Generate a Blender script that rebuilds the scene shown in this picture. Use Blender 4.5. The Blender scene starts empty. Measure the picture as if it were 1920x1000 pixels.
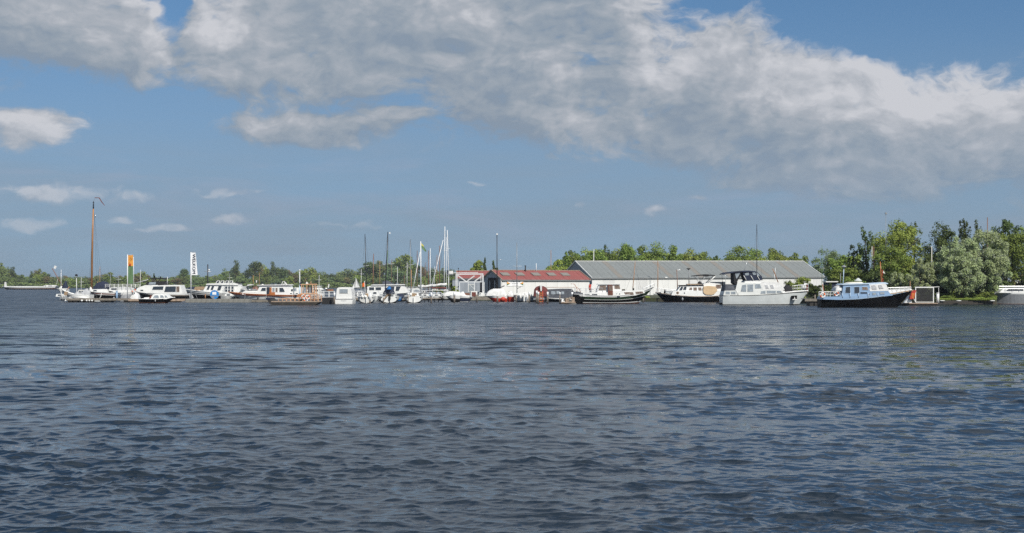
import bpy, bmesh, math, random
import numpy as np
from mathutils import Vector, Matrix

# ------------------------------------------------------------------ camera
F = 2640.0          # focal length in photo pixels (1920 wide)
CAMZ = 2.5          # eye height above the water
HOR = 534.0         # photo row of the horizon
scn = bpy.context.scene
C = scn.collection
cam_d = bpy.data.cameras.new('camera'); cam = bpy.data.objects.new('camera', cam_d); C.objects.link(cam)
cam.location = (0, 0, CAMZ); cam.rotation_euler = (math.radians(90), 0, 0)
cam_d.sensor_width = 36.0; cam_d.lens = 36.0 * F / 1920.0
cam_d.shift_y = (HOR - 500.0) / 1920.0
cam_d.clip_start = 0.1; cam_d.clip_end = 20000
scn.camera = cam

# ------------------------------------------------------------------ sky, sun, exposure
SUN_EL = math.radians(42); SUN_AZ = math.radians(148)      # azimuth clockwise from +Y (view direction): sun behind right shoulder
scn.view_settings.view_transform = 'Standard'; scn.view_settings.look = 'None'
scn.view_settings.exposure = 0.0; scn.view_settings.gamma = 1.0
scn.view_settings.use_curve_mapping = False
scn.cycles.use_denoising = False
scn.cycles.max_bounces = 6; scn.cycles.diffuse_bounces = 2; scn.cycles.glossy_bounces = 3
scn.cycles.transmission_bounces = 4; scn.cycles.transparent_max_bounces = 8
scn.cycles.sample_clamp_indirect = 2.5
sun_d = bpy.data.lights.new('sun', 'SUN'); sun = bpy.data.objects.new('sun', sun_d); C.objects.link(sun)
sun_d.energy = 4.9; sun_d.angle = math.radians(0.53); sun_d.color = (1.0, 0.955, 0.88)
sdir = Vector((math.sin(SUN_AZ) * math.cos(SUN_EL), math.cos(SUN_AZ) * math.cos(SUN_EL), math.sin(SUN_EL)))
sun.rotation_euler = sdir.to_track_quat('Z', 'Y').to_euler(); sun.location = sdir * 500

world = bpy.data.worlds.new('World'); scn.world = world; world.use_nodes = True
SKY_STRENGTH = 0.085

class NT:
    """small helper to write node trees as expressions"""
    def __init__(s, tree): s.t = tree; s.n = tree.nodes; s.l = tree.links
    def put(s, sock, v):
        if isinstance(v, bpy.types.NodeSocket): s.l.new(v, sock)
        elif v is not None: sock.default_value = v
    def node(s, typ, ins=None, **props):
        n = s.n.new(typ)
        for k, v in props.items(): setattr(n, k, v)
        for k, v in (ins or {}).items(): s.put(n.inputs[k], v)
        return n
    def m(s, op, a, b=None, c=None, clamp=False):
        n = s.n.new('ShaderNodeMath'); n.operation = op; n.use_clamp = clamp
        s.put(n.inputs[0], a)
        if b is not None: s.put(n.inputs[1], b)
        if c is not None: s.put(n.inputs[2], c)
        return n.outputs[0]
    def vm(s, op, a, b=None, out=0):
        n = s.n.new('ShaderNodeVectorMath'); n.operation = op
        s.put(n.inputs[0], a)
        if b is not None: s.put(n.inputs[1], b)
        return n.outputs[out]
    def mix(s, f, a, b, blend='MIX'):
        n = s.n.new('ShaderNodeMix'); n.data_type = 'RGBA'; n.blend_type = blend
        s.put(n.inputs[0], f); s.put(n.inputs[6], a); s.put(n.inputs[7], b)
        return n.outputs[2]
    def smooth(s, v, a, b, lo=0.0, hi=1.0):
        n = s.n.new('ShaderNodeMapRange'); n.interpolation_type = 'SMOOTHSTEP'
        s.put(n.inputs[0], v); n.inputs[1].default_value = a; n.inputs[2].default_value = b
        n.inputs[3].default_value = lo; n.inputs[4].default_value = hi
        return n.outputs[0]
    def ramp(s, v, stops):
        n = s.n.new('ShaderNodeValToRGB'); s.put(n.inputs[0], v); e = n.color_ramp.elements
        while len(e) < len(stops): e.new(0.5)
        for i, (p, c) in enumerate(stops): e[i].position = p; e[i].color = (*c, 1)
        return n.outputs[0]

def srgb(r, g, b):
    f = lambda c: (c / 255 / 12.92) if c <= 10 else ((c / 255 + 0.055) / 1.055) ** 2.4
    return (f(r), f(g), f(b), 1)

def azel(px, py):
    u = (px - 960) / F; v = (HOR - py) / F
    return math.atan(u), math.atan(v / math.sqrt(1 + u * u))

# cumulus banks: (centre px, py, radius x, radius y) in degrees-like photo measure, converted to azimuth / elevation
BANKS = [(20, 20, 340, 115), (225, 85, 140, 72), (-260, 40, 330, 130),
         (460, 60, 150, 118), (640, 60, 260, 150), (860, 40, 300, 170), (1080, 60, 230, 200), (1150, 0, 160, 120),
         (1130, 185, 260, 100), (1340, 160, 190, 115), (1290, 225, 150, 78), (1560, 215, 260, 112), (1800, 235, 260, 118), (1700, 320, 300, 55),
         (2100, 260, 330, 130), (650, -200, 700, 160), (-500, -150, 500, 150),
         (600, 237, 165, 36), (755, 216, 80, 20),
         (48, 246, 92, 36)]
HOLES = [(314, 12, 40, 60), (862, 82, 46, 13), (1730, 40, 330, 85)]
WISPS = [(95, 358, 125, 17), (245, 374, 75, 12), (432, 413, 54, 15), (425, 362, 95, 10), (610, 424, 100, 12),
         (1220, 387, 24, 11), (1096, 383, 26, 8), (900, 339, 30, 8), (1042, 295, 34, 12), (1015, 258, 30, 9), (948, 262, 20, 8),
         (60, 412, 60, 14), (215, 410, 32, 9), (1310, 365, 26, 8), (1460, 345, 60, 12), (1810, 345, 140, 16), (1690, 350, 60, 10), (300, 430, 60, 9), (850, 222, 20, 5)]

g = NT(world.node_tree); world.node_tree.nodes.clear()
# node group: coverage of the banks (ellipses) for a given azimuth/elevation, shifted copies give self-shading
def cloud_group(fine):
  gt = bpy.data.node_groups.new('cloud_density', 'ShaderNodeTree')
  gt.interface.new_socket('Vector', in_out='INPUT', socket_type='NodeSocketVector')
  gt.interface.new_socket('Density', in_out='OUTPUT', socket_type='NodeSocketFloat')
  q = NT(gt); gi = q.n.new('NodeGroupInput'); go = q.n.new('NodeGroupOutput')
  dirv = q.vm('NORMALIZE', gi.outputs[0])
  sep = q.node('ShaderNodeSeparateXYZ', {0: dirv})
  az = q.m('ARCTAN2', sep.outputs[0], sep.outputs[1])
  el = q.m('ARCSINE', sep.outputs[2])
  stretch = q.vm('MULTIPLY', dirv, (1, 1, 1.7))
  warp = q.node('ShaderNodeTexNoise', {'Vector': stretch, 'Scale': 9.0, 'Detail': 4.0 if fine else 3.0, 'Roughness': 0.62})
  wv = q.vm('SCALE', q.vm('SUBTRACT', warp.outputs['Color'], (0.5, 0.5, 0.5))); wv.node.inputs['Scale'].default_value = 0.085
  pos = q.vm('ADD', stretch, wv)
  ws = q.node('ShaderNodeSeparateXYZ', {0: wv})
  az = q.m('ADD', az, q.m('MULTIPLY', ws.outputs[0], 0.75)); el = q.m('ADD', el, q.m('MULTIPLY', ws.outputs[2], 0.42))
  def blob(px, py, rx, ry):
      a0, e0 = azel(px, py)
      da = q.m('MULTIPLY', q.m('SUBTRACT', az, a0), F / rx)
      de = q.m('MULTIPLY', q.m('SUBTRACT', el, e0), F / ry)
      return q.m('SUBTRACT', 1.0, q.m('ADD', q.m('MULTIPLY', da, da), q.m('MULTIPLY', de, de)))
  cov = None
  for b in BANKS:
      v = blob(*b); cov = v if cov is None else q.m('SMOOTH_MAX', cov, v, 0.35)
  for b in HOLES:
      cov = q.m('SUBTRACT', cov, q.m('MULTIPLY', q.m('MAXIMUM', blob(*b), 0.0), 1.15))
  wis = None
  for b in WISPS:
      v = blob(*b); wis = v if wis is None else q.m('MAXIMUM', wis, v)
  # the rest of the sky (behind and above the camera) goes on with scattered cumulus
  side = q.smooth(q.m('ABSOLUTE', az), 0.50, 0.70)
  high = q.smooth(el, 0.30, 0.42)
  away = q.m('MAXIMUM', side, high)
  lo_ = q.node('ShaderNodeTexNoise', {'Vector': stretch, 'Scale': 2.3, 'Detail': 1.0})
  gen = q.m('MULTIPLY_ADD', lo_.outputs['Fac'], 5.0, -2.55)
  cov = q.m('ADD', q.m('MULTIPLY', q.m('MAXIMUM', cov, -2.0), q.m('SUBTRACT', 1.0, away)), q.m('MULTIPLY', gen, away))
  cov = q.m('MINIMUM', cov, 0.8)
  big = q.node('ShaderNodeTexNoise', {'Vector': pos, 'Scale': 11.0, 'Detail': 9.0 if fine else 4.0, 'Roughness': 0.60})
  bil = q.node('ShaderNodeTexNoise', {'Vector': pos, 'Scale': 28.0, 'Detail': 5.0 if fine else 3.0, 'Roughness': 0.58})
  puff = q.m('SUBTRACT', 1.0, q.m('MULTIPLY', q.m('ABSOLUTE', q.m('SUBTRACT', bil.outputs['Fac'], 0.5)), 6.0))
  nz = q.m('ADD', q.m('MULTIPLY', q.m('SUBTRACT', big.outputs['Fac'], 0.5), 3.9), q.m('MULTIPLY', q.m('SUBTRACT', puff, 0.55), 0.62))
  d1 = q.m('ADD', q.m('MULTIPLY_ADD', cov, 1.2, 0.28), nz)
  d2 = q.m('ADD', q.m('MULTIPLY_ADD', q.m('MAXIMUM', wis, -2.0), 0.9, -0.5), nz)
  dens = q.m('MAXIMUM', d1, d2)
  q.l.new(dens, go.inputs[0])
  return gt
GT_FINE = cloud_group(True); GT_SOFT = cloud_group(False)

tc = g.node('ShaderNodeTexCoord').outputs['Generated']
def dens_at(off, gt=None):
    v = g.vm('ADD', tc, off) if off else tc
    n = g.n.new('ShaderNodeGroup'); n.node_tree = gt or GT_SOFT; g.l.new(v, n.inputs[0]); return n.outputs[0]
D0 = dens_at(None, GT_FINE)
D1 = dens_at((0.008, 0.0, 0.009))     # a little towards the sun
D2 = dens_at((0.015, 0.0, 0.040))     # further towards the sun: thick cloud there = belly in shade
alpha = g.smooth(D0, -0.25, 0.95)
relief = g.m('SUBTRACT', D0, D1)
belly = g.smooth(D2, -0.1, 1.6)
lit = g.m('ADD', g.m('MULTIPLY_ADD', relief, 0.33, 0.57), g.m('MULTIPLY', belly, -0.42), clamp=False)
patch = g.node('ShaderNodeTexNoise', {'Vector': g.vm('MULTIPLY', tc, (1, 1, 2.0)), 'Scale': 10.0, 'Detail': 5.0, 'Roughness': 0.5, 'Distortion': 0.5})
lit = g.m('ADD', lit, g.m('MULTIPLY', g.m('SUBTRACT', patch.outputs['Fac'], 0.48), 1.5))
lit = g.m('ADD', lit, g.m('MULTIPLY', g.smooth(D0, 0.2, 1.2), 0.10), clamp=True)
ccol = g.ramp(lit, [(0.0, srgb(136, 151, 168)[:3]), (0.3, srgb(152, 163, 175)[:3]), (0.62, srgb(172, 178, 187)[:3]), (1.0, srgb(203, 205, 211)[:3])])
sp = g.node('ShaderNodeSeparateXYZ', {0: tc})
elev = g.m('ARCSINE', sp.outputs[2])
sky = g.node('ShaderNodeTexSky', {0: g.vm('NORMALIZE', g.vm('ADD', tc, (0, 0, 0.10)))}, sky_type='NISHITA')
sky.sun_disc = False; sky.sun_elevation = SUN_EL; sky.sun_rotation = SUN_AZ
sky.altitude = 0; sky.air_density = 1.0; sky.dust_density = 0.6; sky.ozone_density = 3.0
skyc = g.vm('SCALE', sky.outputs[0]); skyc.node.inputs['Scale'].default_value = SKY_STRENGTH
skyc = g.vm('MULTIPLY', skyc, (0.80, 1.02, 1.12))
# thin humid veil low over the horizon, streaky
veiln = g.node('ShaderNodeTexNoise', {'Vector': g.vm('MULTIPLY', tc, (1, 1, 7)), 'Scale': 4.0, 'Detail': 5.0, 'Roughness': 0.6})
veil = g.m('MULTIPLY', g.smooth(elev, 0.03, 0.20, 1.0, 0.0), g.smooth(veiln.outputs['Fac'], 0.3, 0.7, 0.7, 1.0))
skyc = g.mix(g.m('MULTIPLY', veil, 0.95), skyc, srgb(138, 157, 175))
vs_ = g.node('ShaderNodeTexNoise', {'Vector': g.vm('ADD', g.vm('MULTIPLY', tc, (1, 1, 5)), (3, 1, 2)), 'Scale': 7.0, 'Detail': 6.0, 'Roughness': 0.6, 'Distortion': 0.6})
vband = g.m('MULTIPLY', g.smooth(elev, 0.01, 0.05), g.smooth(elev, 0.07, 0.12, 1.0, 0.0))
skyc = g.mix(g.m('MULTIPLY', g.m('MULTIPLY', g.smooth(vs_.outputs['Fac'], 0.45, 0.7), vband), 0.4), skyc, srgb(156, 167, 187))
# far clouds sink into the same humid air
far = g.smooth(elev, 0.02, 0.12, 0.4, 1.0)
alpha = g.m('MULTIPLY', alpha, far)
fin = g.mix(alpha, skyc, ccol)
bg = g.node('ShaderNodeBackground', {'Color': fin, 'Strength': 1.0})
out = g.node('ShaderNodeOutputWorld'); g.l.new(bg.outputs[0], out.inputs[0])
world.cycles.sampling_method = 'MANUAL'; world.cycles.sample_map_resolution = 512

# ------------------------------------------------------------------ materials
MATS = {}
def mat(name, col, rough=0.5, metal=0.0, var=0.0, scale=3.0, bump=0.0, spec=0.5, col2=None, streak=False, bscale=None, trans=0.0, alpha=None):
    if name in MATS: return MATS[name]
    m = bpy.data.materials.new(name); m.use_nodes = True; m.node_tree.nodes.clear(); w = NT(m.node_tree)
    o = w.node('ShaderNodeOutputMaterial'); p = w.node('ShaderNodeBsdfPrincipled', {'Roughness': rough, 'Metallic': metal})
    p.inputs['Specular IOR Level'].default_value = spec
    co = w.node('ShaderNodeTexCoord').outputs['Object']
    if streak: co = w.vm('MULTIPLY', co, (1, 1, 0.15))
    c = (*col[:3], 1)
    if var or col2:
        n = w.node('ShaderNodeTexNoise', {'Vector': co, 'Scale': scale, 'Detail': 5.0, 'Roughness': 0.65}).outputs['Fac']
        c2 = (*col2[:3], 1) if col2 else tuple(x * (1 - var) for x in c[:3]) + (1,)
        f = w.smooth(n, 0.35, 0.68)
        cc = w.mix(f, c, c2); w.l.new(cc, p.inputs['Base Color'])
        w.l.new(w.m('MULTIPLY_ADD', n, 0.3, rough - 0.15, clamp=True), p.inputs['Roughness'])
    else: p.inputs['Base Color'].default_value = c
    if bump:
        n2 = w.node('ShaderNodeTexNoise', {'Vector': co, 'Scale': bscale or scale * 4, 'Detail': 4.0}).outputs['Fac']
        b = w.node('ShaderNodeBump', {'Height': n2, 'Strength': bump, 'Distance': 0.05}); w.l.new(b.outputs[0], p.inputs['Normal'])
    if trans: p.inputs['Transmission Weight'].default_value = trans
    if alpha is not None: p.inputs['Alpha'].default_value = alpha
    w.l.new(p.outputs[0], o.inputs[0]); MATS[name] = m
    return m

def link(o): C.objects.link(o); return o
def mesh_obj(name, verts, faces, mats, parent=None, smooth=False, midx=None):
    me = bpy.data.meshes.new(name); me.from_pydata([tuple(v) for v in verts], [], faces); me.validate()
    for m in (mats if isinstance(mats, (list, tuple)) else [mats]): me.materials.append(m)
    if midx is not None and len(midx) == len(me.polygons): me.polygons.foreach_set('material_index', midx)
    if smooth: me.polygons.foreach_set('use_smooth', [True] * len(me.polygons))
    o = bpy.data.objects.new(name, me); link(o)
    if parent: o.parent = parent
    return o
def tag(o, label=None, cat=None, group=None, kind=None):
    if label: o['label'] = label
    if cat: o['category'] = cat
    if group: o['group'] = group
    if kind: o['kind'] = kind
    return o

# ------------------------------------------------------------------ water
def build_water():
    rng = np.random.RandomState(7)
    # ring distances: about two rings for every photo row near the camera, then coarser
    py = np.concatenate([np.linspace(1900, 1030, 70, endpoint=False), np.linspace(1030, 556, 820)])
    D = CAMZ * F / (py - HOR)
    D = np.concatenate([[0.3, 1.5], D, [330, 400, 500, 640, 900, 1400, 2400, 4200, 7000]])
    fine = np.radians(np.linspace(-24, 24, 860))
    coarse = np.radians(np.linspace(24, 336, 92))[1:-1]
    A = np.concatenate([fine, coarse])
    nr, nc = len(D), len(A)
    DD, AA = np.meshgrid(D, A, indexing='ij')
    X = DD * np.sin(AA); Y = DD * np.cos(AA)
    Z = np.zeros_like(X); HX = np.zeros_like(X); HY = np.zeros_like(X)
    dD = np.gradient(D)[:, None]; dA = np.where(np.abs((AA + np.pi) % (2*np.pi) - np.pi) < 0.43, (fine[1] - fine[0]) * DD, 0.06 * DD)
    spacing = np.maximum(dD, dA)
    nw = 190
    lam = 0.12 * (1.6 / 0.12) ** rng.rand(nw)
    main = math.radians(-97)                       # crests run nearly across the view, tilted a little down to the right
    th = main + rng.randn(nw) * math.radians(46) * (1.15 - 0.35 * np.log(lam / 0.13) / np.log(20))
    k = 2 * np.pi / lam
    slope = 0.019 * (0.55 + 0.45 * rng.rand(nw)) * np.where(lam > 0.9, 0.7, 1.0)
    slope = np.where(lam < 0.4, slope * 1.0, slope)
    ph = rng.rand(nw) * 2 * np.pi
    # slowly varying gustiness
    gust = 1.0 + 0.0 * X
    for i in range(9):
        l = 5 + 16 * rng.rand(); t = main + rng.randn() * 0.9
        gust += 0.15 * np.sin(2 * np.pi / l * (X * np.cos(t) * 0.7 + Y * np.sin(t)) + rng.rand() * 6.28)
    gust = np.clip(gust, 0.45, 1.6)
    miss = np.zeros_like(X)
    for i in range(nw):
        kx, ky = k[i] * math.cos(th[i]), k[i] * math.sin(th[i])
        W = np.clip((lam[i] / spacing - 2.2) / 2.0, 0, 1)
        if W.max() <= 0: continue
        p = kx * X + ky * Y + ph[i]
        a = slope[i] / k[i] * W * gust
        Z += a * np.cos(p)
        ch = 1.9
        HX -= ch * a * math.cos(th[i]) * np.sin(p); HY -= ch * a * math.sin(th[i]) * np.sin(p)
    # keep it calm right beside the far boats' waterlines
    X2 = X + HX; Y2 = Y + HY
    Z *= np.clip((DD + 6.0) / 10.0, 0, 1)
    co = np.stack([X2, Y2, Z], -1).reshape(-1, 3)
    i0 = np.arange(nr - 1)[:, None] * nc; j = np.arange(nc)[None, :]; j1 = (j + 1) % nc
    f = np.stack([i0 + j, i0 + nc + j, i0 + nc + j1, i0 + j1], -1).reshape(-1, 4)[:, ::-1]
    me = bpy.data.meshes.new('water')
    me.vertices.add(len(co)); me.vertices.foreach_set('co', co.astype(np.float32).ravel())
    me.loops.add(f.size); me.loops.foreach_set('vertex_index', f.astype(np.int32).ravel())
    me.polygons.add(len(f)); me.polygons.foreach_set('loop_start', np.arange(0, f.size, 4, dtype=np.int32))
    me.polygons.foreach_set('use_smooth', np.ones(len(f), dtype=bool)); me.update(calc_edges=True)
    o = link(bpy.data.objects.new('water', me)); tag(o, kind='structure')
    m = bpy.data.materials.new('lake_water'); m.use_nodes = True; m.node_tree.nodes.clear(); w = NT(m.node_tree)
    outn = w.node('ShaderNodeOutputMaterial')
    geo = w.node('ShaderNodeNewGeometry'); pos = geo.outputs['Position']
    dist = w.vm('LENGTH', w.vm('MULTIPLY', pos, (1, 1, 0)), out=1)
    def ripples(sc, sx, det, ang=0.10):
        mp = w.node('ShaderNodeMapping', {'Vector': pos, 'Rotation': (0, 0, ang), 'Scale': (sx, 1.0, 1.0)})
        return w.node('ShaderNodeTexNoise', {'Vector': mp.outputs[0], 'Scale': sc, 'Detail': det, 'Roughness': 0.55, 'Distortion': 0.3}).outputs['Fac']
    n1 = ripples(9.0, 0.42, 3.0); n2 = ripples(2.2, 0.40, 3.0, 0.16); n3 = ripples(0.8, 0.45, 2.0, 0.05)
    f2 = w.smooth(dist, 14.0, 60.0, 0.15, 1.0); f3 = w.smooth(dist, 40.0, 160.0, 0.0, 1.0)
    h = w.m('ADD', w.m('MULTIPLY', n1, 0.007), w.m('MULTIPLY', n2, 0.012))
    b0 = w.node('ShaderNodeBump', {'Height': h, 'Strength': 1.0, 'Distance': 1.0})
    # beyond the meshed waves the chop is given as slopes (finer than a ring of the mesh)
    def slopes(sc, sx, rot=0.1):
        mp = w.node('ShaderNodeMapping', {'Vector': pos, 'Rotation': (0, 0, rot), 'Scale': (sx, 1.0, 1.0)})
        return w.vm('SUBTRACT', w.node('ShaderNodeTexNoise', {'Vector': mp.outputs[0], 'Scale': sc, 'Detail': 3.0, 'Roughness': 0.6}).outputs['Color'], (0.5, 0.5, 0.5))
    sv = w.vm('ADD', slopes(1.7, 0.5), w.vm('MULTIPLY', slopes(0.45, 0.4, 0.15), (0.8, 0.8, 0)))
    gust = w.node('ShaderNodeTexNoise', {'Vector': w.vm('MULTIPLY', pos, (0.75, 1, 1)), 'Scale': 0.13, 'Detail': 5.0, 'Roughness': 0.7}).outputs['Fac']
    amp = w.m('MULTIPLY', w.smooth(dist, 14.0, 75.0, 0.1, 1.25), w.smooth(gust, 0.3, 0.7, 0.65, 1.4))
    mpd = w.node('ShaderNodeMapping', {'Vector': pos, 'Rotation': (0, 0, 0.12), 'Scale': (0.42, 1.0, 1.0)})
    dk = w.node('ShaderNodeTexNoise', {'Vector': mpd.outputs[0], 'Scale': 0.9, 'Detail': 3.0, 'Roughness': 0.65}).outputs['Fac']
    face = w.m('MULTIPLY', w.smooth(dk, 0.57, 0.64), w.m('MULTIPLY', amp, -0.34))
    fvec = w.node('ShaderNodeCombineXYZ', {0: 0.0, 1: face, 2: 0.0}).outputs[0]
    scl = w.n.new('ShaderNodeVectorMath'); scl.operation = 'SCALE'; w.l.new(w.vm('MULTIPLY', sv, (1.5, 1.25, 0)), scl.inputs[0]); w.l.new(amp, scl.inputs['Scale'])
    b = w.node('ShaderNodeVectorMath', {0: w.vm('ADD', w.vm('ADD', b0.outputs[0], scl.outputs[0]), fvec)}, operation='NORMALIZE')
    # peat-brown water with slightly different tone in patches
    pn = w.node('ShaderNodeTexNoise', {'Vector': pos, 'Scale': 0.06, 'Detail': 2.0}).outputs['Fac']
    base = w.mix(pn, (0.012, 0.019, 0.026, 1), (0.010, 0.019, 0.031, 1))
    p = w.node('ShaderNodeBsdfPrincipled', {'Base Color': base, 'Roughness': w.smooth(dist, 25, 150, 0.03, 0.27), 'IOR': 1.333, 'Normal': b.outputs[0]})
    w.l.new(p.outputs[0], outn.inputs[0]); me.materials.append(m)
    return o
build_water()

# ------------------------------------------------------------------ humid air
def build_haze():
    bm = bmesh.new(); bmesh.ops.create_cube(bm, size=1.0); me = bpy.data.meshes.new('haze'); bm.to_mesh(me); bm.free()
    o = link(bpy.data.objects.new('haze', me)); o.scale = (16000, 16000, 32.0); o.location = (0, 0, 32.0 / 2 - 1.6); tag(o, kind='stuff')
    m = bpy.data.materials.new('humid_air'); m.use_nodes = True; m.node_tree.nodes.clear(); w = NT(m.node_tree)
    ou = w.node('ShaderNodeOutputMaterial'); v = w.node('ShaderNodeVolumePrincipled', {'Color': (0.80, 0.88, 1.0, 1), 'Density': 0.00013, 'Anisotropy': 0.3})
    w.l.new(v.outputs[0], ou.inputs['Volume']); me.materials.append(m); return o
HAZE = build_haze()

# ================================================================== builders
def depth(pyw): return CAMZ * F / (pyw - HOR)          # distance of a waterline seen at photo row pyw
def world_at(px, D): return (px - 960) * D / F

class G:
    """mesh collector"""
    def __init__(s): s.v = []; s.f = []; s.m = []
    def add(s, vs, fs, mi=0):
        o = len(s.v); s.v += [tuple(v) for v in vs]; s.f += [tuple(i + o for i in f) for f in fs]; s.m += [mi] * len(fs); return s
    def box(s, x0, x1, y0, y1, z0, z1, mi=0):
        v = [(x0, y0, z0), (x1, y0, z0), (x1, y1, z0), (x0, y1, z0), (x0, y0, z1), (x1, y0, z1), (x1, y1, z1), (x0, y1, z1)]
        return s.add(v, [(0, 3, 2, 1), (4, 5, 6, 7), (0, 1, 5, 4), (1, 2, 6, 5), (2, 3, 7, 6), (3, 0, 4, 7)], mi)
    def prism(s, poly, ynear, yfar, mi=0):
        """poly = (x, z) outline; ynear / yfar numbers or functions of z"""
        fn = ynear if callable(ynear) else (lambda z: ynear); ff = yfar if callable(yfar) else (lambda z: yfar)
        area = sum(poly[i][0] * poly[(i + 1) % len(poly)][1] - poly[(i + 1) % len(poly)][0] * poly[i][1] for i in range(len(poly)))
        if area < 0: poly = poly[::-1]
        n = len(poly)
        v = [(x, fn(z), z) for x, z in poly] + [(x, ff(z), z) for x, z in poly]
        f = [tuple(range(n)), tuple(range(2 * n - 1, n - 1, -1))] + [((i + 1) % n, i, i + n, (i + 1) % n + n) for i in range(n)]
        return s.add(v, f, mi)
    def tube(s, pts, r, n=6, mi=0, r2=None, cap=True):
        pts = [Vector(p) for p in pts]; r2 = r if r2 is None else r2; rings = []
        up = None
        for i, p in enumerate(pts):
            d = (pts[min(i + 1, len(pts) - 1)] - pts[max(i - 1, 0)]).normalized()
            a = d.orthogonal().normalized() if up is None else (up - d * up.dot(d)).normalized()
            up = a; b = d.cross(a); rr = r + (r2 - r) * i / max(1, len(pts) - 1)
            rings.append([p + (a * math.cos(2 * math.pi * k / n) + b * math.sin(2 * math.pi * k / n)) * rr for k in range(n)])
        v = [q for R in rings for q in R]; f = []
        for i in range(len(pts) - 1):
            for k in range(n): f.append((i * n + k, i * n + (k + 1) % n, (i + 1) * n + (k + 1) % n, (i + 1) * n + k))
        if cap: f += [tuple(range(n - 1, -1, -1)), tuple(range((len(pts) - 1) * n, len(pts) * n))]
        return s.add(v, f, mi)
    def ball(s, c, r, mi=0, nu=10, nv=6):
        rx, ry, rz = (r, r, r) if not isinstance(r, (tuple, list)) else r
        v = [(c[0], c[1], c[2] - rz)]; f = []
        for i in range(1, nv):
            t = math.pi * i / nv - math.pi / 2
            for k in range(nu): a = 2 * math.pi * k / nu; v.append((c[0] + rx * math.cos(t) * math.cos(a), c[1] + ry * math.cos(t) * math.sin(a), c[2] + rz * math.sin(t)))
        v.append((c[0], c[1], c[2] + rz)); L = len(v) - 1
        for k in range(nu): f.append((0, 1 + (k + 1) % nu, 1 + k)); f.append((L, 1 + (nv - 2) * nu + k, 1 + (nv - 2) * nu + (k + 1) % nu))
        for i in range(nv - 2):
            for k in range(nu): f.append((1 + i * nu + k, 1 + i * nu + (k + 1) % nu, 1 + (i + 1) * nu + (k + 1) % nu, 1 + (i + 1) * nu + k))
        return s.add(v, f, mi)
    def torus(s, c, R, r, axis='y', n=18, k=6, mi=0, seg2=None):
        for i in range(n):
            pass
        v = []; f = []
        for i in range(n):
            a = 2 * math.pi * i / n
            for j in range(k):
                b = 2 * math.pi * j / k; q = R + r * math.cos(b)
                p = (q * math.cos(a), r * math.sin(b), q * math.sin(a)) if axis == 'y' else (q * math.cos(a), q * math.sin(a), r * math.sin(b))
                v.append((c[0] + p[0], c[1] + p[1], c[2] + p[2]))
        o = len(s.v); s.v += v
        for i in range(n):
            for j in range(k):
                s.f.append(tuple(o + t for t in (i * k + j, ((i + 1) % n) * k + j, ((i + 1) % n) * k + (j + 1) % k, i * k + (j + 1) % k)))
                s.m.append(seg2 if (seg2 is not None and (i // 3) % 3 == 0) else mi)
        return s
    def obj(s, name, mats, parent=None, smooth=False):
        return mesh_obj(name, s.v, s.f, mats, parent, smooth, s.m)

def empty(name, loc, rz=0.0):
    o = link(bpy.data.objects.new(name, None)); o.location = loc; o.rotation_euler = (0, 0, rz); o.empty_display_size = 0.3; return o
def copy_tree(o, parent=None):
    c = o.copy(); C.objects.link(c)
    if parent: c.parent = parent
    for ch in list(o.children): copy_tree(ch, c)
    return c

class Rig:
    """a thing seen in the photo: photo columns/rows turned into metres in its own frame (x along the picture, z up)"""
    def __init__(s, name, px0, D, label, cat, group=None, yaw=0.0, sc=None):
        s.px0 = px0; s.D = D; s.s = D / F if sc is None else sc; s.c = math.cos(yaw)
        s.e = tag(empty(name, (world_at(px0, D), D, 0), yaw), label, cat, group)
    def x(s, px): return (px - s.px0) * s.s / s.c
    def z(s, py): return CAMZ - (py - HOR) * s.s
    def P(s, poly): return [(s.x(a), s.z(b)) for a, b in poly]

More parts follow.
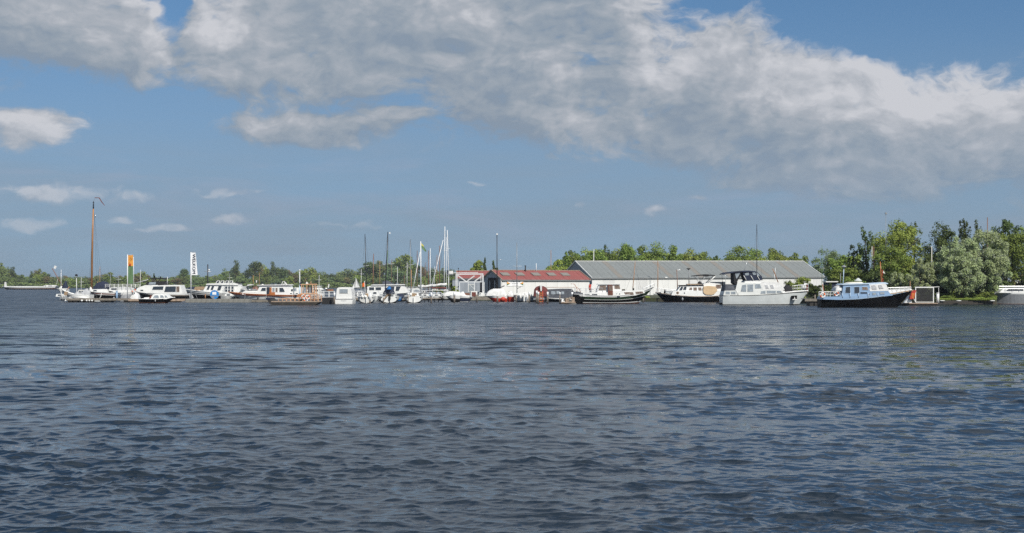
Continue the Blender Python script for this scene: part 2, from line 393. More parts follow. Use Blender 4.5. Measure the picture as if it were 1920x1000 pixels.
# ---- paint, wood, cloth, glass ----
def M_(k): return PAL[k]
PAL = dict(
    white=mat('white_gelcoat', (0.78, 0.78, 0.75), 0.35, var=0.10, scale=1.5),
    cream=mat('cream_paint', (0.72, 0.69, 0.60), 0.45, var=0.12, scale=1.5),
    offwhite=mat('weathered_white', (0.64, 0.64, 0.61), 0.5, var=0.22, scale=2.5),
    black=mat('black_hull_paint', (0.004, 0.004, 0.0045), 0.55, col2=(0.009, 0.009, 0.009), scale=1.0, spec=0.06),
    tar=mat('tarred_wood', (0.02, 0.018, 0.016), 0.75, col2=(0.05, 0.042, 0.03), scale=2.0),
    green=mat('dark_green_paint', (0.02, 0.045, 0.02), 0.4, var=0.3, scale=2),
    silver=mat('pale_grey_paint', (0.60, 0.63, 0.62), 0.35, var=0.14, scale=0.8),
    silver2=mat('silver_grey_cabin', (0.68, 0.69, 0.66), 0.42, var=0.12, scale=1.0),
    blue=mat('mid_blue_paint', (0.23, 0.35, 0.51), 0.42, var=0.14, scale=1.5),
    ltblue=mat('pale_blue_paint', (0.50, 0.62, 0.74), 0.45, var=0.1),
    navy=mat('navy_canvas', (0.018, 0.026, 0.055), 0.85, var=0.3, scale=4, bump=0.3),
    brightblue=mat('bright_blue_canvas', (0.02, 0.16, 0.45), 0.75, var=0.2, bump=0.3),
    blackcanvas=mat('black_canvas', (0.014, 0.014, 0.016), 0.85, bump=0.3),
    greycanvas=mat('grey_canvas', (0.075, 0.082, 0.098), 0.85, var=0.3, scale=3, bump=0.5),
    tan=mat('tan_canvas', (0.62, 0.45, 0.27), 0.85, var=0.15, scale=3, bump=0.4),
    maroon=mat('maroon_canvas', (0.15, 0.035, 0.03), 0.85, var=0.35, scale=4, bump=0.5),
    canvas=mat('white_canvas', (0.72, 0.72, 0.70), 0.85, var=0.2, scale=3, bump=0.5),
    greywhite=mat('grey_white_canvas', (0.45, 0.46, 0.47), 0.85, var=0.25, scale=3, bump=0.5),
    red=mat('red_antifoul', (0.50, 0.045, 0.02), 0.55, var=0.3, scale=3),
    rust=mat('rusty_waterline', (0.18, 0.06, 0.03), 0.8, col2=(0.05, 0.03, 0.02), scale=4),
    orange=mat('orange_plastic', (0.75, 0.14, 0.02), 0.55, var=0.1),
    varnish=mat('varnished_wood', (0.46, 0.17, 0.045), 0.35, col2=(0.30, 0.09, 0.03), scale=5, streak=True),
    spar=mat('varnished_spar', (0.40, 0.20, 0.085), 0.4, var=0.3, scale=2, streak=True),
    darkspar=mat('dark_spar', (0.03, 0.03, 0.036), 0.4, var=0.2),
    redspar=mat('reddish_spar', (0.21, 0.105, 0.07), 0.5, var=0.3, scale=2, streak=True),
    alu=mat('white_mast_paint', (0.72, 0.73, 0.73), 0.4, var=0.08),
    grey=mat('galvanised_grey', (0.28, 0.29, 0.30), 0.5, 0.3, var=0.2),
    steel=mat('stainless_rail', (0.62, 0.63, 0.64), 0.3, 0.5),
    brown=mat('brown_door_paint', (0.16, 0.045, 0.03), 0.5, var=0.2),
    deckgrey=mat('grey_deck', (0.30, 0.31, 0.31), 0.8, var=0.25, scale=3),
    teak=mat('weathered_teak', (0.36, 0.25, 0.15), 0.75, var=0.3, scale=4),
    glass=mat('dark_window_glass', (0.030, 0.036, 0.045), 0.08, spec=0.8),
    curtain=mat('curtained_glass', (0.24, 0.18, 0.14), 0.15, col2=(0.10, 0.07, 0.055), scale=9, streak=True),
    paleglass=mat('pale_window', (0.30, 0.34, 0.37), 0.12, var=0.3, scale=3),
    plank=mat('weathered_planks', (0.24, 0.21, 0.17), 0.85, col2=(0.13, 0.12, 0.10), scale=3, bump=0.4),
    plank2=mat('pinkish_planks', (0.40, 0.30, 0.22), 0.85, col2=(0.22, 0.17, 0.13), scale=3, bump=0.4),
    concrete=mat('weathered_concrete', (0.27, 0.26, 0.235), 0.9, col2=(0.15, 0.15, 0.13), scale=1.5, bump=0.4),
    pile=mat('grey_timber_pile', (0.26, 0.22, 0.18), 0.85, col2=(0.10, 0.085, 0.07), scale=3, streak=True, bump=0.4),
    pink=mat('faded_orange_steel', (0.62, 0.36, 0.20), 0.6, var=0.25, scale=5),
    signblue=mat('sign_blue', (0.02, 0.20, 0.52), 0.4),
    signwhite=mat('sign_white', (0.80, 0.80, 0.80), 0.4),
    rubber=mat('black_rubber', (0.012, 0.012, 0.012), 0.7),
    flagorange=mat('orange_flag_cloth', (0.72, 0.32, 0.05), 0.8, var=0.1),
    flaggreen=mat('green_flag_cloth', (0.11, 0.20, 0.09), 0.8, var=0.15),
    flagyellow=mat('yellow_flag_cloth', (0.55, 0.50, 0.12), 0.8),
    flagred=mat('red_flag_cloth', (0.45, 0.03, 0.02), 0.8),
    ink=mat('dark_lettering', (0.02, 0.025, 0.04), 0.6),
)

def poly_z(pts, x):
    """height of a sheer line given as (x, z) points, eased between them"""
    if x <= pts[0][0]: return pts[0][1]
    for (a, za), (b, zb) in zip(pts, pts[1:]):
        if x <= b:
            t = (x - a) / (b - a); return za + (zb - za) * t
    return pts[-1][1]
def sm(pts, x, h=0.6): return (poly_z(pts, x - h) + 2 * poly_z(pts, x) + poly_z(pts, x + h)) / 4

def hull(parent, xs, xb, sheer, B, mats, bands, stern=0.7, rake_b=1.0, rake_s=0.0, drop=0.12, full=2.4, deckmat='deckgrey', rail=None, railr=0.035, name='hull', keel=-0.4, flare=0.25, n=20):
    """xs stern x, xb bow x; bands = [(top fraction of the freeboard, material index)]"""
    g = G(); ks = sorted(set([0.0] + [b[0] for b in bands] + [0.35, 0.7]))
    def band(f):
        for top, mi in bands:
            if f < top - 1e-6: return mi
        return bands[-1][1]
    sh = sorted(sheer); secs = []
    def shape(t):
        if t < 0.42: return stern + (1 - stern) * math.sin(t / 0.42 * math.pi / 2)
        return max(0.0, 1 - ((t - 0.42) / 0.58) ** full)
    lv = [(-1, 0)] + [(k, 1) for k in ks]
    for i in range(n + 1):
        t = i / n; t = t ** 0.9 if False else t
        x = xs + (xb - xs) * t; zt = sm(sh, x); row = []
        for k, on in lv:
            f = k if on else -0.0
            z = zt * k if on else keel
            wf = (1 - flare) + flare * (max(0, k) ** 0.7) if on else 0.55 * (1 - flare)
            xx = x - (xb - xs) / abs(xb - xs) * (rake_b * (1 - (k if on else -0.25)) * t ** 3 - rake_s * (1 - (k if on else -0.25)) * (1 - t) ** 3)
            row.append((xx, B / 2 * max(shape(t) * wf, 0.012), z))
        secs.append(row)
    m = len(lv); V = []; 
    for row in secs: V += [(a, -b, c) for a, b, c in row] + [(a, b, c) for a, b, c in row]
    Fc = []; Mi = []
    for i in range(n):
        for j in range(m - 1):
            a = i * 2 * m + j; b = (i + 1) * 2 * m + j
            mi = band((max(lv[j][0], 0) + max(lv[j + 1][0], 0)) / 2) if j > 0 else band(0)
            Fc.append((a, b, b + 1, a + 1)); Mi.append(mi)
            Fc.append((a + m, a + m + 1, b + m + 1, b + m)); Mi.append(mi)
    for j in range(m - 1):      # transom
        mi = band((max(lv[j][0], 0) + max(lv[j + 1][0], 0)) / 2) if j > 0 else band(0)
        Fc.append((j, j + 1, j + 1 + m, j + m)); Mi.append(mi)
    g.v = V; g.f = Fc; g.m = Mi
    hu = g.obj(name, [PAL[k] for k in mats], parent)
    # deck, a little below the rail
    d = G(); dv = []
    for row in secs: x, b, z = row[-1]; dv += [(x, -b * 0.97, z - drop), (x, b * 0.97, z - drop)]
    d.add(dv, [(2 * i, 2 * i + 2, 2 * i + 3, 2 * i + 1) for i in range(n)]); d.obj('deck', PAL[deckmat], parent)
    if rail:
        r = G()
        for sg in (-1, 1): r.tube([(row[-1][0], sg * (row[-1][1] + 0.01), row[-1][2]) for row in secs], railr, 5)
        r.obj('rub_rail', PAL[rail], parent)
    return hu, secs

class Cabin:
    def __init__(s, rig, name, poly, w, matk, tilt=0.10, parent=None, y0=0.0, label=None):
        s.r = rig; s.w = w; s.tilt = tilt; P = rig.P(poly); s.z0 = min(z for x, z in P); s.y0 = y0
        g = G(); g.prism(P, lambda z: y0 - s.half(z), lambda z: y0 + s.half(z)); s.o = g.obj(name, PAL[matk], parent or rig.e)
        if label: s.o['label'] = label
    def half(s, z): return s.w - s.tilt * (z - s.z0)
    def win(s, poly, kind='glass', frame='white', name='window', proud=0.03, fr=0.9):
        P = s.r.P(poly); cx = sum(p[0] for p in P) / len(P); cz = sum(p[1] for p in P) / len(P)
        k = s.r.s * fr
        def off(d):
            out = []
            for x, z in P:
                dx, dz = x - cx, z - cz; out.append((x + math.copysign(min(d, abs(dx) * .5), dx), z + math.copysign(min(d, abs(dz) * .5), dz)))
            return out
        fo = G(); fo.prism(off(k * 0.55), lambda z: s.y0 - s.half(z) - proud, lambda z: s.y0 - s.half(z) + 0.01); fw = fo.obj(name, PAL[frame], s.r.e)
        pg = G(); pg.prism(off(-k * 0.10), lambda z: s.y0 - s.half(z) - proud - 0.012, lambda z: s.y0 - s.half(z) - proud + 0.01); pg.obj('pane', PAL[kind], fw)
        return fw
    def rect(s, x0, y0, x1, y1, **k): return s.win([(x0, y0), (x1, y0), (x1, y1), (x0, y1)], **k)
    def hole(s, px, py, r, kind='glass', frame='steel'):
        g = G(); x, z = s.r.x(px), s.r.z(py); R = r * s.r.s; y = s.y0 - s.half(z)
        P = [(x + R * math.cos(a * math.pi / 5), z + R * math.sin(a * math.pi / 5)) for a in range(10)]
        g.prism([(x + (p[0] - x) * 1.3, z + (p[1] - z) * 1.3) for p in P], y - .025, y + .01); f = g.obj('porthole', PAL[frame], s.r.e)
        g = G(); g.prism(P, y - .035, y - .01); g.obj('pane', PAL[kind], f)

def rig_tube(rig, name, pts, rpx, matk, r2=None, n=6, y=0.0, parent=None, smooth=True):
    """pts in photo px (px, py) or (px, py, y)"""
    g = G(); P = [(rig.x(p[0]), p[2] if len(p) > 2 else y, rig.z(p[1])) for p in pts]
    g.tube(P, rpx * rig.s, n, r2=None if r2 is None else r2 * rig.s); return g.obj(name, PAL[matk], parent or rig.e, smooth)
def railing(rig, x0, x1, ytop, ybase, w, posts=5, matk='steel', rows=2, ends=False, rr=0.35, name='railing', ytop2=None, ybase2=None):
    ytop2 = ytop if ytop2 is None else ytop2; ybase2 = ybase if ybase2 is None else ybase2
    for y in ((-w, w) if w else (0.0,)):
        g = G()
        for k in range(rows):
            a = ytop + (ybase - ytop) * k / rows; b = ytop2 + (ybase2 - ytop2) * k / rows
            g.tube([(rig.x(x0), y, rig.z(a)), (rig.x(x1), y, rig.z(b))], rr * rig.s * (1 if k == 0 else .7), 5)
        for i in range(posts):
            t = i / (posts - 1); X = rig.x(x0 + (x1 - x0) * t)
            g.tube([(X, y, rig.z(ybase + (ybase2 - ybase) * t)), (X, y, rig.z(ytop + (ytop2 - ytop) * t))], rr * rig.s, 5)
        o = g.obj(name, PAL[matk], rig.e)
    return o
def slab(rig, name, poly, w, matk, y0=0.0, parent=None, tilt=0.0):
    g = G(); P = rig.P(poly); zb = min(p[1] for p in P)
    g.prism(P, lambda z: y0 - w + tilt * (z - zb), lambda z: y0 + w - tilt * (z - zb)); return g.obj(name, PAL[matk], parent or rig.e)
def fender(rig, px, py, y, r=0.12, h=0.5, matk='white'):
    g = G(); g.ball((rig.x(px), y, rig.z(py)), (r, r, h / 2)); g.obj('fender', PAL[matk], rig.e, True)
def buoy(rig, px, py, R, y, parent=None):
    g = G(); g.torus((rig.x(px), y, rig.z(py)), R * rig.s * .78, R * rig.s * .26, seg2=1); g.obj('lifebuoy', [PAL['white'], PAL['orange']], parent or rig.e, True)
def mound(rig, name, outline, w, matk, parent=None, y0=0.0, n=7, jitter=0.03, seed=1):
    """cloth thrown over something: the outline seen from the side, rounded across"""
    rnd = random.Random(seed); P = rig.P(outline); xs = sorted(set(p[0] for p in P)); top = sorted(P); zb = min(p[1] for p in P)
    X = np.linspace(xs[0], xs[-1], max(8, 2 * len(xs))); g = G(); rows = []
    for x in X:
        zt = max(zb + .02, poly_z(top, x)); row = []
        for k in range(n + 1):
            a = math.pi * k / n; c = math.cos(a); sgn = math.copysign(abs(c) ** 0.7, c)
            row.append((x + rnd.uniform(-1, 1) * jitter, y0 - w * sgn + rnd.uniform(-1, 1) * jitter, zb + (zt - zb) * (math.sin(a) ** 0.6) + rnd.uniform(-1, 1) * jitter * .5))
        rows.append(row)
    v = [p for r_ in rows for p in r_]; m = n + 1
    f = [(i * m + k, (i + 1) * m + k, (i + 1) * m + k + 1, i * m + k + 1) for i in range(len(rows) - 1) for k in range(n)]
    f += [tuple(range(m)), tuple(range((len(rows) - 1) * m, len(rows) * m))[::-1]]
    g.add(v, f); return g.obj(name, PAL[matk], parent or rig.e, True)

def text_mesh(txt, size, matk, parent, loc, rot, name='lettering', extrude=0.004):
    cu = bpy.data.curves.new('lettering', 'FONT'); cu.body = txt; cu.size = size; cu.extrude = extrude; cu.align_x = 'CENTER'; cu.align_y = 'CENTER'; cu.resolution_u = 3
    o = bpy.data.objects.new('lettering_tmp', cu); C.objects.link(o)
    dg = bpy.context.evaluated_depsgraph_get(); me = bpy.data.meshes.new_from_object(o.evaluated_get(dg)); bpy.data.objects.remove(o)
    me.materials.clear(); me.materials.append(PAL[matk]); t = link(bpy.data.objects.new(name, me)); t.location = loc; t.rotation_euler = rot; t.parent = parent; return t

# ================================================================== jetties, piles, flags, hoist, sheds
def floating_jetty(px0, px1, pyw, ytop, label, plank='plank', wid=1.8, step=10.0, under='tar', side='plank'):
    D = depth(pyw); r = Rig('jetty', (px0 + px1) / 2, D, label, 'jetty'); e = r.e; zt = r.z(ytop); rnd = random.Random(int(px0))
    n = max(2, int((px1 - px0) / step)); w = (px1 - px0) / n * r.s
    me = None
    for i in range(n):
        x = r.x(px0) + i * w
        if me is None:
            g = G(); g.box(0.02, w - .02, 0, wid, -.07, 0); o = g.obj('plank', PAL[plank], e); me = o.data
        else: o = bpy.data.objects.new('plank', me); link(o); o.parent = e
        o.location = (x, 0, zt + rnd.uniform(-.015, .015)); o.rotation_euler = (rnd.uniform(-.01, .01), rnd.uniform(-.008, .008), 0)
    g = G(); g.box(r.x(px0), r.x(px1), -.06, -.005, zt - .30, zt - .02); g.obj('edge_beam', PAL[side], e)
    for i in range(n):
        if rnd.random() < .75: g = G(); x = r.x(px0) + (i + .15) * w; g.box(x, x + w * .75, .1, wid - .1, -.3, zt - .31); g.obj('float', PAL[under], e)  # floats kept dark, which also paints the deep shadow beneath the planks
    return r
j = floating_jetty(125, 240, 567, 559.7, 'weathered plank jetty on dark floats with white foam buoys under it', 'plank')
for i, (a, w_) in enumerate(((123.5, 1.7), (154, 2.2), (163, 1.6), (168, 1.6), (173, 1.8))):
    g = G(); g.ball((j.x(a), -.15, j.z(563.8)), (w_ * j.s, .15, .14)); g.obj('foam_float', PAL['white'], j.e, True)
g = G(); g.tube([(j.x(178), -.1, j.z(565)), (j.x(188), -.1, j.z(565))], .07, 6); g.obj('foam_float', PAL['offwhite'], j.e)
floating_jetty(240.6, 347, 567, 561, 'pinkish plank jetty behind the small black cabin boat', 'plank2', side='plank2')
q = Rig('quay', 408, depth(567.3), 'grey concrete quay under the round blue sign', 'quay'); n = 12; me = None
for i in range(n):
    x0 = q.x(347.5) + i * (q.x(468) - q.x(347.5)) / n; w = (q.x(468) - q.x(347.5)) / n
    if me is None:
        g = G(); g.box(.01, w - .01, 0, 2.2, -.6, 0); o = g.obj('concrete_block', PAL['concrete'], q.e); me = o.data
    else: o = bpy.data.objects.new('concrete_block', me); link(o); o.parent = q.e
    o.location = (x0, (i % 2) * .01, q.z(560.7) - (i % 3) * .01)
floating_jetty(470, 512, 567, 562.5, 'short dark jetty piece left of the work pontoon', 'plank')
r = Rig('quay_bollard_post', 380, depth(567), 'short tan wooden post standing on the concrete quay', 'post'); rig_tube(r, 'shaft', [(385, 561), (385, 552)], .9, 'spar')
# railings walkway behind cabin cruiser
r = Rig('walkway', 613, depth(565), 'walkway with white tube railing left of the white cabin cruiser', 'walkway'); slab(r, 'deck', [(596, 558.5), (596, 556.8), (628, 556.8), (628, 558.5)], .6, 'greywhite'); railing(r, 597, 627, 546.6, 557, .5, 4, matk='white', rows=2, rr=.5)
r = Rig('walkway', 668, depth(565), 'walkway with pale railing between cabin cruiser and black masted sailing boat', 'walkway'); slab(r, 'deck', [(656, 558.5), (656, 557), (682, 557), (682, 558.5)], .6, 'greywhite'); railing(r, 657, 681, 547, 557, .5, 4, matk='steel', rows=2, rr=.45)
r = Rig('pontoon_float', 613, depth(570.3), 'black rubber float beside the stern of the white cabin cruiser', 'float'); g = G(); P = r.P([(602.5, 570.5), (604.5, 560), (606, 558.5), (620.5, 558), (624, 560), (625, 571)]); g.prism(P, 0, 2.5); g.obj('float', PAL['rubber'], r.e)
r = Rig('jetty', 812, depth(566.5), 'grey plank jetty with white railing in front of the blue boat', 'jetty'); e = r.e
n = 5; me = None
for i in range(n):
    w = (r.x(832) - r.x(792)) / n; x0 = r.x(792) + i * w
    if me is None: g = G(); g.box(.02, w - .02, 0, 1.6, -.08, 0); o = g.obj('plank', PAL['plank2'], e); me = o.data
    else: o = bpy.data.objects.new('plank', me); link(o); o.parent = e
    o.location = (x0, 0, r.z(559.3))
slab(r, 'edge_beam', [(792, 560.8), (792, 559.8), (832, 559.4), (832, 560.4)], .05, 'plank', y0=-.06); railing(r, 794, 828, 549, 559.3, 0, 5, matk='white', rows=3, rr=.4)
for a in (796, 803, 814, 822, 829): rig_tube(r, 'support_pile', [(a, 560, .5), (a, 567, .5)], .8, 'tar')
rig_tube(r, 'steel_pipe_frame', [(790, 536), (790, 545), (840, 545)], .5, 'alu', y=1.6); rig_tube(r, 'brace', [(826, 562), (832, 553)], .7, 'plank')
j2 = floating_jetty(656, 792, 565.3, 559.2, 'long plank jetty behind the row of white sterned sailing boats', 'plank2', wid=1.4)
# piles
def pile(px, ytop, pyw, label, capc='alu', cap=6.0, rr=1.6, shaft='pile'):
    r = Rig('mooring_pile', px, depth(pyw), label, 'pile', 'timber mooring piles along the berths')
    rig_tube(r, 'shaft', [(px, pyw + 2), (px + .2, ytop + (cap or 0))], rr, shaft, n=8)
    if cap: rig_tube(r, 'cap', [(px + .2, ytop + cap), (px + .2, ytop)], rr * 1.08, capc, n=8)
pile(626.8, 549, 570.5, 'brown mooring pile with white top touching the cabin cruiser', cap=8)
pile(693.5, 550, 569, 'white mooring pile in front of the blank stern of the black masted boat', cap=14)
pile(718.8, 557, 569, 'slim mooring pile by the side of the navy masted boat', cap=1.5, rr=1.2)
pile(765, 549.5, 568.5, 'mooring pile against the left side of the oval sterned boat', cap=4, rr=1.1)
pile(808.4, 549.2, 568.3, 'mooring pile with white top in front of the blue boat', cap=7.5)
pile(851.8, 548, 568, 'mooring pile with white top before the covered white motorboat', cap=7.5, rr=1.8)
pile(894, 552.5, 567, 'brown mooring pile in front of the small brown hatch by the hoist', cap=0)
pile(893.2, 546.5, 562, 'short white pile top near the wooden steps under the hoist', cap=6)
pile(932.6, 555, 567.5, 'brown mooring pile in front of the red bottomed sailing boat', cap=1)
pile(967.8, 553, 567, 'grey mooring pile in front of the grey sided sailing boat', cap=0, rr=1.1)
pile(988.7, 553, 566.5, 'mooring pile standing close against the white stern box', cap=10, rr=1.2)
pile(992.2, 547.3, 568, 'tall white topped mooring pile left of the boarding ladder', cap=7)
pile(1006, 545.2, 568.5, 'left pile of the close white topped pair by the boarding ladder', cap=6.5)
pile(1009.2, 547.5, 570, 'right pile of the close white topped pair by the boarding ladder', cap=6.5)
pile(1026.6, 547.5, 569.5, 'white topped pile in front of the dark grey tarp boat', cap=7.5)
pile(1049.5, 548, 569.5, 'thin white topped pile near the timber raft', cap=6, rr=1.2)
pile(1072.5, 548, 566.5, 'wide white pile top just left of the green hulled cruiser', cap=7.5, rr=2)
pile(1206, 556, 567.5, 'dark stump pile under the bow of the green hulled cruiser', cap=0, rr=1.2)
pile(1528, 553, 571, 'leaning brown pile between grey yacht and dark hedge', cap=0, rr=1.1)
# flags
r = Rig('flagpole', 239, depth(566), 'white flagpole with long orange and green banner', 'flagpole'); e = r.e
rig_tube(r, 'pole', [(239, 561), (239, 477.5)], .95, 'alu', r2=.8, n=8); rig_tube(r, 'banner_arm', [(239, 478.5), (250.5, 478.5)], .3, 'alu')
def cloth(x0, x1, y0, y1, mk, name, amp=.05, nx=6, ny=10, bot=None):
    g = G(); v = []; bot = bot or (x0, x1)
    for i in range(ny + 1):
        t = i / ny; a = x0 + (bot[0] - x0) * t; b = x1 + (bot[1] - x1) * t
        for k in range(nx + 1): u = k / nx; v.append((r.x(a + (b - a) * u), amp * math.sin(u * 5 + t * 3.3) * (.3 + u), r.z(y0 + (y1 - y0) * t)))
    g.add(v, [(i * (nx + 1) + k, i * (nx + 1) + k + 1, (i + 1) * (nx + 1) + k + 1, (i + 1) * (nx + 1) + k) for i in range(ny) for k in range(nx)]); return g.obj(name, PAL[mk], e, True)
cloth(240.2, 249.6, 478.3, 499.2, 'flagorange', 'orange_cloth'); cloth(240.2, 249.4, 499.2, 532, 'flaggreen', 'green_cloth')
g = G(); g.box(r.x(242.6), r.x(246), -.12, -.10, r.z(498), r.z(494.6)); g.obj('red_square_mark', PAL['flagred'], e)
g = G()
for a, b in ((243, 482), (245, 483), (244, 484.5), (246, 485), (243.4, 486), (247, 486.4), (245.4, 487.5), (242.6, 492), (248, 484)): g.box(r.x(a), r.x(a + .8), -.12, -.10, r.z(b + .6), r.z(b))
g.obj('small_lettering', PAL['brown'], e)
r = Rig('flagpole', 250.5, depth(564), 'thin white pole right behind the orange banner', 'flagpole'); rig_tube(r, 'pole', [(250.8, 552), (250.4, 480)], .5, 'alu'); g = G(); g.ball((0, 0, r.z(481)), .06); g.obj('finial', PAL['grey'], r.e)
r = Rig('flagpole', 358, depth(566), 'white flagpole with white banner reading WELKOM downwards', 'flagpole'); e = r.e
rig_tube(r, 'pole', [(358, 561), (358, 473)], 1.1, 'alu', r2=.95, n=8); rig_tube(r, 'banner_arm', [(356.5, 472.8), (367.5, 472.8)], .35, 'grey')
cloth(359.2, 366.8, 474, 516, 'signwhite', 'banner', .02, bot=(359.2, 370.5))
text_mesh('WELKOM', 8.6 * r.s, 'ink', e, (r.x(363.6), -.07, r.z(495)), (math.radians(90), math.radians(90), 0)).scale = (1.02, 0.95, 1)
r = Rig('flagpole', 790, depth(564), 'thick white flagpole with green and yellow flag', 'flagpole'); e = r.e
rig_tube(r, 'pole', [(789.2, 555), (788.8, 453)], 1.15, 'alu', r2=.9, n=8); 
g = G(); g.add([(r.x(790), 0, r.z(456)), (r.x(794), .1, r.z(462)), (r.x(800), -.05, r.z(471)), (r.x(797.5), .0, r.z(472.5)), (r.x(790), 0, r.z(465))], [(0, 1, 4), (1, 2, 3, 4)]); g.obj('green_cloth', PAL['flaggreen'], e)
g = G(); g.add([(r.x(790), -.02, r.z(456)), (r.x(794.5), .08, r.z(460.6)), (r.x(795), .1, r.z(463)), (r.x(790), -.02, r.z(460))], [(0, 1, 2, 3)]); g.obj('yellow_cloth', PAL['flagyellow'], e)
r = Rig('street_lamp', 562, depth(566), 'white lamp post with round lamp above the varnished band cruiser', 'lamp'); rig_tube(r, 'post', [(562, 562), (562, 509)], .75, 'alu'); g = G(); g.ball((r.x(562), 0, r.z(507)), .13); g.obj('lamp_globe', PAL['white'], r.e, True); rig_tube(r, 'base', [(562, 562), (562, 534)], 1.15, 'ltblue'); slab(r, 'small_box', [(562.5, 536), (562.5, 530), (565.5, 530), (565.5, 536)], .15, 'navy')
# round blue sign
r = Rig('round_sign', 402.5, depth(567.2), 'round blue sign with white boat symbol above the concrete quay', 'sign'); e = r.e
R_ = 8.3; cx, cy = 402.4, 552.6; P = [(r.x(cx + R_ * math.cos(t)), r.z(cy + R_ * math.sin(t))) for t in np.linspace(0, 2 * math.pi, 25)[:-1]]
g = G(); g.prism(P, -.15, -.10); g.obj('disc', PAL['signblue'], e)
g = G(); g.box(r.x(398.6), r.x(406), -.17, -.14, r.z(552.8), r.z(547.6)); g.obj('white_symbol', PAL['signwhite'], e)
g = G(); g.prism(r.P([(394.6, 554.6), (402, 554.6), (402, 560.5), (399, 560)]), -.165, -.14); g.prism(r.P([(402.2, 554.6), (409.6, 554.6), (409.3, 556.5), (402.2, 556)]), -.165, -.14); g.obj('grey_symbol', PAL['grey'], e)
for a in (397, 407): rig_tube(r, 'post', [(a, 545.5, -.06), (a, 563, -.06)], .4, 'grey')

# ---- boat hoist: white lattice travel lift ----
r = Rig('boat_hoist', 880, 236.0, 'white lattice boat hoist standing over the slip before the grey shed', 'hoist'); e = r.e
def bar(name, a, b, rr=.85, y=0.0, mk='alu'): 
    g = G(); A = Vector((r.x(a[0]), y, r.z(a[1]))); B = Vector((r.x(b[0]), y, r.z(b[1]))); g.tube([A, B], rr * r.s, 4); g.obj(name, PAL[mk], e)
for y in (0.0, 5.0):
    bar('top_beam', (854.5, 514.3), (905, 513.8), 1.0, y); bar('leg', (855, 515), (855, 549), .95, y); bar('leg', (905, 513), (905, 549), .85, y)
    bar('lattice_brace', (857, 516), (873.5, 528.5), .65, y); bar('lattice_brace', (873.5, 528.5), (889, 517), .65, y); bar('lattice_brace', (889, 527.8), (903.5, 517), .65, y)
bar('lower_beam', (861, 529), (903, 529), .9); bar('leg', (861.5, 529), (861.5, 549), .9); bar('leg', (908, 529), (908, 549), .7); bar('leg', (889.7, 529), (889.7, 545), .8); bar('leg', (878, 530), (878, 548), .7); bar('lattice_brace', (881, 534), (889, 542), .5); bar('upper_rail', (849, 511.8), (896, 511.6), .8, 1.0); bar('leg', (901.8, 514), (901.8, 529), .7)
for a in (855, 905): 
    g = G(); g.tube([(r.x(a), 0, r.z(514)), (r.x(a), 5, r.z(514))], .07, 4); g.obj('cross_beam', PAL['alu'], e)
slab(r, 'winch_box', [(842.5, 513.8), (842.5, 508.2), (849.6, 508.2), (849.6, 513.8)], .4, 'white'); slab(r, 'winch_bracket', [(839, 516), (839, 514), (850, 514), (850, 515.6)], .35, 'grey')
r = Rig('street_lamp', 841, 236, 'slender white mast pole with black clamp left of the boat hoist', 'post'); rig_tube(r, 'post', [(841.5, 547), (841, 520)], .7, 'alu'); slab(r, 'clamp', [(838.5, 515), (838.5, 507), (840.5, 507), (840.5, 515)], .2, 'navy')
r = Rig('steps', 885, 226, 'white framed brown hatch and pallets on the bank below the boat hoist', 'shed box'); slab(r, 'frame', [(883.5, 556), (883.5, 546), (895, 546), (895, 556)], .5, 'white'); slab(r, 'hatch', [(885, 556), (885, 548), (892.5, 548), (892.5, 556)], .55, 'brown')
r = Rig('garden_chair', 904, 226, 'white garden chair on the bank below the boat hoist', 'chair'); e = r.e
slab(r, 'seat', [(900.5, 552.6), (900.5, 551.4), (906.5, 551.4), (906.5, 552.6)], .25, 'white'); slab(r, 'backrest', [(905.6, 551.6), (906, 546.4), (907.5, 546.4), (907, 552)], .25, 'white')
for a in (901, 906.4):
    for y in (-.22, .22): rig_tube(r, 'leg', [(a, 552, y), (a + (a - 904) * .15, 556.4, y)], .35, 'white')

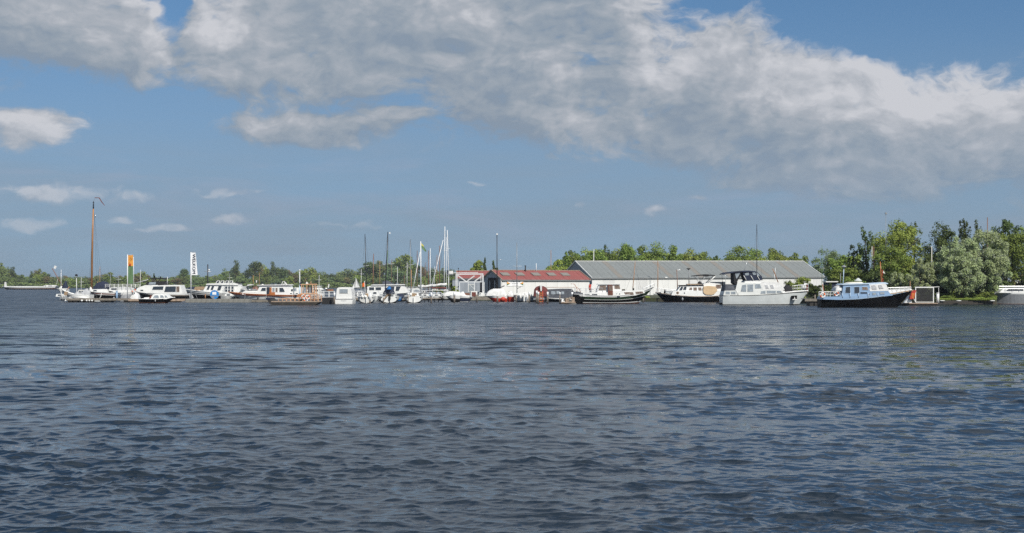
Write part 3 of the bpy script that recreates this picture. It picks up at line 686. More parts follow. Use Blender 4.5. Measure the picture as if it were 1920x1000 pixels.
# ---- sheds ----
def beam3(g, a, b, w, h, mi=0):
    a = Vector(a); b = Vector(b); d = (b - a).normalized(); sd = d.cross(Vector((0, 0, 1))).normalized() * w / 2; up = sd.cross(d).normalized() * h / 2
    v = [a - sd - up, a + sd - up, a + sd + up, a - sd + up, b - sd - up, b + sd - up, b + sd + up, b - sd + up]
    g.add(v, [(0, 1, 2, 3), (7, 6, 5, 4), (0, 4, 5, 1), (1, 5, 6, 2), (2, 6, 7, 3), (3, 7, 4, 0)], mi)
def shed(name, origin, rot, Lx, Wy, zg, ze, zr, label, roofm, wallm, gablem, sheet_w, trimm, overhang=.3, skylights=(), strips=(), wallpanel=None, door=None):
    """long shed, front eave along local +x starting at the origin; ridge half way back"""
    e = tag(empty(name, (origin[0], origin[1], 0), rot), label, 'shed'); rnd = random.Random(len(label))
    half = Wy / 2; sl = math.hypot(half, zr - ze); 
    # front wall of panels
    n = max(1, round(Lx / (wallpanel or 2.0))); w = Lx / n; me = None; me2 = None
    for i in range(n):
        if me is None:
            g = G(); g.box(.008, w - .008, -.04, .04, zg, ze - .02); o = g.obj('wall_panel', PAL[wallm], e); me = o.data
            g = G(); g.box(.008, w - .008, -.04, .04, zg, ze - .02); me2 = g.obj('wall_panel', PAL[wallm + '2'] if wallm + '2' in PAL else PAL[wallm], e); me2b = me2.data; bpy.data.objects.remove(me2)
        else: o = bpy.data.objects.new('wall_panel', me if rnd.random() < .6 else me2b); link(o); o.parent = e
        o.location = (i * w, rnd.uniform(-.006, .006), 0)
    g = G(); g.box(0, Lx, Wy - .06, Wy, zg, ze - .02); g.obj('rear_wall', PAL[wallm], e)
    for x in (0, Lx):
        g = G(); g.add([(x, .05, zg), (x, Wy - .05, zg), (x, Wy - .05, ze - .05), (x, half, zr - .08), (x, .05, ze - .05)] + [(x + (.08 if x == 0 else -.08), .05, zg), (x + (.08 if x == 0 else -.08), Wy - .05, zg), (x + (.08 if x == 0 else -.08), Wy - .05, ze - .05), (x + (.08 if x == 0 else -.08), half, zr - .08), (x + (.08 if x == 0 else -.08), .05, ze - .05)], [(0, 1, 2, 3, 4), (9, 8, 7, 6, 5)]); gb = g.obj('gable_wall', PAL[gablem], e)
    # roof sheets
    n = round(Lx / sheet_w); w = Lx / n; sheets = {}
    ang = math.atan2(zr - ze, half)
    def sheet(mk):
        if mk in sheets: return sheets[mk]
        g = G(); N = 8; v = []; 
        for k in range(N + 1):
            x = -.01 + (w + .03) * k / N; dz = .025 * math.cos(k * math.pi)
            v += [(x, -overhang, dz), (x, sl, dz)]
        g.add(v, [(2 * k, 2 * k + 2, 2 * k + 3, 2 * k + 1) for k in range(N)]); o = g.obj('roof_sheet', PAL[mk], e); sheets[mk] = o.data; bpy.data.objects.remove(o); return sheets[mk]
    for side in (0, 1):
        for i in range(n):
            mk = 'strip' if (i in strips and side == 0) else (roofm if rnd.random() < .6 else roofm + '2')
            o = bpy.data.objects.new('roof_sheet', sheet(mk)); link(o); o.parent = e
            if side == 0: o.location = (i * w, 0, ze + rnd.uniform(-.01, .01)); o.rotation_euler = (ang, 0, 0)
            else: o.location = ((i + 1) * w, Wy, ze + rnd.uniform(-.01, .01)); o.rotation_euler = (ang, 0, math.pi)
    for sx in skylights:
        g = G(); g.box(sx - .75, sx + .75, sl * .36, sl * .68, .04, .12); o = g.obj('skylight', PAL['strip'], e); o.location = (0, 0, ze); o.rotation_euler = (ang, 0, 0)
        g = G(); g.box(sx - .62, sx + .62, sl * .39, sl * .65, .121, .14); p = g.obj('pane', PAL['strip'], o)
    g = G(); beam3(g, (-.2, half, zr + .03), (Lx + .2, half, zr + .03), .35, .10); g.obj('ridge_cap', PAL[trimm], e)
    g = G(); beam3(g, (-.1, -overhang * .9, ze - .20), (Lx + .1, -overhang * .9, ze - .20), .12, .14); g.obj('gutter', PAL['grey'], e)
    for x in (-.12, Lx + .12):
        for a, b in (((x, -overhang, ze - .12), (x, half, zr + .02)), ((x, Wy + overhang, ze - .12), (x, half, zr + .02))):
            g = G(); beam3(g, a, b, .12, .22); g.obj('verge_board', PAL[trimm], e)
    return e
PAL['roofgreen'] = mat('grey_green_sheets', (0.225, 0.242, 0.238), 0.7, var=0.18, scale=.7, bump=.2); PAL['roofgreen2'] = mat('grey_green_sheets_b', (0.22, 0.237, 0.233), 0.7, var=0.2, scale=.7, bump=.2)
PAL['roofred'] = mat('red_roof_sheets', (0.30, 0.095, 0.085), 0.75, var=0.14, scale=.9, bump=.2); PAL['roofred2'] = mat('red_roof_sheets_b', (0.292, 0.092, 0.083), 0.75, var=0.16, scale=.9, bump=.2)
PAL['strip'] = mat('brown_translucent_strip', (0.25, 0.22, 0.19), 0.6, col2=(0.19, 0.195, 0.18), scale=1.5)
PAL['wallwhite'] = mat('white_cladding', (0.70, 0.70, 0.68), 0.7, var=0.08, scale=.6, streak=True); PAL['wallwhite2'] = mat('white_cladding_b', (0.62, 0.62, 0.61), 0.7, var=0.10, scale=.6, streak=True)
PAL['wallgrey'] = mat('grey_blue_boards_and_shade', (0.31, 0.345, 0.39), 0.8, var=0.2, scale=1.2, streak=True)  # grey shed's own boards; on the white sheds' gables it paints in their shade
PAL['darkin'] = mat('interior_shade', (0.012, 0.012, 0.015), 0.9)  # near-black panels paint the unlit inside of the open doorways
PAL['grass'] = mat('bank_grass', (0.09, 0.14, 0.035), 0.9, col2=(0.05, 0.075, 0.02), scale=2.5, bump=.6)
# big grey-green roofed warehouse
th = math.radians(20); Y0 = 262.0; X0 = world_at(1110, Y0)
big = shed('warehouse', (X0, Y0), th, 49.8, 15.5, .3, 3.85, 6.98, 'long white warehouse with grey green roof and brown skylight strips', 'roofgreen', 'wallwhite', 'wallgrey', 1.05, 'wallwhite', strips=(5, 15, 21, 27, 35, 41), wallpanel=2.3)
big.rotation_euler[1] = -0.006
g = G(); g.box(24.3, 28.2, -.09, -.045, 2.0, 3.0); f_ = g.obj('window_frame', PAL['white'], big); g = G(); g.box(24.6, 27.9, -.11, -.08, 2.1, 2.9); g.obj('pane', PAL['glass'], f_)
g = G(); g.ball((15.2, -.25, 3.75), (.3, .15, .12)); g.obj('wall_lamp', PAL['white'], big)
# red roofed shed
Y1 = 240.0; X1 = world_at(941, Y1); th1 = math.radians(25)
red = shed('boat_shed', (X1, Y1), th1, 16.9, 8.4, .5, 3.45, 5.0, 'white boat shed with long red roof, five skylights and dark open gable', 'roofred', 'wallwhite', 'wallgrey', .95, 'plank2', skylights=(1.6, 4.4, 7.5, 10.5, 13.2), wallpanel=2.2)
g = G(); g.box(-.10, .04, 1.6, 5.6, .5, 3.7); dw = g.obj('doorway', PAL['darkin'], red)
for a in (2.5, 4.6): g = G(); g.box(-.14, -.05, a, a + .35, .5, 3.2); g.obj('door_leaf', PAL['wallgrey'], dw)
g = G(); g.box(-.22, -.1, -.15, .25, .5, 3.5); g.obj('corner_post', PAL['white'], red)
# painted sign on the white wall
g = G(); g.box(.85, 4.05, -.10, -.055, 2.25, 3.1); sg = g.obj('sign_board', PAL['signwhite'], red); sg['label'] = 'white sign with coloured triangles and three lines of blue lettering'
for x0, x1 in ((.9, 1.55), (4.0, 3.35)):
    g = G(); g.prism([(x0, 3.0), (x1, 2.68), (x0, 2.66)], -.115, -.10); g.obj('orange_triangle', PAL['flagorange'], sg); g = G(); g.prism([(x0, 2.655), (x1, 2.66), (x0, 2.35)], -.115, -.10); g.obj('green_triangle', PAL['flaggreen'], sg)
g = G(); rnd = random.Random(3)
for zc, xa, xb, hh in ((2.97, 1.55, 3.3, .09), (2.70, 1.85, 3.05, .09), (2.43, 1.95, 2.9, .06)):
    x = xa
    while x < xb:
        w = rnd.uniform(.05, .10); g.box(x, x + w, -.115, -.10, zc - hh / 2, zc + hh / 2); x += w + rnd.choice((.03, .03, .09))
g.obj('lettering', PAL['navy'], sg)
# chimney & vents
def post_at(name, px, D, py0, py1, rpx, mk, label, cat): r = Rig(name, px, D, label, cat); rig_tube(r, 'shaft', [(px, py0), (px, py1)], rpx, mk, n=8); return r
r = post_at('chimney', 985, 246, 512, 499, 1.1, 'rubber', 'black stove pipe chimney rising from the red roof', 'chimney'); rig_tube(r, 'cap', [(985, 499.2), (985, 498)], 1.5, 'rubber', n=8)
post_at('vent_pole', 1005.5, 247, 512, 494, .55, 'alu', 'thin white pole rising from the red roof', 'pole')
# second red shed behind the hoist
Y2 = 250.0; X2 = world_at(858, Y2)
sh2 = shed('boat_shed', (X2, Y2), math.radians(4), 6.8, 9.0, .5, 3.7, 5.0, 'grey shed with low red roof behind the white boat hoist', 'roofred', 'wallgrey', 'wallgrey', .95, 'plank2', wallpanel=1.9)
g = G(); g.box(1.9, 3.0, -.12, -.05, 1.2, 2.6); f_ = g.obj('window_frame', PAL['offwhite'], sh2); g = G(); g.box(2.0, 2.9, -.14, -.10, 1.3, 2.5); g.obj('pane', PAL['paleglass'], f_)
g = G(); g.box(4.0, 5.9, -.10, -.05, .5, 3.0); g.obj('doorway', PAL['darkin'], sh2)
r = post_at('vent_pole', 859.5, 247, 512, 503.5, .4, 'rubber', 'little dark roof vane above the grey shed', 'pole'); slab(r, 'vane', [(858.5, 504), (858.5, 502.5), (860.5, 502.5), (860.5, 504)], .1, 'rubber')
r = Rig('storage_box', 851, 238, 'dark grey container left of the grey shed', 'container'); slab(r, 'body', [(846, 549), (846, 524), (858, 524), (858, 549)], 1.0, 'wallgrey', y0=6); slab(r, 'lid', [(845.5, 524.5), (845.5, 523.4), (858.5, 523.4), (858.5, 524.5)], 1.1, 'grey', y0=6)
# roof band / awning on far left of hoist, garden hut near hedge
r = Rig('garden_hut', 1560, 190, 'low hut with white flat roof behind the dark hedge', 'hut'); slab(r, 'wall', [(1556, 553), (1556, 529), (1576, 529), (1576, 553)], 1.0, 'navy', y0=3); slab(r, 'roof', [(1554, 529.5), (1554, 527.6), (1577, 527.4), (1577, 529.3)], 1.3, 'white', y0=3)
r = Rig('parasol', 1609, 186, 'closed grey parasol top behind the blue cabin boat', 'parasol'); rig_tube(r, 'pole', [(1609, 545), (1609, 523)], .6, 'grey'); g = G(); g.tube([(0, 0, r.z(527)), (0, 0, r.z(521.5))], .55, 8, r2=.08); g.obj('cloth', PAL['silver'], r.e)
post_at('flagpole', 1576, 188, 547, 513, .5, 'grey', 'thin grey pole with pale disc beside the low hut', 'pole')

# ---- landing stage at the willow ----
D = 166.0; r = Rig('landing_stage', 1733, D, 'landing stage with white frame and black woven screen', 'landing stage'); e = r.e
zt = r.z(568.3); n = 6; w = (r.x(1759) - r.x(1694)) / n; me = None
for i in range(n):
    if me is None: g = G(); g.box(.01, w - .01, 0, 2.6, -.12, 0); o = g.obj('plank', PAL['plank2'], e); me = o.data
    else: o = bpy.data.objects.new('plank', me); link(o); o.parent = e
    o.location = (r.x(1694) + i * w, 0, zt)
g = G(); g.box(r.x(1692), r.x(1760), .12, 2.6, -.3, zt - .13); g.obj('float', PAL['rubber'], e)
def fr(a, b, y, rr=.9): g = G(); A = (r.x(a[0]), y, r.z(a[1])); B = (r.x(b[0]), y, r.z(b[1])); g.tube([A, B], rr * r.s, 4); g.obj('frame_bar', PAL['white'], e)
fr((1719, 568), (1719, 538.5), .5, 1.1); fr((1752.5, 568), (1752.5, 538.5), .5, 1.1); fr((1718, 539), (1753.5, 539), .5, 1.4); fr((1720, 566.8), (1752, 566.8), .5, .8); fr((1764.3, 565), (1764.3, 537.5), .9, .45); fr((1753, 538.5), (1765, 537.8), .8, .7)
me = None
for k in range(12):
    py = 541 + k * 2.05; g = G(); g.box(r.x(1721), r.x(1751), .46, .52, r.z(py + 1.75), r.z(py)); g.obj('screen_slat', PAL['rubber'], e)
r2 = Rig('deckchair', 1711, D - 1, 'orange red deckchair at the bow of the blue cabin boat', 'chair'); slab(r2, 'cloth', [(1704.5, 561), (1709, 544.8), (1717, 544.5), (1712.5, 560.5)], .25, 'red'); 
for a, b in ((1706, 1703), (1713, 1717)): rig_tube(r2, 'leg', [(a, 560), (b, 568)], .6, 'white')
for k in range(4): g = G(); g.box(r2.x(1708.5), r2.x(1713.5), -.27, -.25, r2.z(551.2 + k * 2.3), r2.z(550.3 + k * 2.3)); g.obj('yellow_mark', PAL['flagorange'], r2.e)
r = Rig('waste_bin', 1758, D + 1, 'white bin beside the black woven screen', 'bin'); rig_tube(r, 'body', [(1758.3, 568), (1758.3, 550.5)], 2.7, 'white', n=12); rig_tube(r, 'lid', [(1758.3, 550.6), (1758.3, 549)], 2.9, 'offwhite', n=12)
r = Rig('stern_dinghy', 1700, D - .5, 'crumpled white cover beside the orange red deckchair', 'cover'); mound(r, 'cover', [(1694, 568), (1699, 561), (1702.5, 554), (1706.5, 554), (1708, 567)], .4, 'canvas', seed=71)
r = post_at('flagpole', 1706.5, D + 3, 560, 527, .5, 'spar', 'slim wooden staff behind the deckchair', 'pole')
# quay by the hedge
q = floating_jetty(1509, 1544, 573.5, 560.5, 'short weathered jetty between the pale grey yacht and the blue cabin boat', 'plank', wid=2.2, step=8)
# distant mast poles over the trees
for px, py0, py1, rpx, mk, lab in ((1635, 530, 462, .8, 'cream', 'pale mast rising in front of the right hand trees'), (1638.3, 530, 462, 1.1, 'redspar', 'reddish mast close beside a pale one before the trees'), (1661, 500, 398, .5, 'grey', 'thin mast tip sticking out above the tree crowns'), (1851.5, 520, 408, 1.1, 'redspar', 'red brown mast top between the crowns near the right edge'), (1747, 520, 462, .8, 'cream', 'pale post among the dark leaves left of the big willow'), (1667.5, 520, 480, 1.0, 'redspar', 'short reddish post low in the bright green tree')):
    D_ = 196 if px != 1747 else 184
    r = Rig('mast', px, D_, lab, 'mast'); rig_tube(r, 'shaft', [(px, py0 + 20), (px, py1)], rpx, mk, r2=rpx * .7)
    if px == 1661: slab(r, 'wind_gauge', [(1659.5, 402), (1659.5, 399), (1662.8, 399), (1662.8, 402)], .15, 'grey')

# ================================================================== boats, right half of the moorings
# ---- green cutter with brown door ----
r = Rig('motor_cruiser', 1150, depth(569.5), 'white cabin cruiser with dark green hull and brown side door', 'boat')
e = r.e; S = r.P([(1074, 551.5), (1092, 552.5), (1125, 554.5), (1160, 554.6), (1190, 550.5), (1210, 544), (1227, 536.5)])
hull(e, r.x(1075), r.x(1227), S, 3.3, ['rust', 'white', 'black', 'green', 'white'], [(0.10, 0), (0.17, 1), (0.46, 2), (0.50, 1), (0.80, 3), (1.01, 4)], stern=0.72, rake_b=2.1, rail='white', drop=0.1)
g = G(); g.prism(r.P([(1073.5, 552), (1092, 554), (1092, 568.5), (1077, 567.5)]), -1.28, 1.28); g.obj('transom', PAL['black'], e)
tr = Cabin(r, 'coachroof', [(1092, 556), (1092, 549.3), (1118, 548.3), (1148, 548), (1148, 545.8), (1203, 544.3), (1208, 549), (1190, 554), (1160, 557), (1120, 557)], 1.40, 'white', 0.05)
tr.rect(1095.5, 551.3, 1104.5, 553.2, frame='offwhite', name='vent'); tr.rect(1109, 551.3, 1118.5, 553.2, frame='offwhite', name='vent')
tr.win([(1169, 548), (1185.5, 548), (1186.5, 552.6), (1171, 553.6)], 'curtain'); tr.win([(1190, 547.3), (1203, 546.6), (1204.5, 549.8), (1191, 551.6)], 'curtain'); tr.hole(1160.3, 551.3, 1.0); tr.hole(1155, 551, .7)
wh = Cabin(r, 'wheelhouse', [(1117, 549), (1122.5, 533.8), (1160.5, 533.2), (1164.5, 547), (1150, 550)], 1.15, 'white', 0.06)
slab(r, 'wheelhouse_roof', [(1119, 533.9), (1120, 532.4), (1161, 531.8), (1163, 533.6)], 1.25, 'white')
wh.win([(1124, 535.5), (1135, 535.3), (1135, 544.3), (1121.5, 544.3)], 'curtain'); wh.win([(1151, 535), (1160, 535), (1161.8, 541.8), (1151.5, 541.8)], 'curtain')
g = G(); g.prism(r.P([(1138, 534.6), (1147, 534.6), (1148, 555.3), (1139.3, 555.3)]), -1.49, -1.0); dr = g.obj('door', PAL['brown'], e)
g = G(); g.prism(r.P([(1139.6, 536), (1145.8, 536), (1146.3, 545.5), (1140, 545.5)]), -1.515, -1.47); g.obj('pane', PAL['curtain'], dr)
g = G(); g.box(r.x(1141), r.x(1146.2), -1.51, -1.47, r.z(554), r.z(548)); g.obj('door_panel', PAL['rust'], dr)
mound(r, 'stern_cover', [(1074, 554), (1075, 549), (1082, 546), (1090, 549), (1092, 554)], 1.1, 'greycanvas')
slab(r, 'stern_post', [(1108, 549), (1107.5, 535), (1109, 532.5), (1111.5, 532.5), (1113, 535), (1112.5, 549)], 0.12, 'white', y0=-0.9)
g = G(); g.ball((r.x(1105), -1.0, r.z(539)), (.16, .12, .42)); g.ball((r.x(1106.5), -1.0, r.z(535.5)), (.12, .1, .15)); g.obj('life_jacket', PAL['red'], e, True)
railing(r, 1078, 1129, 540.5, 549, 1.2, 6, rows=2)
rig_tube(r, 'davit', [(1069, 549), (1073, 541), (1073, 532.5)], .55, 'white', y=-.6); rig_tube(r, 'davit', [(1070, 532.5), (1077, 533), (1082, 543), (1080, 551)], .5, 'varnish', y=-.5); rig_tube(r, 'davit', [(1080, 538), (1086, 542), (1089, 549)], .5, 'varnish', y=.5)
rig_tube(r, 'lowered_mast', [(1186.5, 541), (1188.5, 520), (1191, 490)], .75, 'spar', r2=.45)
rig_tube(r, 'mast_stay', [(1174, 544), (1190, 500)], .14, 'darkspar'); rig_tube(r, 'mast_stay', [(1202, 544), (1191, 498)], .14, 'darkspar')
rig_tube(r, 'deck_post', [(1198, 545), (1198, 528)], .5, 'offwhite')
slab(r, 'skylight', [(1166, 545.6), (1166.5, 542.6), (1171.5, 542.4), (1172, 545.4)], .3, 'tar'); slab(r, 'mast_foot', [(1186, 544.8), (1186, 540.5), (1189, 540.5), (1189, 544.6)], .12, 'black')
g = G()
for y in (-1, 1):
    g.tube([(r.x(1204), y * .8, r.z(541)), (r.x(1226), y * .06, r.z(531.5))], .03, 5); g.tube([(r.x(1226), y * .06, r.z(531.5)), (r.x(1227), 0, r.z(536.5))], .03, 5)
    for t in (1206, 1213, 1220): g.tube([(r.x(t), y * .8 * (1227 - t) / 23, r.z(545 - (t - 1204) * .33)), (r.x(t), y * .8 * (1227 - t) / 23, r.z(541 - (t - 1204) * .43))], .025, 5)
g.obj('pulpit', PAL['steel'], e); fender(r, 1093, 560, -1.62, .1, .55, 'black')
g = G(); g.prism(r.P([(1155.5, 555.2), (1158, 555.2), (1158.5, 557.6), (1156.8, 557.6)]), -1.66, -1.6); g.prism(r.P([(1158.8, 555.2), (1161, 555.2), (1159.8, 557.6)]), -1.66, -1.6); g.obj('emblem', PAL['ink'], e)

# ---- black hull with tan tarp ----
r = Rig('motor_cruiser', 1290, depth(566.5), 'white cruiser with black hull and round tan tarp over its cockpit', 'boat'); e = r.e
S = r.P([(1228, 548.5), (1250, 552), (1270, 554.5), (1300, 556.3), (1330, 556), (1356, 554)])
hull(e, r.x(1356), r.x(1229), S, 3.3, ['rust', 'black', 'offwhite'], [(0.07, 0), (0.90, 1), (1.01, 2)], stern=0.75, rake_b=1.3, rail='plank2', railr=.05)
tr = Cabin(r, 'coachroof', [(1257, 553.5), (1260, 546.2), (1270, 545.3), (1352, 545), (1353, 556.5), (1290, 557)], 1.35, 'white', 0.05)
tr.hole(1268.5, 549.3, 2.0, 'curtain', 'teak'); tr.hole(1281.3, 549.6, 1.1)
ca = Cabin(r, 'cabin', [(1268, 546), (1275, 536), (1316, 535.3), (1318, 546)], 1.15, 'white', 0.08)
ca.win([(1271.5, 544.6), (1275.5, 538), (1279.5, 538), (1276.5, 544.6)]); ca.win([(1278.8, 543.6), (1281.3, 537.8), (1285.5, 537.4), (1284.6, 543.8)])
ca.win([(1289.7, 543.8), (1292, 539.4), (1295.6, 539.4), (1295.6, 543.8)], 'curtain'); ca.rect(1298.5, 539.3, 1304.6, 545.2, kind='curtain'); ca.win([(1307.3, 539.3), (1312.6, 539.3), (1313.6, 545), (1308, 545)], 'curtain')
slab(r, 'cabin_roof', [(1272, 536.4), (1274, 534.8), (1317, 534.2), (1318, 535.6)], 1.2, 'black')
slab(r, 'roof_rack', [(1287, 534.4), (1288, 532.6), (1308, 532.2), (1316, 534)], .8, 'teak'); mound(r, 'roof_cover', [(1308, 533), (1309, 529), (1312, 527.6), (1315, 529), (1316, 532.6)], .4, 'blackcanvas')
ti = Cabin(r, 'tarp', [(1316, 546), (1317, 537.5), (1326, 536.3), (1339, 537.5), (1342.5, 545), (1337, 551), (1332, 553), (1321, 552.6), (1317, 549.5)], 1.46, 'tan', 0.03)
fb = Cabin(r, 'flybridge', [(1314, 536.5), (1319, 531.5), (1330, 530.3), (1348, 532.5), (1351, 540), (1349, 545), (1340, 545)], 1.1, 'white', 0.05); fb.win([(1341, 534), (1349.5, 534), (1349.5, 540.5), (1343, 541.5), (1340, 539)], 'curtain')
slab(r, 'bimini', [(1297, 518.6), (1297.5, 517.3), (1312, 515.3), (1322, 514.6), (1338, 516), (1340, 517.6), (1330, 517.2), (1325, 518.9), (1318, 517.2)], 1.1, 'blackcanvas')
for y in (-1, 1):
    rig_tube(r, 'bimini_strut', [(1303, 517.5, y), (1313, 531, y)], .25, 'steel'); rig_tube(r, 'bimini_strut', [(1322, 518, y), (1312, 529, y)], .25, 'steel'); rig_tube(r, 'radar_arch', [(1325, 531, y), (1340, 517.4, y)], .9, 'white')
rig_tube(r, 'lowered_mast', [(1270.5, 549), (1270, 530), (1268.8, 506)], .9, 'redspar', r2=.6); g = G(); g.ball((r.x(1271), 0, r.z(507)), .1); g.ball((r.x(1274), 0, r.z(506.5)), .12); g.obj('wind_meter', PAL['white'], e)
rig_tube(r, 'pole', [(1292, 536), (1291.3, 506)], .8, 'grey'); g = G(); g.tube([(r.x(1291), 0, r.z(506)), (r.x(1291), 0, r.z(503.3))], .12, 10, r2=.35); g.obj('lamp_cap', PAL['grey'], e)
railing(r, 1232, 1266, 540.5, 549.5, .8, 5, rows=2, ytop2=544); slab(r, 'deck_box', [(1247, 550.5), (1248, 546), (1258, 545.6), (1259, 551)], .5, 'silver'); slab(r, 'winch', [(1244.5, 550.5), (1245, 543.5), (1247.5, 543.5), (1248, 550.5)], .15, 'black')
mound(r, 'stern_cover', [(1334, 554.5), (1340, 549), (1347, 545), (1353, 540), (1356, 554.5)], 1.2, 'blackcanvas', seed=4); fender(r, 1277, 561, -1.7, .14, .5, 'grey')
rig_tube(r, 'fender_stick', [(1351.5, 540, -1.2), (1352.5, 528, -1.2)], .9, 'black')

# ---- silver-grey yacht with navy canopy ----
r = Rig('motor_yacht', 1430, depth(571.5), 'large pale grey motor yacht with navy canopy over its flybridge', 'boat'); e = r.e
S = r.P([(1351, 553.3), (1380, 554.2), (1420, 553.2), (1460, 550.6), (1490, 548), (1514, 546.5)])
hull(e, r.x(1352), r.x(1514.5), S, 3.8, ['black', 'offwhite', 'silver', 'black'], [(0.05, 0), (0.10, 1), (0.95, 2), (1.01, 3)], stern=0.82, rake_b=1.1, drop=.05, flare=.12, n=26)
slab(r, 'swim_platform', [(1345, 569.6), (1345, 567.8), (1356, 567.6), (1356, 570)], 1.4, 'black')
g = G()
for sg in (-1, 1):
    g.tube([(r.x(p), sg * b, r.z(q)) for p, q, b in ((1462, 549.4, 1.62), (1475, 548.0, 1.42), (1490, 546.8, 1.05), (1502, 546, .65), (1515, 545.2, .06))], .085, 6)
g.obj('rub_rail', PAL['white'], e)
st = Cabin(r, 'aft_cabin', [(1352.5, 554), (1355, 545.3), (1376, 545), (1380.5, 554.5)], 1.66, 'silver2', .05); st.rect(1357.3, 547, 1364.3, 551.2, kind='paleglass', frame='silver'); st.rect(1367.3, 547, 1375, 551.2, kind='paleglass', frame='silver')
mound(r, 'cockpit_cover', [(1354.5, 545.6), (1356, 535), (1359, 533), (1373, 533.4), (1377, 545.5)], 1.6, 'greycanvas', seed=2)
ca = Cabin(r, 'saloon', [(1378, 554.5), (1375.5, 543), (1379.5, 529.5), (1422, 531), (1427.5, 544.5), (1464.5, 544.8), (1468, 550.5), (1420, 554)], 1.58, 'silver2', .07)
ca.win([(1385.5, 546.5), (1388, 535), (1395.5, 533.8), (1395, 546.8)], 'paleglass', 'silver'); ca.win([(1398, 533.8), (1408.5, 533.6), (1408, 546.5), (1398, 546.7)], 'paleglass', 'silver'); ca.win([(1412, 533.4), (1420.7, 533), (1423.6, 540.3), (1412, 540.6)], 'paleglass', 'silver')
ca.win([(1422.3, 550.3), (1423.3, 546.3), (1431, 545.6), (1431, 550.3)], 'paleglass', 'silver'); ca.rect(1434, 545.4, 1450, 549.7, kind='paleglass', frame='silver'); ca.win([(1452.5, 545.6), (1459.5, 545.6), (1460.8, 548.7), (1452.5, 549.2)], 'paleglass', 'silver')
fw = Cabin(r, 'windscreen_cover', [(1422.5, 531.5), (1432, 528.8), (1458, 530.2), (1467, 543.5), (1427.5, 544)], 1.5, 'canvas', .10)
for a, b in ((1432, 1437), (1442, 1447)): fw.win([(a, 541), (a - 2, 534.5), (b - 2, 534.5), (b, 541)], 'greywhite', 'canvas', name='clear_window')
fb = Cabin(r, 'flybridge', [(1392, 531), (1394, 526.6), (1424, 525.3), (1430, 528.7), (1422, 531.6)], 1.35, 'white', .03)
# canopy: navy cloth arched over hoops, side curtains with clear panes
g = G(); prof = [(1352, 513.2), (1356, 511.2), (1372, 509.4), (1388, 508), (1404, 507.5), (1415, 508.6), (1421, 512.5), (1424.5, 519)]
row = []
for px, py in prof:
    w = 1.45 if px < 1415 else 1.35; zt = r.z(py); row.append([(r.x(px), w * c, zt - .16 * abs(c) ** 3) for c in (-1, -.6, 0, .6, 1)])
vs = [p for q in row for p in q]; g.add(vs + [(a, b, c - .04) for a, b, c in vs], [(i * 5 + k, (i + 1) * 5 + k, (i + 1) * 5 + k + 1, i * 5 + k + 1) for i in range(len(row) - 1) for k in range(4)] + [tuple(len(vs) + t for t in (i * 5 + k, (i + 1) * 5 + k, (i + 1) * 5 + k + 1, i * 5 + k + 1)) for i in range(len(row) - 1) for k in range(4)])
g.obj('canopy', PAL['navy'], e, True)
cu = Cabin(r, 'side_curtain', [(1388, 509), (1414, 509.8), (1424.5, 518), (1426, 524.6), (1424, 525.8), (1396, 527), (1392.5, 519)], 1.36, 'navy', .0)
cu.win([(1393, 513), (1400, 511.8), (1401, 516.5), (1394.5, 517)], 'paleglass', 'navy', name='clear_window'); cu.win([(1407, 512), (1412, 511), (1414.5, 515.5), (1409, 516)], 'paleglass', 'navy', name='clear_window'); cu.win([(1414, 511.5), (1418.5, 514), (1421, 518.5), (1417, 517)], 'paleglass', 'navy', name='clear_window')
for a in (1391, 1404, 1416): rig_tube(r, 'canopy_strut', [(a, 517, -1.42), (a + 5, 526, -1.42)], .55, 'white')
sc_ = Cabin(r, 'rear_curtain', [(1372.5, 510), (1389, 509), (1385, 518), (1379.5, 528), (1378, 535), (1373, 531)], 1.30, 'blackcanvas', 0); sc_.win([(1375, 513), (1385, 511.5), (1380, 520), (1377.5, 523)], 'paleglass', 'navy', name='clear_window')
for y in (-1.3, 1.3): rig_tube(r, 'canopy_pole', [(1356, 513, y), (1358.5, 532, y)], .3, 'steel')
rig_tube(r, 'aerial', [(1395.5, 508), (1401, 490)], .3, 'steel')
m_ = rig_tube(r, 'lowered_mast', [(1462, 538), (1455, 519), (1450.5, 509)], .9, 'redspar', r2=.7); rig_tube(r, 'crutch', [(1455, 517), (1448.5, 504)], .6, 'spar'); rig_tube(r, 'crutch', [(1454, 517), (1453.5, 502)], .5, 'alu'); rig_tube(r, 'aerial', [(1452, 514), (1453, 527)], .45, 'white')
mound(r, 'anchor_winch_cover', [(1469, 549), (1470, 538), (1474, 534.5), (1482, 535.5), (1484.5, 539), (1485, 548)], .6, 'blackcanvas', seed=3)
mound(r, 'hatch_cover', [(1461, 549.5), (1463, 545.5), (1469, 545), (1472, 549.5)], .8, 'canvas', seed=5)
railing(r, 1487, 1514, 536, 546, .5, 5, rows=2, ytop2=533.5); g = G(); g.ball((r.x(1506), -.2, r.z(538.5)), (.38, .3, .32)); g.obj('mooring_ball', PAL['offwhite'], e, True)
slab(r, 'bow_fitting', [(1511, 548), (1512, 533), (1514.5, 533), (1515, 548)], .08, 'brown')
g = G(); g.prism(r.P([(1480.3, 554.6), (1490.3, 554.2), (1490, 561), (1481, 561.5)]), -1.42, -1.0); hp = g.obj('anchor_pocket', PAL['black'], e)
g = G(); g.tube([(r.x(1482), -1.46, r.z(562.3)), (r.x(1485), -1.5, r.z(561)), (r.x(1489.5), -1.46, r.z(562.5))], .07, 6); g.tube([(r.x(1485.5), -1.46, r.z(557)), (r.x(1485.5), -1.5, r.z(561.5))], .05, 5); g.obj('anchor', PAL['white'], hp)
rig_tube(r, 'boarding_ladder', [(1377, 544), (1381, 553)], .4, 'white', y=-1.75)

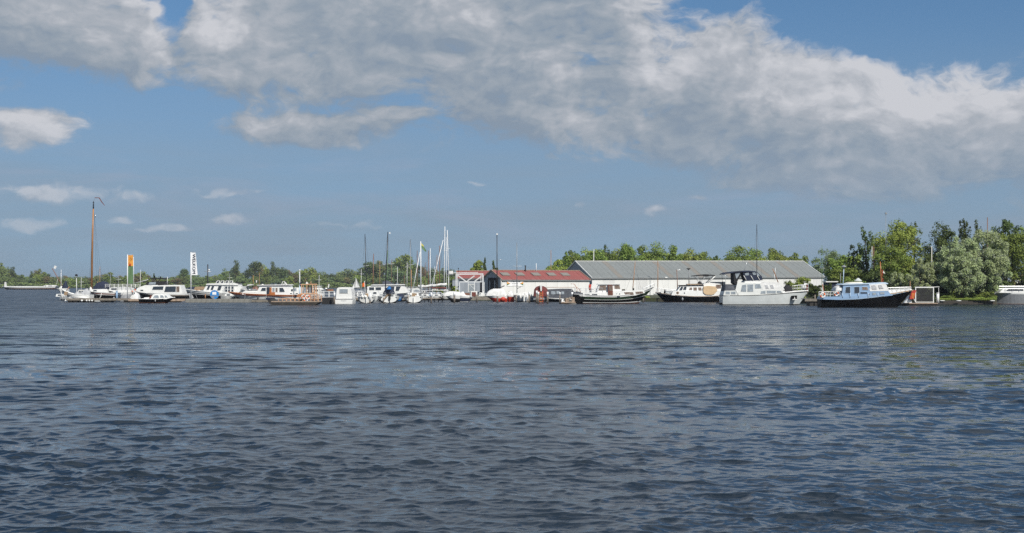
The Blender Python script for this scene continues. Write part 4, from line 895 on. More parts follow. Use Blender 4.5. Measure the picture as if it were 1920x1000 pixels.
# ---- blue cabin, black hull, orange mast ----
r = Rig('motor_cruiser', 1622, depth(576.5), 'blue cabin boat with black hull and orange lowered mast', 'boat'); e = r.e
S = r.P([(1536, 561), (1560, 562), (1600, 560.8), (1640, 556.2), (1680, 549.8), (1711, 544.5)])
hull(e, r.x(1536), r.x(1711), S, 3.4, ['tar', 'black', 'ltblue'], [(0.04, 0), (0.96, 1), (1.01, 2)], stern=0.7, rake_b=1.7, drop=.08, n=26)
g = G()
for sg in (-1, 1):
    pl = [(1662, 550.4, 1.30), (1676, 548.3, 1.08), (1690, 546.4, .74), (1702, 544.8, .38), (1711, 543.6, .05)]
    for (a, za, wa), (b, zb_, wb) in zip(pl, pl[1:]): g.add([(r.x(a), sg * wa, r.z(za) - .0), (r.x(b), sg * wb, r.z(zb_) - .0), (r.x(b), sg * (wb + .03), r.z(zb_ + 2.3)), (r.x(a), sg * (wa + .03), r.z(za + .9))], [(0, 1, 2, 3)])
g.obj('bow_plank', PAL['teak'], e)
bw = Cabin(r, 'bulwark', [(1537, 561.3), (1541, 556.8), (1570, 556), (1664, 552.5), (1668, 554), (1640, 557.2), (1600, 561.2), (1565, 562.2)], 1.50, 'blue', .04)
ca = Cabin(r, 'cabin', [(1569, 557.5), (1574, 548), (1576, 535.5), (1580, 533.2), (1624, 532.8), (1628, 546), (1659, 545.3), (1664, 552.5), (1620, 558)], 1.38, 'blue', .05)
ca.win([(1579.5, 549), (1581, 538.5), (1588.5, 538), (1588.5, 549.5)], 'glass', 'ltblue'); ca.rect(1596.5, 538.3, 1605.5, 549.8, frame='ltblue'); ca.win([(1611.5, 543.7), (1611, 538.4), (1620.5, 538.4), (1621.5, 543.7)], 'curtain', 'ltblue'); ca.rect(1608, 548, 1620, 550.5, frame='blue', name='vent')
ca.rect(1630, 549, 1636.5, 553, kind='paleglass', frame='blue'); ca.rect(1644, 548, 1652, 551.8, kind='paleglass', frame='blue'); ca.hole(1623.5, 552, 1.1)
slab(r, 'cabin_roof', [(1572, 534.4), (1576, 532), (1622, 531), (1624, 533.2)], 1.42, 'ltblue'); slab(r, 'forward_roof', [(1622.5, 534.2), (1623.5, 531.4), (1654, 529.4), (1660, 531.6), (1659, 533)], 1.25, 'ltblue')
mound(r, 'roof_cover', [(1585, 532), (1589, 529.4), (1614, 528.4), (1617, 531.6)], 1.0, 'cream', n=9)
wc = Cabin(r, 'windscreen_cover', [(1625.5, 546.2), (1622.5, 534.4), (1652, 532), (1656, 534), (1661, 545.6)], 1.36, 'canvas', .10)
for P4 in ([(1629.5, 542.4), (1629, 536.3), (1634.5, 536.1), (1637.5, 542.2)], [(1643, 541.6), (1641.5, 535.6), (1646, 535.4), (1650, 541)]): wc.win(P4, 'greywhite', 'greycanvas', name='clear_window')
slab(r, 'foredeck_cover', [(1661, 552.3), (1661.5, 546), (1668, 543), (1682, 541.6), (1707, 541), (1709, 543.6), (1690, 548)], .55, 'canvas', tilt=.5)
mound(r, 'aft_cover', [(1562, 544.5), (1564, 539), (1570, 535.5), (1575, 535.5), (1577, 545.5)], 1.2, 'canvas', seed=8)
railing(r, 1540, 1570, 547.3, 556.5, 1.2, 6, matk='white', rows=2, rr=.5); buoy(r, 1537.3, 553.5, 5.2, -1.35); buoy(r, 1563, 551, 4.4, -1.35)
rig_tube(r, 'flag_staff', [(1546, 552), (1542, 533.5)], .7, 'varnish'); rig_tube(r, 'pole', [(1581, 531), (1582.3, 501)], .8, 'ltblue'); g = G(); g.tube([(r.x(1582.3), 0, r.z(501)), (r.x(1582.3), 0, r.z(497.5))], .32, 10, r2=.1); g.obj('lamp_cap', PAL['grey'], e)
mm = rig_tube(r, 'lowered_mast', [(1653.5, 537), (1651.5, 512), (1650.5, 491)], 1.1, 'varnish', r2=.8); rig_tube(r, 'mast_strap', [(1654.8, 520), (1653.8, 506)], .5, 'red', y=-.05); rig_tube(r, 'mast_strap', [(1655.3, 534), (1655, 522)], .5, 'red', y=-.05)
slab(r, 'pennant', [(1655.5, 512), (1656.5, 507.5), (1660, 513.5)], .015, 'cream')
for a in (1574, 1588, 1603.5, 1621.5, 1639.5): rig_tube(r, 'handrail', [(a, 549.5, -1.48), (a, 558, -1.55)], .5, 'ltblue')
railing(r, 1664, 1706, 540, 546.5, .5, 6, rows=1, rr=.4, ytop2=538.5, ybase2=542.5)
slab(r, 'stern_flag_box', [(1535.5, 561), (1537, 556), (1540, 556), (1541, 561)], 1.1, 'blue')

# ---- motor boats past the willow, cut by the right edge ----
r = Rig('motor_cruiser', 1900, depth(570.5), 'grey hulled cruiser moored beyond the willow bank at the right edge', 'boat'); e = r.e
S = r.P([(1864, 547.5), (1880, 548.3), (1920, 549), (1960, 549.5)])
hull(e, r.x(1990), r.x(1864), S, 3.4, ['rust', 'deckgrey', 'grey', 'white'], [(0.05, 0), (0.12, 1), (0.86, 2), (1.01, 3)], stern=0.85, rake_b=.2, full=3, flare=.1)
g = G(); g.prism(r.P([(1913, 571), (1918, 561), (1930, 558), (1990, 556), (1990, 571)]), -1.9, -1.6); g.obj('lower_hull', PAL['black'], e)
ca = Cabin(r, 'cabin', [(1867, 549), (1876, 540), (1930, 539), (1990, 539), (1990, 550)], 1.3, 'white', .1); ca.win([(1880, 545.6), (1884, 542), (1912, 541.5), (1912, 545.5)], 'glass')
railing(r, 1866, 1930, 537, 546.5, 1.4, 6, rows=2)
r = Rig('motor_cruiser', 1895, depth(564), 'white flybridge cruiser showing above the grey hulled cruiser', 'boat'); e = r.e
hull(e, r.x(1985), r.x(1853), r.P([(1853, 540), (1880, 542), (1985, 544)]), 3.4, ['white'], [(1.01, 0)], stern=.85, rake_b=1.2)
ca = Cabin(r, 'cabin', [(1862, 542), (1884, 534), (1894, 528), (1985, 526), (1985, 543)], 1.35, 'white', .1)
for a in (1893, 1903, 1913): ca.win([(a - 1, 533.5), (a + 2, 529.5), (a + 8, 529.2), (a + 8, 533.5)], 'glass')
slab(r, 'hardtop', [(1890, 526.5), (1893, 524), (1985, 523), (1985, 526)], 1.3, 'white')
r = Rig('motor_cruiser', 1858, depth(561), 'small boat with red tipped roof half hidden by the willow leaves', 'boat'); e = r.e
hull(e, r.x(1875), r.x(1845), r.P([(1845, 546), (1875, 548)]), 2.4, ['white'], [(1.01, 0)], stern=.8); Cabin(r, 'cabin', [(1849, 547), (1852, 538), (1872, 537), (1874, 548)], .9, 'offwhite'); slab(r, 'roof', [(1850, 524.8), (1852, 521.4), (1858, 521.4), (1860, 524.8)], .5, 'white'); slab(r, 'roof_end', [(1858.2, 524.8), (1858.2, 521.4), (1861, 523)], .5, 'red')

# ================================================================== boats, middle
def stern_sailboat(px, pyw, wpx, label, trim='white', tr_edge='white', mast=None, hullmat='offwhite', transom='white', cover=None, outboard=False, extras=True, L=7.5, tarp=None, lean=0.0, top=None, motor_side=1, yaw=0.09):
    """sailing yacht moored bow-in, seen from astern"""
    D = depth(pyw); r = Rig('sailing_boat', px, D, label, 'sailboat', 'sailing boats moored bow first'); e = r.e; s = r.s
    B = wpx * s; fb = 12.0 * s
    h = empty_hull = None
    # local frame of the hull: length along +y. Build with x/y swapped, slightly yawed so the side shows
    piv = empty('hull', (0, 0, 0), 0); bpy.data.objects.remove(piv)
    g = G(); n = 12; lv = [0.0, .12, .5, 1.0]; secs = []
    for i in range(n + 1):
        t = i / n; y = L * t; zt = fb * (1 + .25 * t * t)
        sh = (.74 + .26 * math.sin(min(1, t / .4) * math.pi / 2)) * (1 - max(0, (t - .45) / .55) ** 2.2)
        row = [(0.25 * sh * B / 2, -.3)] + [(max(.02, sh * B / 2 * (.58 + .42 * math.sin(min(1, k * 1.15 + .12) * math.pi / 2))), zt * k) for k in lv]
        secs.append((y, row))
    V = []; m = 5; cy, sy = math.cos(yaw), math.sin(yaw)
    def R(x, y, z): return (x * cy - y * sy, x * sy + y * cy, z)
    for y, row in secs: V += [R(-b, y, z) for b, z in row] + [R(b, y, z) for b, z in row]
    Fc = []; Mi = []
    for i in range(n):
        for j in range(m - 1):
            a = i * 2 * m + j; b = (i + 1) * 2 * m + j; mi = 1 if j == 1 else 0
            Fc += [(a, b, b + 1, a + 1), (a + m, a + m + 1, b + m + 1, b + m)]; Mi += [mi, mi]
    g.v, g.f, g.m = V, Fc, Mi; g.obj('hull', [PAL[hullmat], PAL['black']], e)
    # rounded transom plate, a hand proud of the stern
    g = G(); w = .74 * B / 2; P = [(w * math.sin(a) * (1.0 if abs(a) < 2 else 1), fb * .55 - fb * .50 * math.cos(a)) for a in np.linspace(-2.2, 2.2, 15)]
    P = [(max(-w, min(w, x)), max(.03, min(fb, z))) for x, z in P]; P = [(-w, fb)] + [p for p in P if p[1] < fb * .98] + [(w, fb)]
    g.prism(P, -.06, .05); t_ = g.obj('transom', PAL[transom], e)
    d = G(); dv = []
    for y, row in secs: b, z = row[-1]; dv += [R(-b * .97, y, z - .05), R(b * .97, y, z - .05)]
    d.add(dv, [(2 * i, 2 * i + 2, 2 * i + 3, 2 * i + 1) for i in range(n)]); d.obj('deck', PAL['offwhite'], e)
    # coachroof with a companionway
    g = G(); cw = B * .30; prof = [(-cw, fb), (-cw * .85, fb + .42), (0, fb + .5), (cw * .85, fb + .42), (cw, fb)]
    v = [R(x, L * .36, z) for x, z in prof] + [R(x * .6, L * .78, fb * 1.15 + (z - fb) * .6) for x, z in prof]
    g.add(v, [(0, 1, 2, 3, 4), (9, 8, 7, 6, 5)] + [(i, i + 5, i + 6, i + 1) for i in range(4)]); g.obj('coachroof', PAL['white'], e)
    g = G(); v = [R(x, L * .36 - .03, z) for x, z in ((-cw * .3, fb), (cw * .3, fb), (cw * .3, fb + .44), (-cw * .3, fb + .44))]; g.add(v, [(0, 1, 2, 3)]); g.obj('companionway', PAL['teak'], e)
    # pushpit
    for sg in (-1, 1):
        g = G()
        for k in (0.28, .55): g.tube([R(sg * w * 1.05, L * .18, fb + k), R(sg * w, .05, fb + k), R(sg * w * .4, -.02, fb + k)], .018, 5)
        for x in (sg * w, sg * w * .4): g.tube([(x, .02, fb), (x, .02, fb + .55)], .018, 5)
        g.obj('pushpit', PAL['steel'], e)
    if mast:
        mk, tpx, tpy, rr = mast; X0 = lean; base = R(X0, L * .42, fb + .3); yb = base[1]; zt = CAMZ - (tpy - HOR) * (D + yb) / F
        tp = ((tpx - 960) * (D + yb) / F - world_at(px, D), yb, zt)
        g = G(); g.tube([base, tp], rr * s, 6, r2=rr * s * .7); mo = g.obj('mast', PAL[mk], e, True)
        g = G()
        zc = fb + (zt - fb) * .72; xc = base[0] + (tp[0] - base[0]) * .72
        if top: zc = CAMZ - (top - HOR) * (D + yb) / F; xc = base[0] + (tp[0] - base[0]) * (zc - base[2]) / (zt - base[2])
        g.tube([(xc - 6 * s, base[1], zc - .06), (xc + 6 * s, base[1], zc + .06)], .022, 5); g.obj('spreader', PAL['alu'], mo)
        g = G()
        for a, b in (((-w, base[1], fb), (xc - 6 * s, base[1], zc)), ((xc - 6 * s, base[1], zc), tp), ((w, base[1], fb), (xc + 6 * s, base[1], zc)), ((xc + 6 * s, base[1], zc), tp), ((0, 0.1, fb), tp)): g.tube([a, b], .009, 3)
        g.obj('stay', PAL['darkspar'], mo)
        g = G(); g.tube([R(X0, L * .40, fb + 1.15), R(X0 + .05, L * .02, fb + 1.0)], .10 if cover else .05, 6); g.obj('sail_cover' if cover else 'boom', PAL[cover or mk], e, True)
    if outboard:
        g = G(); x = w * .45 * motor_side; g.box(x - .11, x + .11, -.30, -.08, fb * .55, fb * 1.12); g.box(x - .04, x + .04, -.24, -.14, -.15, fb * .6); g.obj('outboard_motor', PAL['rubber'], e)
    else:
        g = G(); g.box(-.03, .03, -.28, -.07, -.2, fb * .9); g.obj('rudder', PAL[trim], e)
    if tarp:
        g = G(); tw = B * .42
        v = [R(-tw, .15, fb * .95), R(-tw * .2, .1, fb + .75), R(tw * .35, .1, fb + .7), R(tw, .15, fb * .95), R(-tw, L * .5, fb * 1.0), R(-tw * .1, L * .5, fb + 1.05), R(tw * .2, L * .5, fb + 1.0), R(tw, L * .5, fb * 1.0)]
        g.add(v, [(0, 1, 2, 3), (7, 6, 5, 4), (0, 4, 5, 1), (1, 5, 6, 2), (2, 6, 7, 3)]); g.obj('tarp', PAL[tarp], e)
    return r

a = stern_sailboat(687, 568.7, 34, 'sailing boat with blank white stern and thin black mast, beside the white cabin cruiser', mast=('darkspar', 684.3, 439, .85), transom='offwhite', cover='greycanvas', top=498.5)
slab(a, 'flag', [(679.5, 538), (680, 531), (684, 530), (684, 537.5)], .02, 'orange'); rig_tube(a, 'flag_staff', [(685, 556), (683.5, 527)], .4, 'white')
for dx in (-7, -1, 6): fender(a, 687 + dx, 556.5, -.15, .18, .42)
b = stern_sailboat(729, 568.3, 40, 'sailing boat with round white stern, outboard motor and thick navy mast', mast=('darkspar', 727.3, 435, 1.2), transom='white', outboard=True, cover='navy', top=495.5, lean=-0.5, motor_side=.3)
mound(b, 'spray_hood', [(716, 550), (720, 541), (728, 536), (736, 545), (737, 551)], 1.0, 'navy', y0=2.6, seed=2); mound(b, 'blue_bag', [(724.5, 543), (726, 537.5), (730, 537), (731.5, 543)], .5, 'brightblue', y0=1.5)
slab(b, 'wind_vane', [(729, 437.5), (731, 435.5), (733, 437.6), (731, 438.6)], .05, 'white'); slab(b, 'boarding_plank', [(718, 562), (726, 553), (728, 553.5), (720.5, 562.5)], .2, 'teak', y0=-.2)
c = stern_sailboat(776, 568.2, 36, 'sailing boat with plain white oval stern and slim grey mast', mast=('grey', 769.2, 448, .7), transom='white', top=497, lean=-.35)
slab(c, 'teak_locker', [(774, 554), (774, 550.5), (781, 550.5), (781, 554)], .3, 'teak', y0=.2)
fender(c, 770, 552.5, -.1, .22, .45); fender(c, 765, 556, -.1, .16, .4)

# ---- white cabin cruiser, stern on ----
r = Rig('cabin_cruiser', 644.5, depth(570), 'white cabin cruiser seen from astern with one wide rear window', 'boat'); e = r.e; s = r.s
W = 17 * s; L = 7.0; g = G()
rows = []
for t, ws in ((0, 1), (.5, 1.02), (.8, .75), (1, .1)):
    rows.append([(-W * .86 * ws, t * L, -.3), (-W * .93 * ws, t * L, .0), (-W * ws, t * L, r.z(561.5)), (W * ws, t * L, r.z(561.5)), (W * .93 * ws, t * L, 0), (W * .86 * ws, t * L, -.3)])
v = [p for q in rows for p in q]; g.add(v, [(i * 6 + k, (i + 1) * 6 + k, (i + 1) * 6 + k + 1, i * 6 + k + 1) for i in range(3) for k in range(5)] + [(0, 1, 2, 3, 4, 5)]); g.obj('hull', PAL['white'], e)
g = G(); P = [(-15.2, 560.8), (-14.2, 548), (-13.2, 542), (-11.5, 539.8), (-7, 538.8), (7, 538.8), (11.5, 539.8), (13.2, 542), (14.4, 548), (15.4, 560.8)]
P = [(a_ * s, r.z(b_)) for a_, b_ in P]; v = [(x, .25, z) for x, z in P] + [(x * .97, L * .62, z) for x, z in P]; n = len(P)
g.add(v, [tuple(range(n)), tuple(range(2 * n - 1, n - 1, -1))] + [(i, i + n, (i + 1) % n + n, (i + 1) % n) for i in range(n)]); g.obj('cabin', PAL['white'], e)
g = G(); g.box(-8.6 * s, 7.9 * s, .20, .27, r.z(550.3), r.z(541.6)); f_ = g.obj('rear_window', PAL['offwhite'], e); g = G(); g.box(-7.6 * s, 6.9 * s, .17, .24, r.z(549.4), r.z(542.5)); g.obj('pane', PAL['paleglass'], f_)
g = G(); g.tube([(-W * 1.02, .0, r.z(561)), (W * 1.02, 0, r.z(561))], .05, 6); g.obj('rub_rail', PAL['grey'], e)
g = G()
for k in range(6): g.box((-5 + k * 1.7) * s, (-4 + k * 1.7) * s, -.03, .0, r.z(564.6), r.z(563.8))
g.obj('name_lettering', PAL['grey'], e)

# ---- closed-up boats around the piles ----
r = Rig('motor_boat', 848, depth(566.5), 'white covered motorboat with dark underside and pointed bow facing the sailing boats', 'boat'); e = r.e
hull(e, r.x(866), r.x(831), r.P([(831, 550.5), (845, 553.5), (866, 556)]), 2.2, ['black', 'tar', 'white'], [(.3, 0), (.55, 1), (1.01, 2)], stern=.8, rake_b=1.3)
mound(r, 'cover', [(832, 551), (838, 547), (848, 546), (862, 547.5), (866, 555)], 1.0, 'canvas', seed=11)
r = Rig('motor_boat', 873, depth(566.5), 'open speedboat with navy side and white top in front of the boat hoist', 'boat'); e = r.e
hull(e, r.x(862), r.x(888), r.P([(861, 555.5), (875, 556), (888, 556.5)]), 2.2, ['white', 'navy', 'white'], [(.12, 0), (.72, 1), (1.01, 2)], stern=.85, rake_b=.7)
mound(r, 'cover', [(861, 556), (862, 548), (870, 546.5), (872, 553), (884, 555)], .9, 'canvas', seed=12); slab(r, 'seat', [(871, 554), (872, 549), (881, 550), (881, 554.5)], .5, 'redspar')

def keelboat(px0, px1, pyw, label, tarp, mast=None, hullmat='red', stern_x=None, boomc=None):
    r = Rig('sailing_boat', (px0 + px1) / 2, depth(pyw), label, 'sailboat', 'sailing boats moored bow first')
    hull(r.e, r.x(px1), r.x(px0), r.P([(px0, 552.5), ((px0 + px1) / 2, 555), (px1, 555.5)]), 2.3, [hullmat, 'white'], [(.62, 0), (1.01, 1)], stern=.75, rake_b=1.4, full=2)
    if tarp: mound(r, 'cover', [(px0 + 3, 553), (px0 + 8, 545), (px0 + 17, 541.5), (px1 - 8, 541), (px1 - 3, 546), (px1 - 1, 555)], .95, tarp, seed=int(px0))
    if mast:
        mk, bx, tx, ty, rr = mast; mo = rig_tube(r, 'mast', [(bx, 550), (tx, ty)], rr, mk, r2=rr * .75)
        if boomc: rig_tube(r, 'boom', [(bx, boomc[1]), (boomc[0], boomc[2])], .9, mk)
    return r
k1 = keelboat(908, 951, 566, 'red bottomed sailing boat with tall black mast and white cover', 'canvas', ('darkspar', 932, 931.8, 438.5, 1.0), boomc=(946, 542, 536))
slab(k1, 'radar_dome', [(930.5, 440.5), (930.8, 438), (933.5, 438), (933.6, 440.5)], .1, 'white'); rig_tube(k1, 'spreader', [(932, 488), (942, 486.7)], .25, 'steel')
g = G(); g.ball((k1.x(943), -.9, k1.z(561)), (.42, .3, .36)); g.obj('rudder_cover', PAL['red'], k1.e, True)
k2 = Rig('dinghy', 957, depth(566), 'small red stern with a white cover beside the black masted boat', 'boat'); e = k2.e
hull(e, k2.x(964), k2.x(950.5), k2.P([(950, 554.5), (964, 554.5)]), 1.8, ['red', 'white'], [(.8, 0), (1.01, 1)], stern=.9, rake_b=.1, full=5, flare=.35); mound(k2, 'cover', [(951, 555), (953, 547), (957, 545), (961, 547), (963, 555)], .7, 'canvas', seed=6)
k3 = Rig('sailing_boat', 983, depth(566.2), 'grey sided sailing boat with white stern below the painted sign', 'sailboat', 'sailing boats moored bow first'); e = k3.e
hull(e, k3.x(1003), k3.x(962), k3.P([(962, 553), (980, 554.5), (1003, 555)]), 2.4, ['black', 'greywhite', 'white'], [(.14, 0), (.8, 1), (1.01, 2)], stern=.8, rake_b=.6)
slab(k3, 'transom_box', [(981.5, 565), (981.5, 553.5), (990, 552.5), (992, 565)], .6, 'white', y0=-.9); Cabin(k3, 'cabin', [(970, 555), (973, 549), (986, 547.5), (996, 549), (998, 555)], .8, 'white', .1).hole(984, 551.5, .8)
mo = rig_tube(k3, 'mast', [(969.3, 550), (969.1, 455)], .8, 'grey', r2=.55); rig_tube(k3, 'spreader', [(960, 499.3), (978, 499.3)], .3, 'alu', parent=mo); rig_tube(k3, 'boom', [(970, 541.5), (979, 536.5)], .55, 'grey', parent=mo)
for dx in (968, 976, 993): fender(k3, dx, 557, -1.25, .13, .5)

# ---- brown tarp boat, grey tarp barge, raft ----
r = Rig('covered_boat', 1016, depth(566.5), 'boat under a rounded reddish brown tarp in front of the red roofed shed', 'boat'); e = r.e
hull(e, r.x(1000), r.x(1030), r.P([(1000, 556), (1030, 554)]), 2.2, ['tar', 'greywhite'], [(.4, 0), (1.01, 1)], stern=.8, rake_b=.5)
mound(r, 'tarp', [(1000, 556), (1001, 543), (1006, 537.5), (1013, 535.5), (1020, 537), (1026, 541.5), (1028, 556)], 1.1, 'maroon', seed=21, n=9)
slab(r, 'tarp_flap', [(1012, 535.5), (1016, 535.5), (1015.5, 546), (1013, 546)], .9, 'canvas', y0=-.45)
r = Rig('boat_ladder', 1014.5, depth(569), 'orange red boarding ladder standing in the water between two white topped piles', 'ladder'); e = r.e
for x0, x1 in ((1012, 1010.5), (1017.5, 1018)): rig_tube(r, 'stile', [(x0, 546), (x1, 571)], .8, 'red')
for py in (549, 553, 557, 561, 565): slab(r, 'rung', [(1011.5, py), (1011.5, py + 1.8), (1017.8, py + 1.8), (1017.8, py)], .12, 'varnish')
r = Rig('covered_boat', 1050, depth(566), 'long boat under a dark grey tarp with a white rail line', 'boat'); e = r.e
hull(e, r.x(1084), r.x(1019), r.P([(1018, 559.5), (1050, 561), (1084, 561)]), 2.6, ['black', 'tar', 'white'], [(.5, 0), (.75, 1), (1.01, 2)], stern=.85, rake_b=.8)
tp = Cabin(r, 'tarp', [(1019.5, 559), (1024, 543), (1050, 541.6), (1072, 541.6), (1082, 556.5), (1080, 559)], 1.22, 'greycanvas', .22)
for a, b, c_, d_ in ((1033, 546.3, 1041, 552), (1043, 546, 1049, 551), (1052, 547, 1057, 552)): tp.rect(a, b, c_, d_, kind='paleglass', frame='greycanvas', name='clear_window')
rig_tube(r, 'ridge_pole', [(1008, 539), (1078, 539)], .4, 'spar'); rig_tube(r, 'gunwale', [(1022, 559, -1.33), (1062, 561, -1.33)], .7, 'white')
r = Rig('raft', 1066, depth(570), 'low timber raft piled with brown bundles beside the green hulled cruiser', 'raft'); e = r.e
slab(r, 'deck', [(1052, 568.6), (1052, 566.2), (1078, 565.6), (1079, 568)], 1.0, 'plank2'); slab(r, 'float', [(1049, 570.6), (1050, 569), (1075, 568.4), (1078, 570.4)], .8, 'black')
rnd = random.Random(8)
for k in range(9):
    x0 = 1056 + rnd.uniform(0, 15); z0 = 565.5 - rnd.uniform(0, 6); rig_tube(r, 'timber', [(x0, z0, rnd.uniform(-.8, .8)), (x0 + rnd.uniform(5, 8), z0 - rnd.uniform(-1, 2.5), rnd.uniform(-.8, .8))], rnd.uniform(.6, 1.3), rnd.choice(('plank2', 'plank', 'rust', 'offwhite')), n=5)
for k, (a, b) in enumerate(((1060, 1066), (1067, 1072), (1072, 1077))): slab(r, 'crate', [(a, 566), (a, 560 - k), (b, 559.5 - k), (b, 565.5)], .35, ('plank2', 'brown', 'plank2')[k], y0=rnd.uniform(-.4, .4))
mound(r, 'bundle', [(1063, 566), (1064, 558.5), (1069, 557), (1073, 560), (1074, 566)], .6, 'plank', seed=31, jitter=.09); mound(r, 'bundle', [(1052, 566.5), (1053, 561), (1057, 560), (1059, 566)], .5, 'canvas', seed=32)
rig_tube(r, 'float_tube', [(1056, 571, -1.0), (1080, 570.2, -1.0)], .8, 'offwhite')

# ---- big white cruisers packed behind the sailing boats ----
r = Rig('motor_cruiser', 730, depth(563.5), 'wide white cruiser with dark slanted side windows behind the navy masted boat', 'boat'); e = r.e
hull(e, r.x(684), r.x(772), r.P([(684, 552), (730, 551), (772, 549)]), 3.4, ['silver', 'white'], [(.3, 0), (1.01, 1)], stern=.85, rake_b=1.5)
ca = Cabin(r, 'cabin', [(688, 552), (690, 538), (700, 535), (756, 534.5), (770, 549), (740, 551)], 1.4, 'white', .06)
ca.win([(731, 545.5), (733, 537.3), (741, 537.3), (740, 545.5)]); ca.win([(743, 545.5), (744.5, 537.3), (753, 537.3), (749, 545.5)]); ca.rect(694, 539, 703, 544); ca.rect(706, 539, 716, 544)
slab(r, 'roof', [(697, 535.6), (699, 533.8), (757, 533.2), (760, 534.8)], 1.5, 'white')
mound(r, 'grey_hood', [(716, 534), (718, 528), (726, 526), (734, 530), (738, 534)], 1.0, 'greycanvas', seed=41)
railing(r, 762, 786, 544, 551, 1.2, 4, rows=2)
r = Rig('motor_cruiser', 768, depth(562.5), 'white cruiser with a tent shaped cockpit cover and long pale rail', 'boat'); e = r.e
hull(e, r.x(744), r.x(800), r.P([(744, 552), (770, 551), (800, 548.5)]), 3.2, ['silver', 'white'], [(.35, 0), (1.01, 1)], stern=.85, rake_b=1.5)
g = G(); g.prism(r.P([(747, 551), (755.5, 536.5), (757.5, 536.5), (764, 545), (764, 551)]), -1.3, 1.3); g.obj('tent_cover', PAL['canvas'], e)
ca = Cabin(r, 'cabin', [(763, 551), (765, 541), (785, 541), (792, 548), (790, 550)], 1.25, 'white', .08); ca.rect(767, 543, 773, 547, kind='paleglass'); ca.win([(777, 547.5), (778, 543), (785, 543), (789, 547.5)], 'paleglass'); railing(r, 758, 806, 538.5, 545, 1.0, 7, rows=2)
r = Rig('motor_boat', 700, depth(565.5), 'small white boat half hidden behind the black masted sailing boat', 'boat'); e = r.e
hull(e, r.x(694), r.x(716), r.P([(694, 556), (716, 555)]), 2.2, ['silver', 'white'], [(.3, 0), (1.01, 1)], stern=.8, rake_b=.8); Cabin(r, 'cabin', [(697, 556), (699, 546), (709, 545), (713, 555)], .9, 'white', .1).rect(701, 548, 707, 551)
r = Rig('motor_boat', 747, depth(565.5), 'small dark blue boat between the two white sterned sailing boats', 'boat'); e = r.e
hull(e, r.x(742), r.x(758), r.P([(742, 557), (758, 556)]), 2.0, ['black', 'brightblue', 'blue'], [(.2, 0), (.6, 1), (1.01, 2)], stern=.8, rake_b=.6); mound(r, 'cover', [(743, 557), (745, 552), (754, 551), (757, 556)], .8, 'navy', seed=44)

# ---- blue boat behind the railings ----
r = Rig('motor_boat', 812, depth(563), 'blue hulled boat with bright blue cover behind the white jetty railing', 'boat'); e = r.e
hull(e, r.x(794), r.x(831), r.P([(792, 551), (812, 552), (831, 551)]), 2.6, ['black', 'blue', 'ltblue'], [(.2, 0), (.9, 1), (1.01, 2)], stern=.85, rake_b=.7)
ca = Cabin(r, 'cabin', [(796, 552), (797, 547.5), (826, 547), (828, 552)], 1.1, 'navy', .05); mound(r, 'cover', [(793, 556), (796, 549.5), (802, 549.5), (805, 556)], 1.28, 'brightblue', seed=45)
for a in (806, 813, 820): ca.rect(a, 548.3, a + 4, 551.5, kind='paleglass', frame='blue')

# ---- classic yachts with bundled sails: their masts rise out of the crowd ----
def moored_mast(px, D, base, tip, rr, mk, label, hullpx=(0, 0), lean=None, extra=None, group='masts of boats crowded along the jetty', hmat='offwhite', bundle=None, spreader=None):
    r = Rig('sailing_boat', px, D, label, 'sailboat', group); e = r.e
    x0, x1 = hullpx if hullpx != (0, 0) else (px - 14, px + 14)
    zw = HOR + CAMZ * F / D
    hull(e, r.x(x0), r.x(x1), r.P([(min(x0, x1), zw - 8), ((x0 + x1) / 2, zw - 7.5), (max(x0, x1), zw - 9)]), 2.4, ['tar', hmat], [(.3, 0), (1.01, 1)], stern=.7, rake_b=1.0)
    Cabin(r, 'cabin', [(px - 7, zw - 7), (px - 6, zw - 12), (px + 6, zw - 12), (px + 8, zw - 7)], .8, 'white', .1).rect(px - 3, zw - 11, px + 3, zw - 8.7)
    mo = rig_tube(r, 'mast', [(base[0], zw - 8), tip], rr, mk, r2=rr * .7)
    if spreader: rig_tube(r, 'spreader', [(tip[0] - 5, spreader), (tip[0] + 5, spreader)], .25, 'alu', parent=mo)
    st = G(); st.tube([(r.x(base[0] - 13), 0, r.z(zw - 9)), (r.x(tip[0]), 0, r.z(tip[1] + 3))], .01, 3); st.tube([(r.x(base[0] + 13), 0, r.z(zw - 9)), (r.x(tip[0]), 0, r.z(tip[1] + 3))], .01, 3); st.obj('stay', PAL['darkspar'], mo)
    if bundle:
        g = G(); (bx0, by0), (bx1, by1), th, mk2 = bundle; n = 9
        pts = [(r.x(bx0 + (bx1 - bx0) * i / n), -.1, r.z(by0 + (by1 - by0) * i / n) + .05 * math.sin(i * 2.1)) for i in range(n + 1)]
        g.tube(pts, th * r.s, 7); g.obj('furled_sail', PAL[mk2], e, True)
    return r
D2 = depth(562)
moored_mast(700, D2, (699, 0), (700.5, 476), .95, 'redspar', 'sailing boat with short red brown mast behind the cabin cruiser')
moored_mast(729, D2, (724.8, 0), (727, 470), .6, 'flaggreen', 'sailing boat with thin greenish mast just right of the navy mast')
moored_mast(771, D2, (771.3, 0), (771, 506), .9, 'spar', 'sailing boat with stubby wooden mast standing beside the slim grey mast')
moored_mast(777, D2, (772, 0), (787.5, 473), .85, 'alu', 'sailing boat whose white mast leans right towards the flagpole', bundle=((784, 537), (795, 536), 2.0, 'canvas'))
moored_mast(782, D2, (782, 0), (782.3, 470), .7, 'redspar', 'sailing boat with reddish mast just left of the white flagpole')
moored_mast(803, D2, (803, 0), (803.5, 470), .9, 'redspar', 'sailing boat with brick coloured mast right of the flagpole')
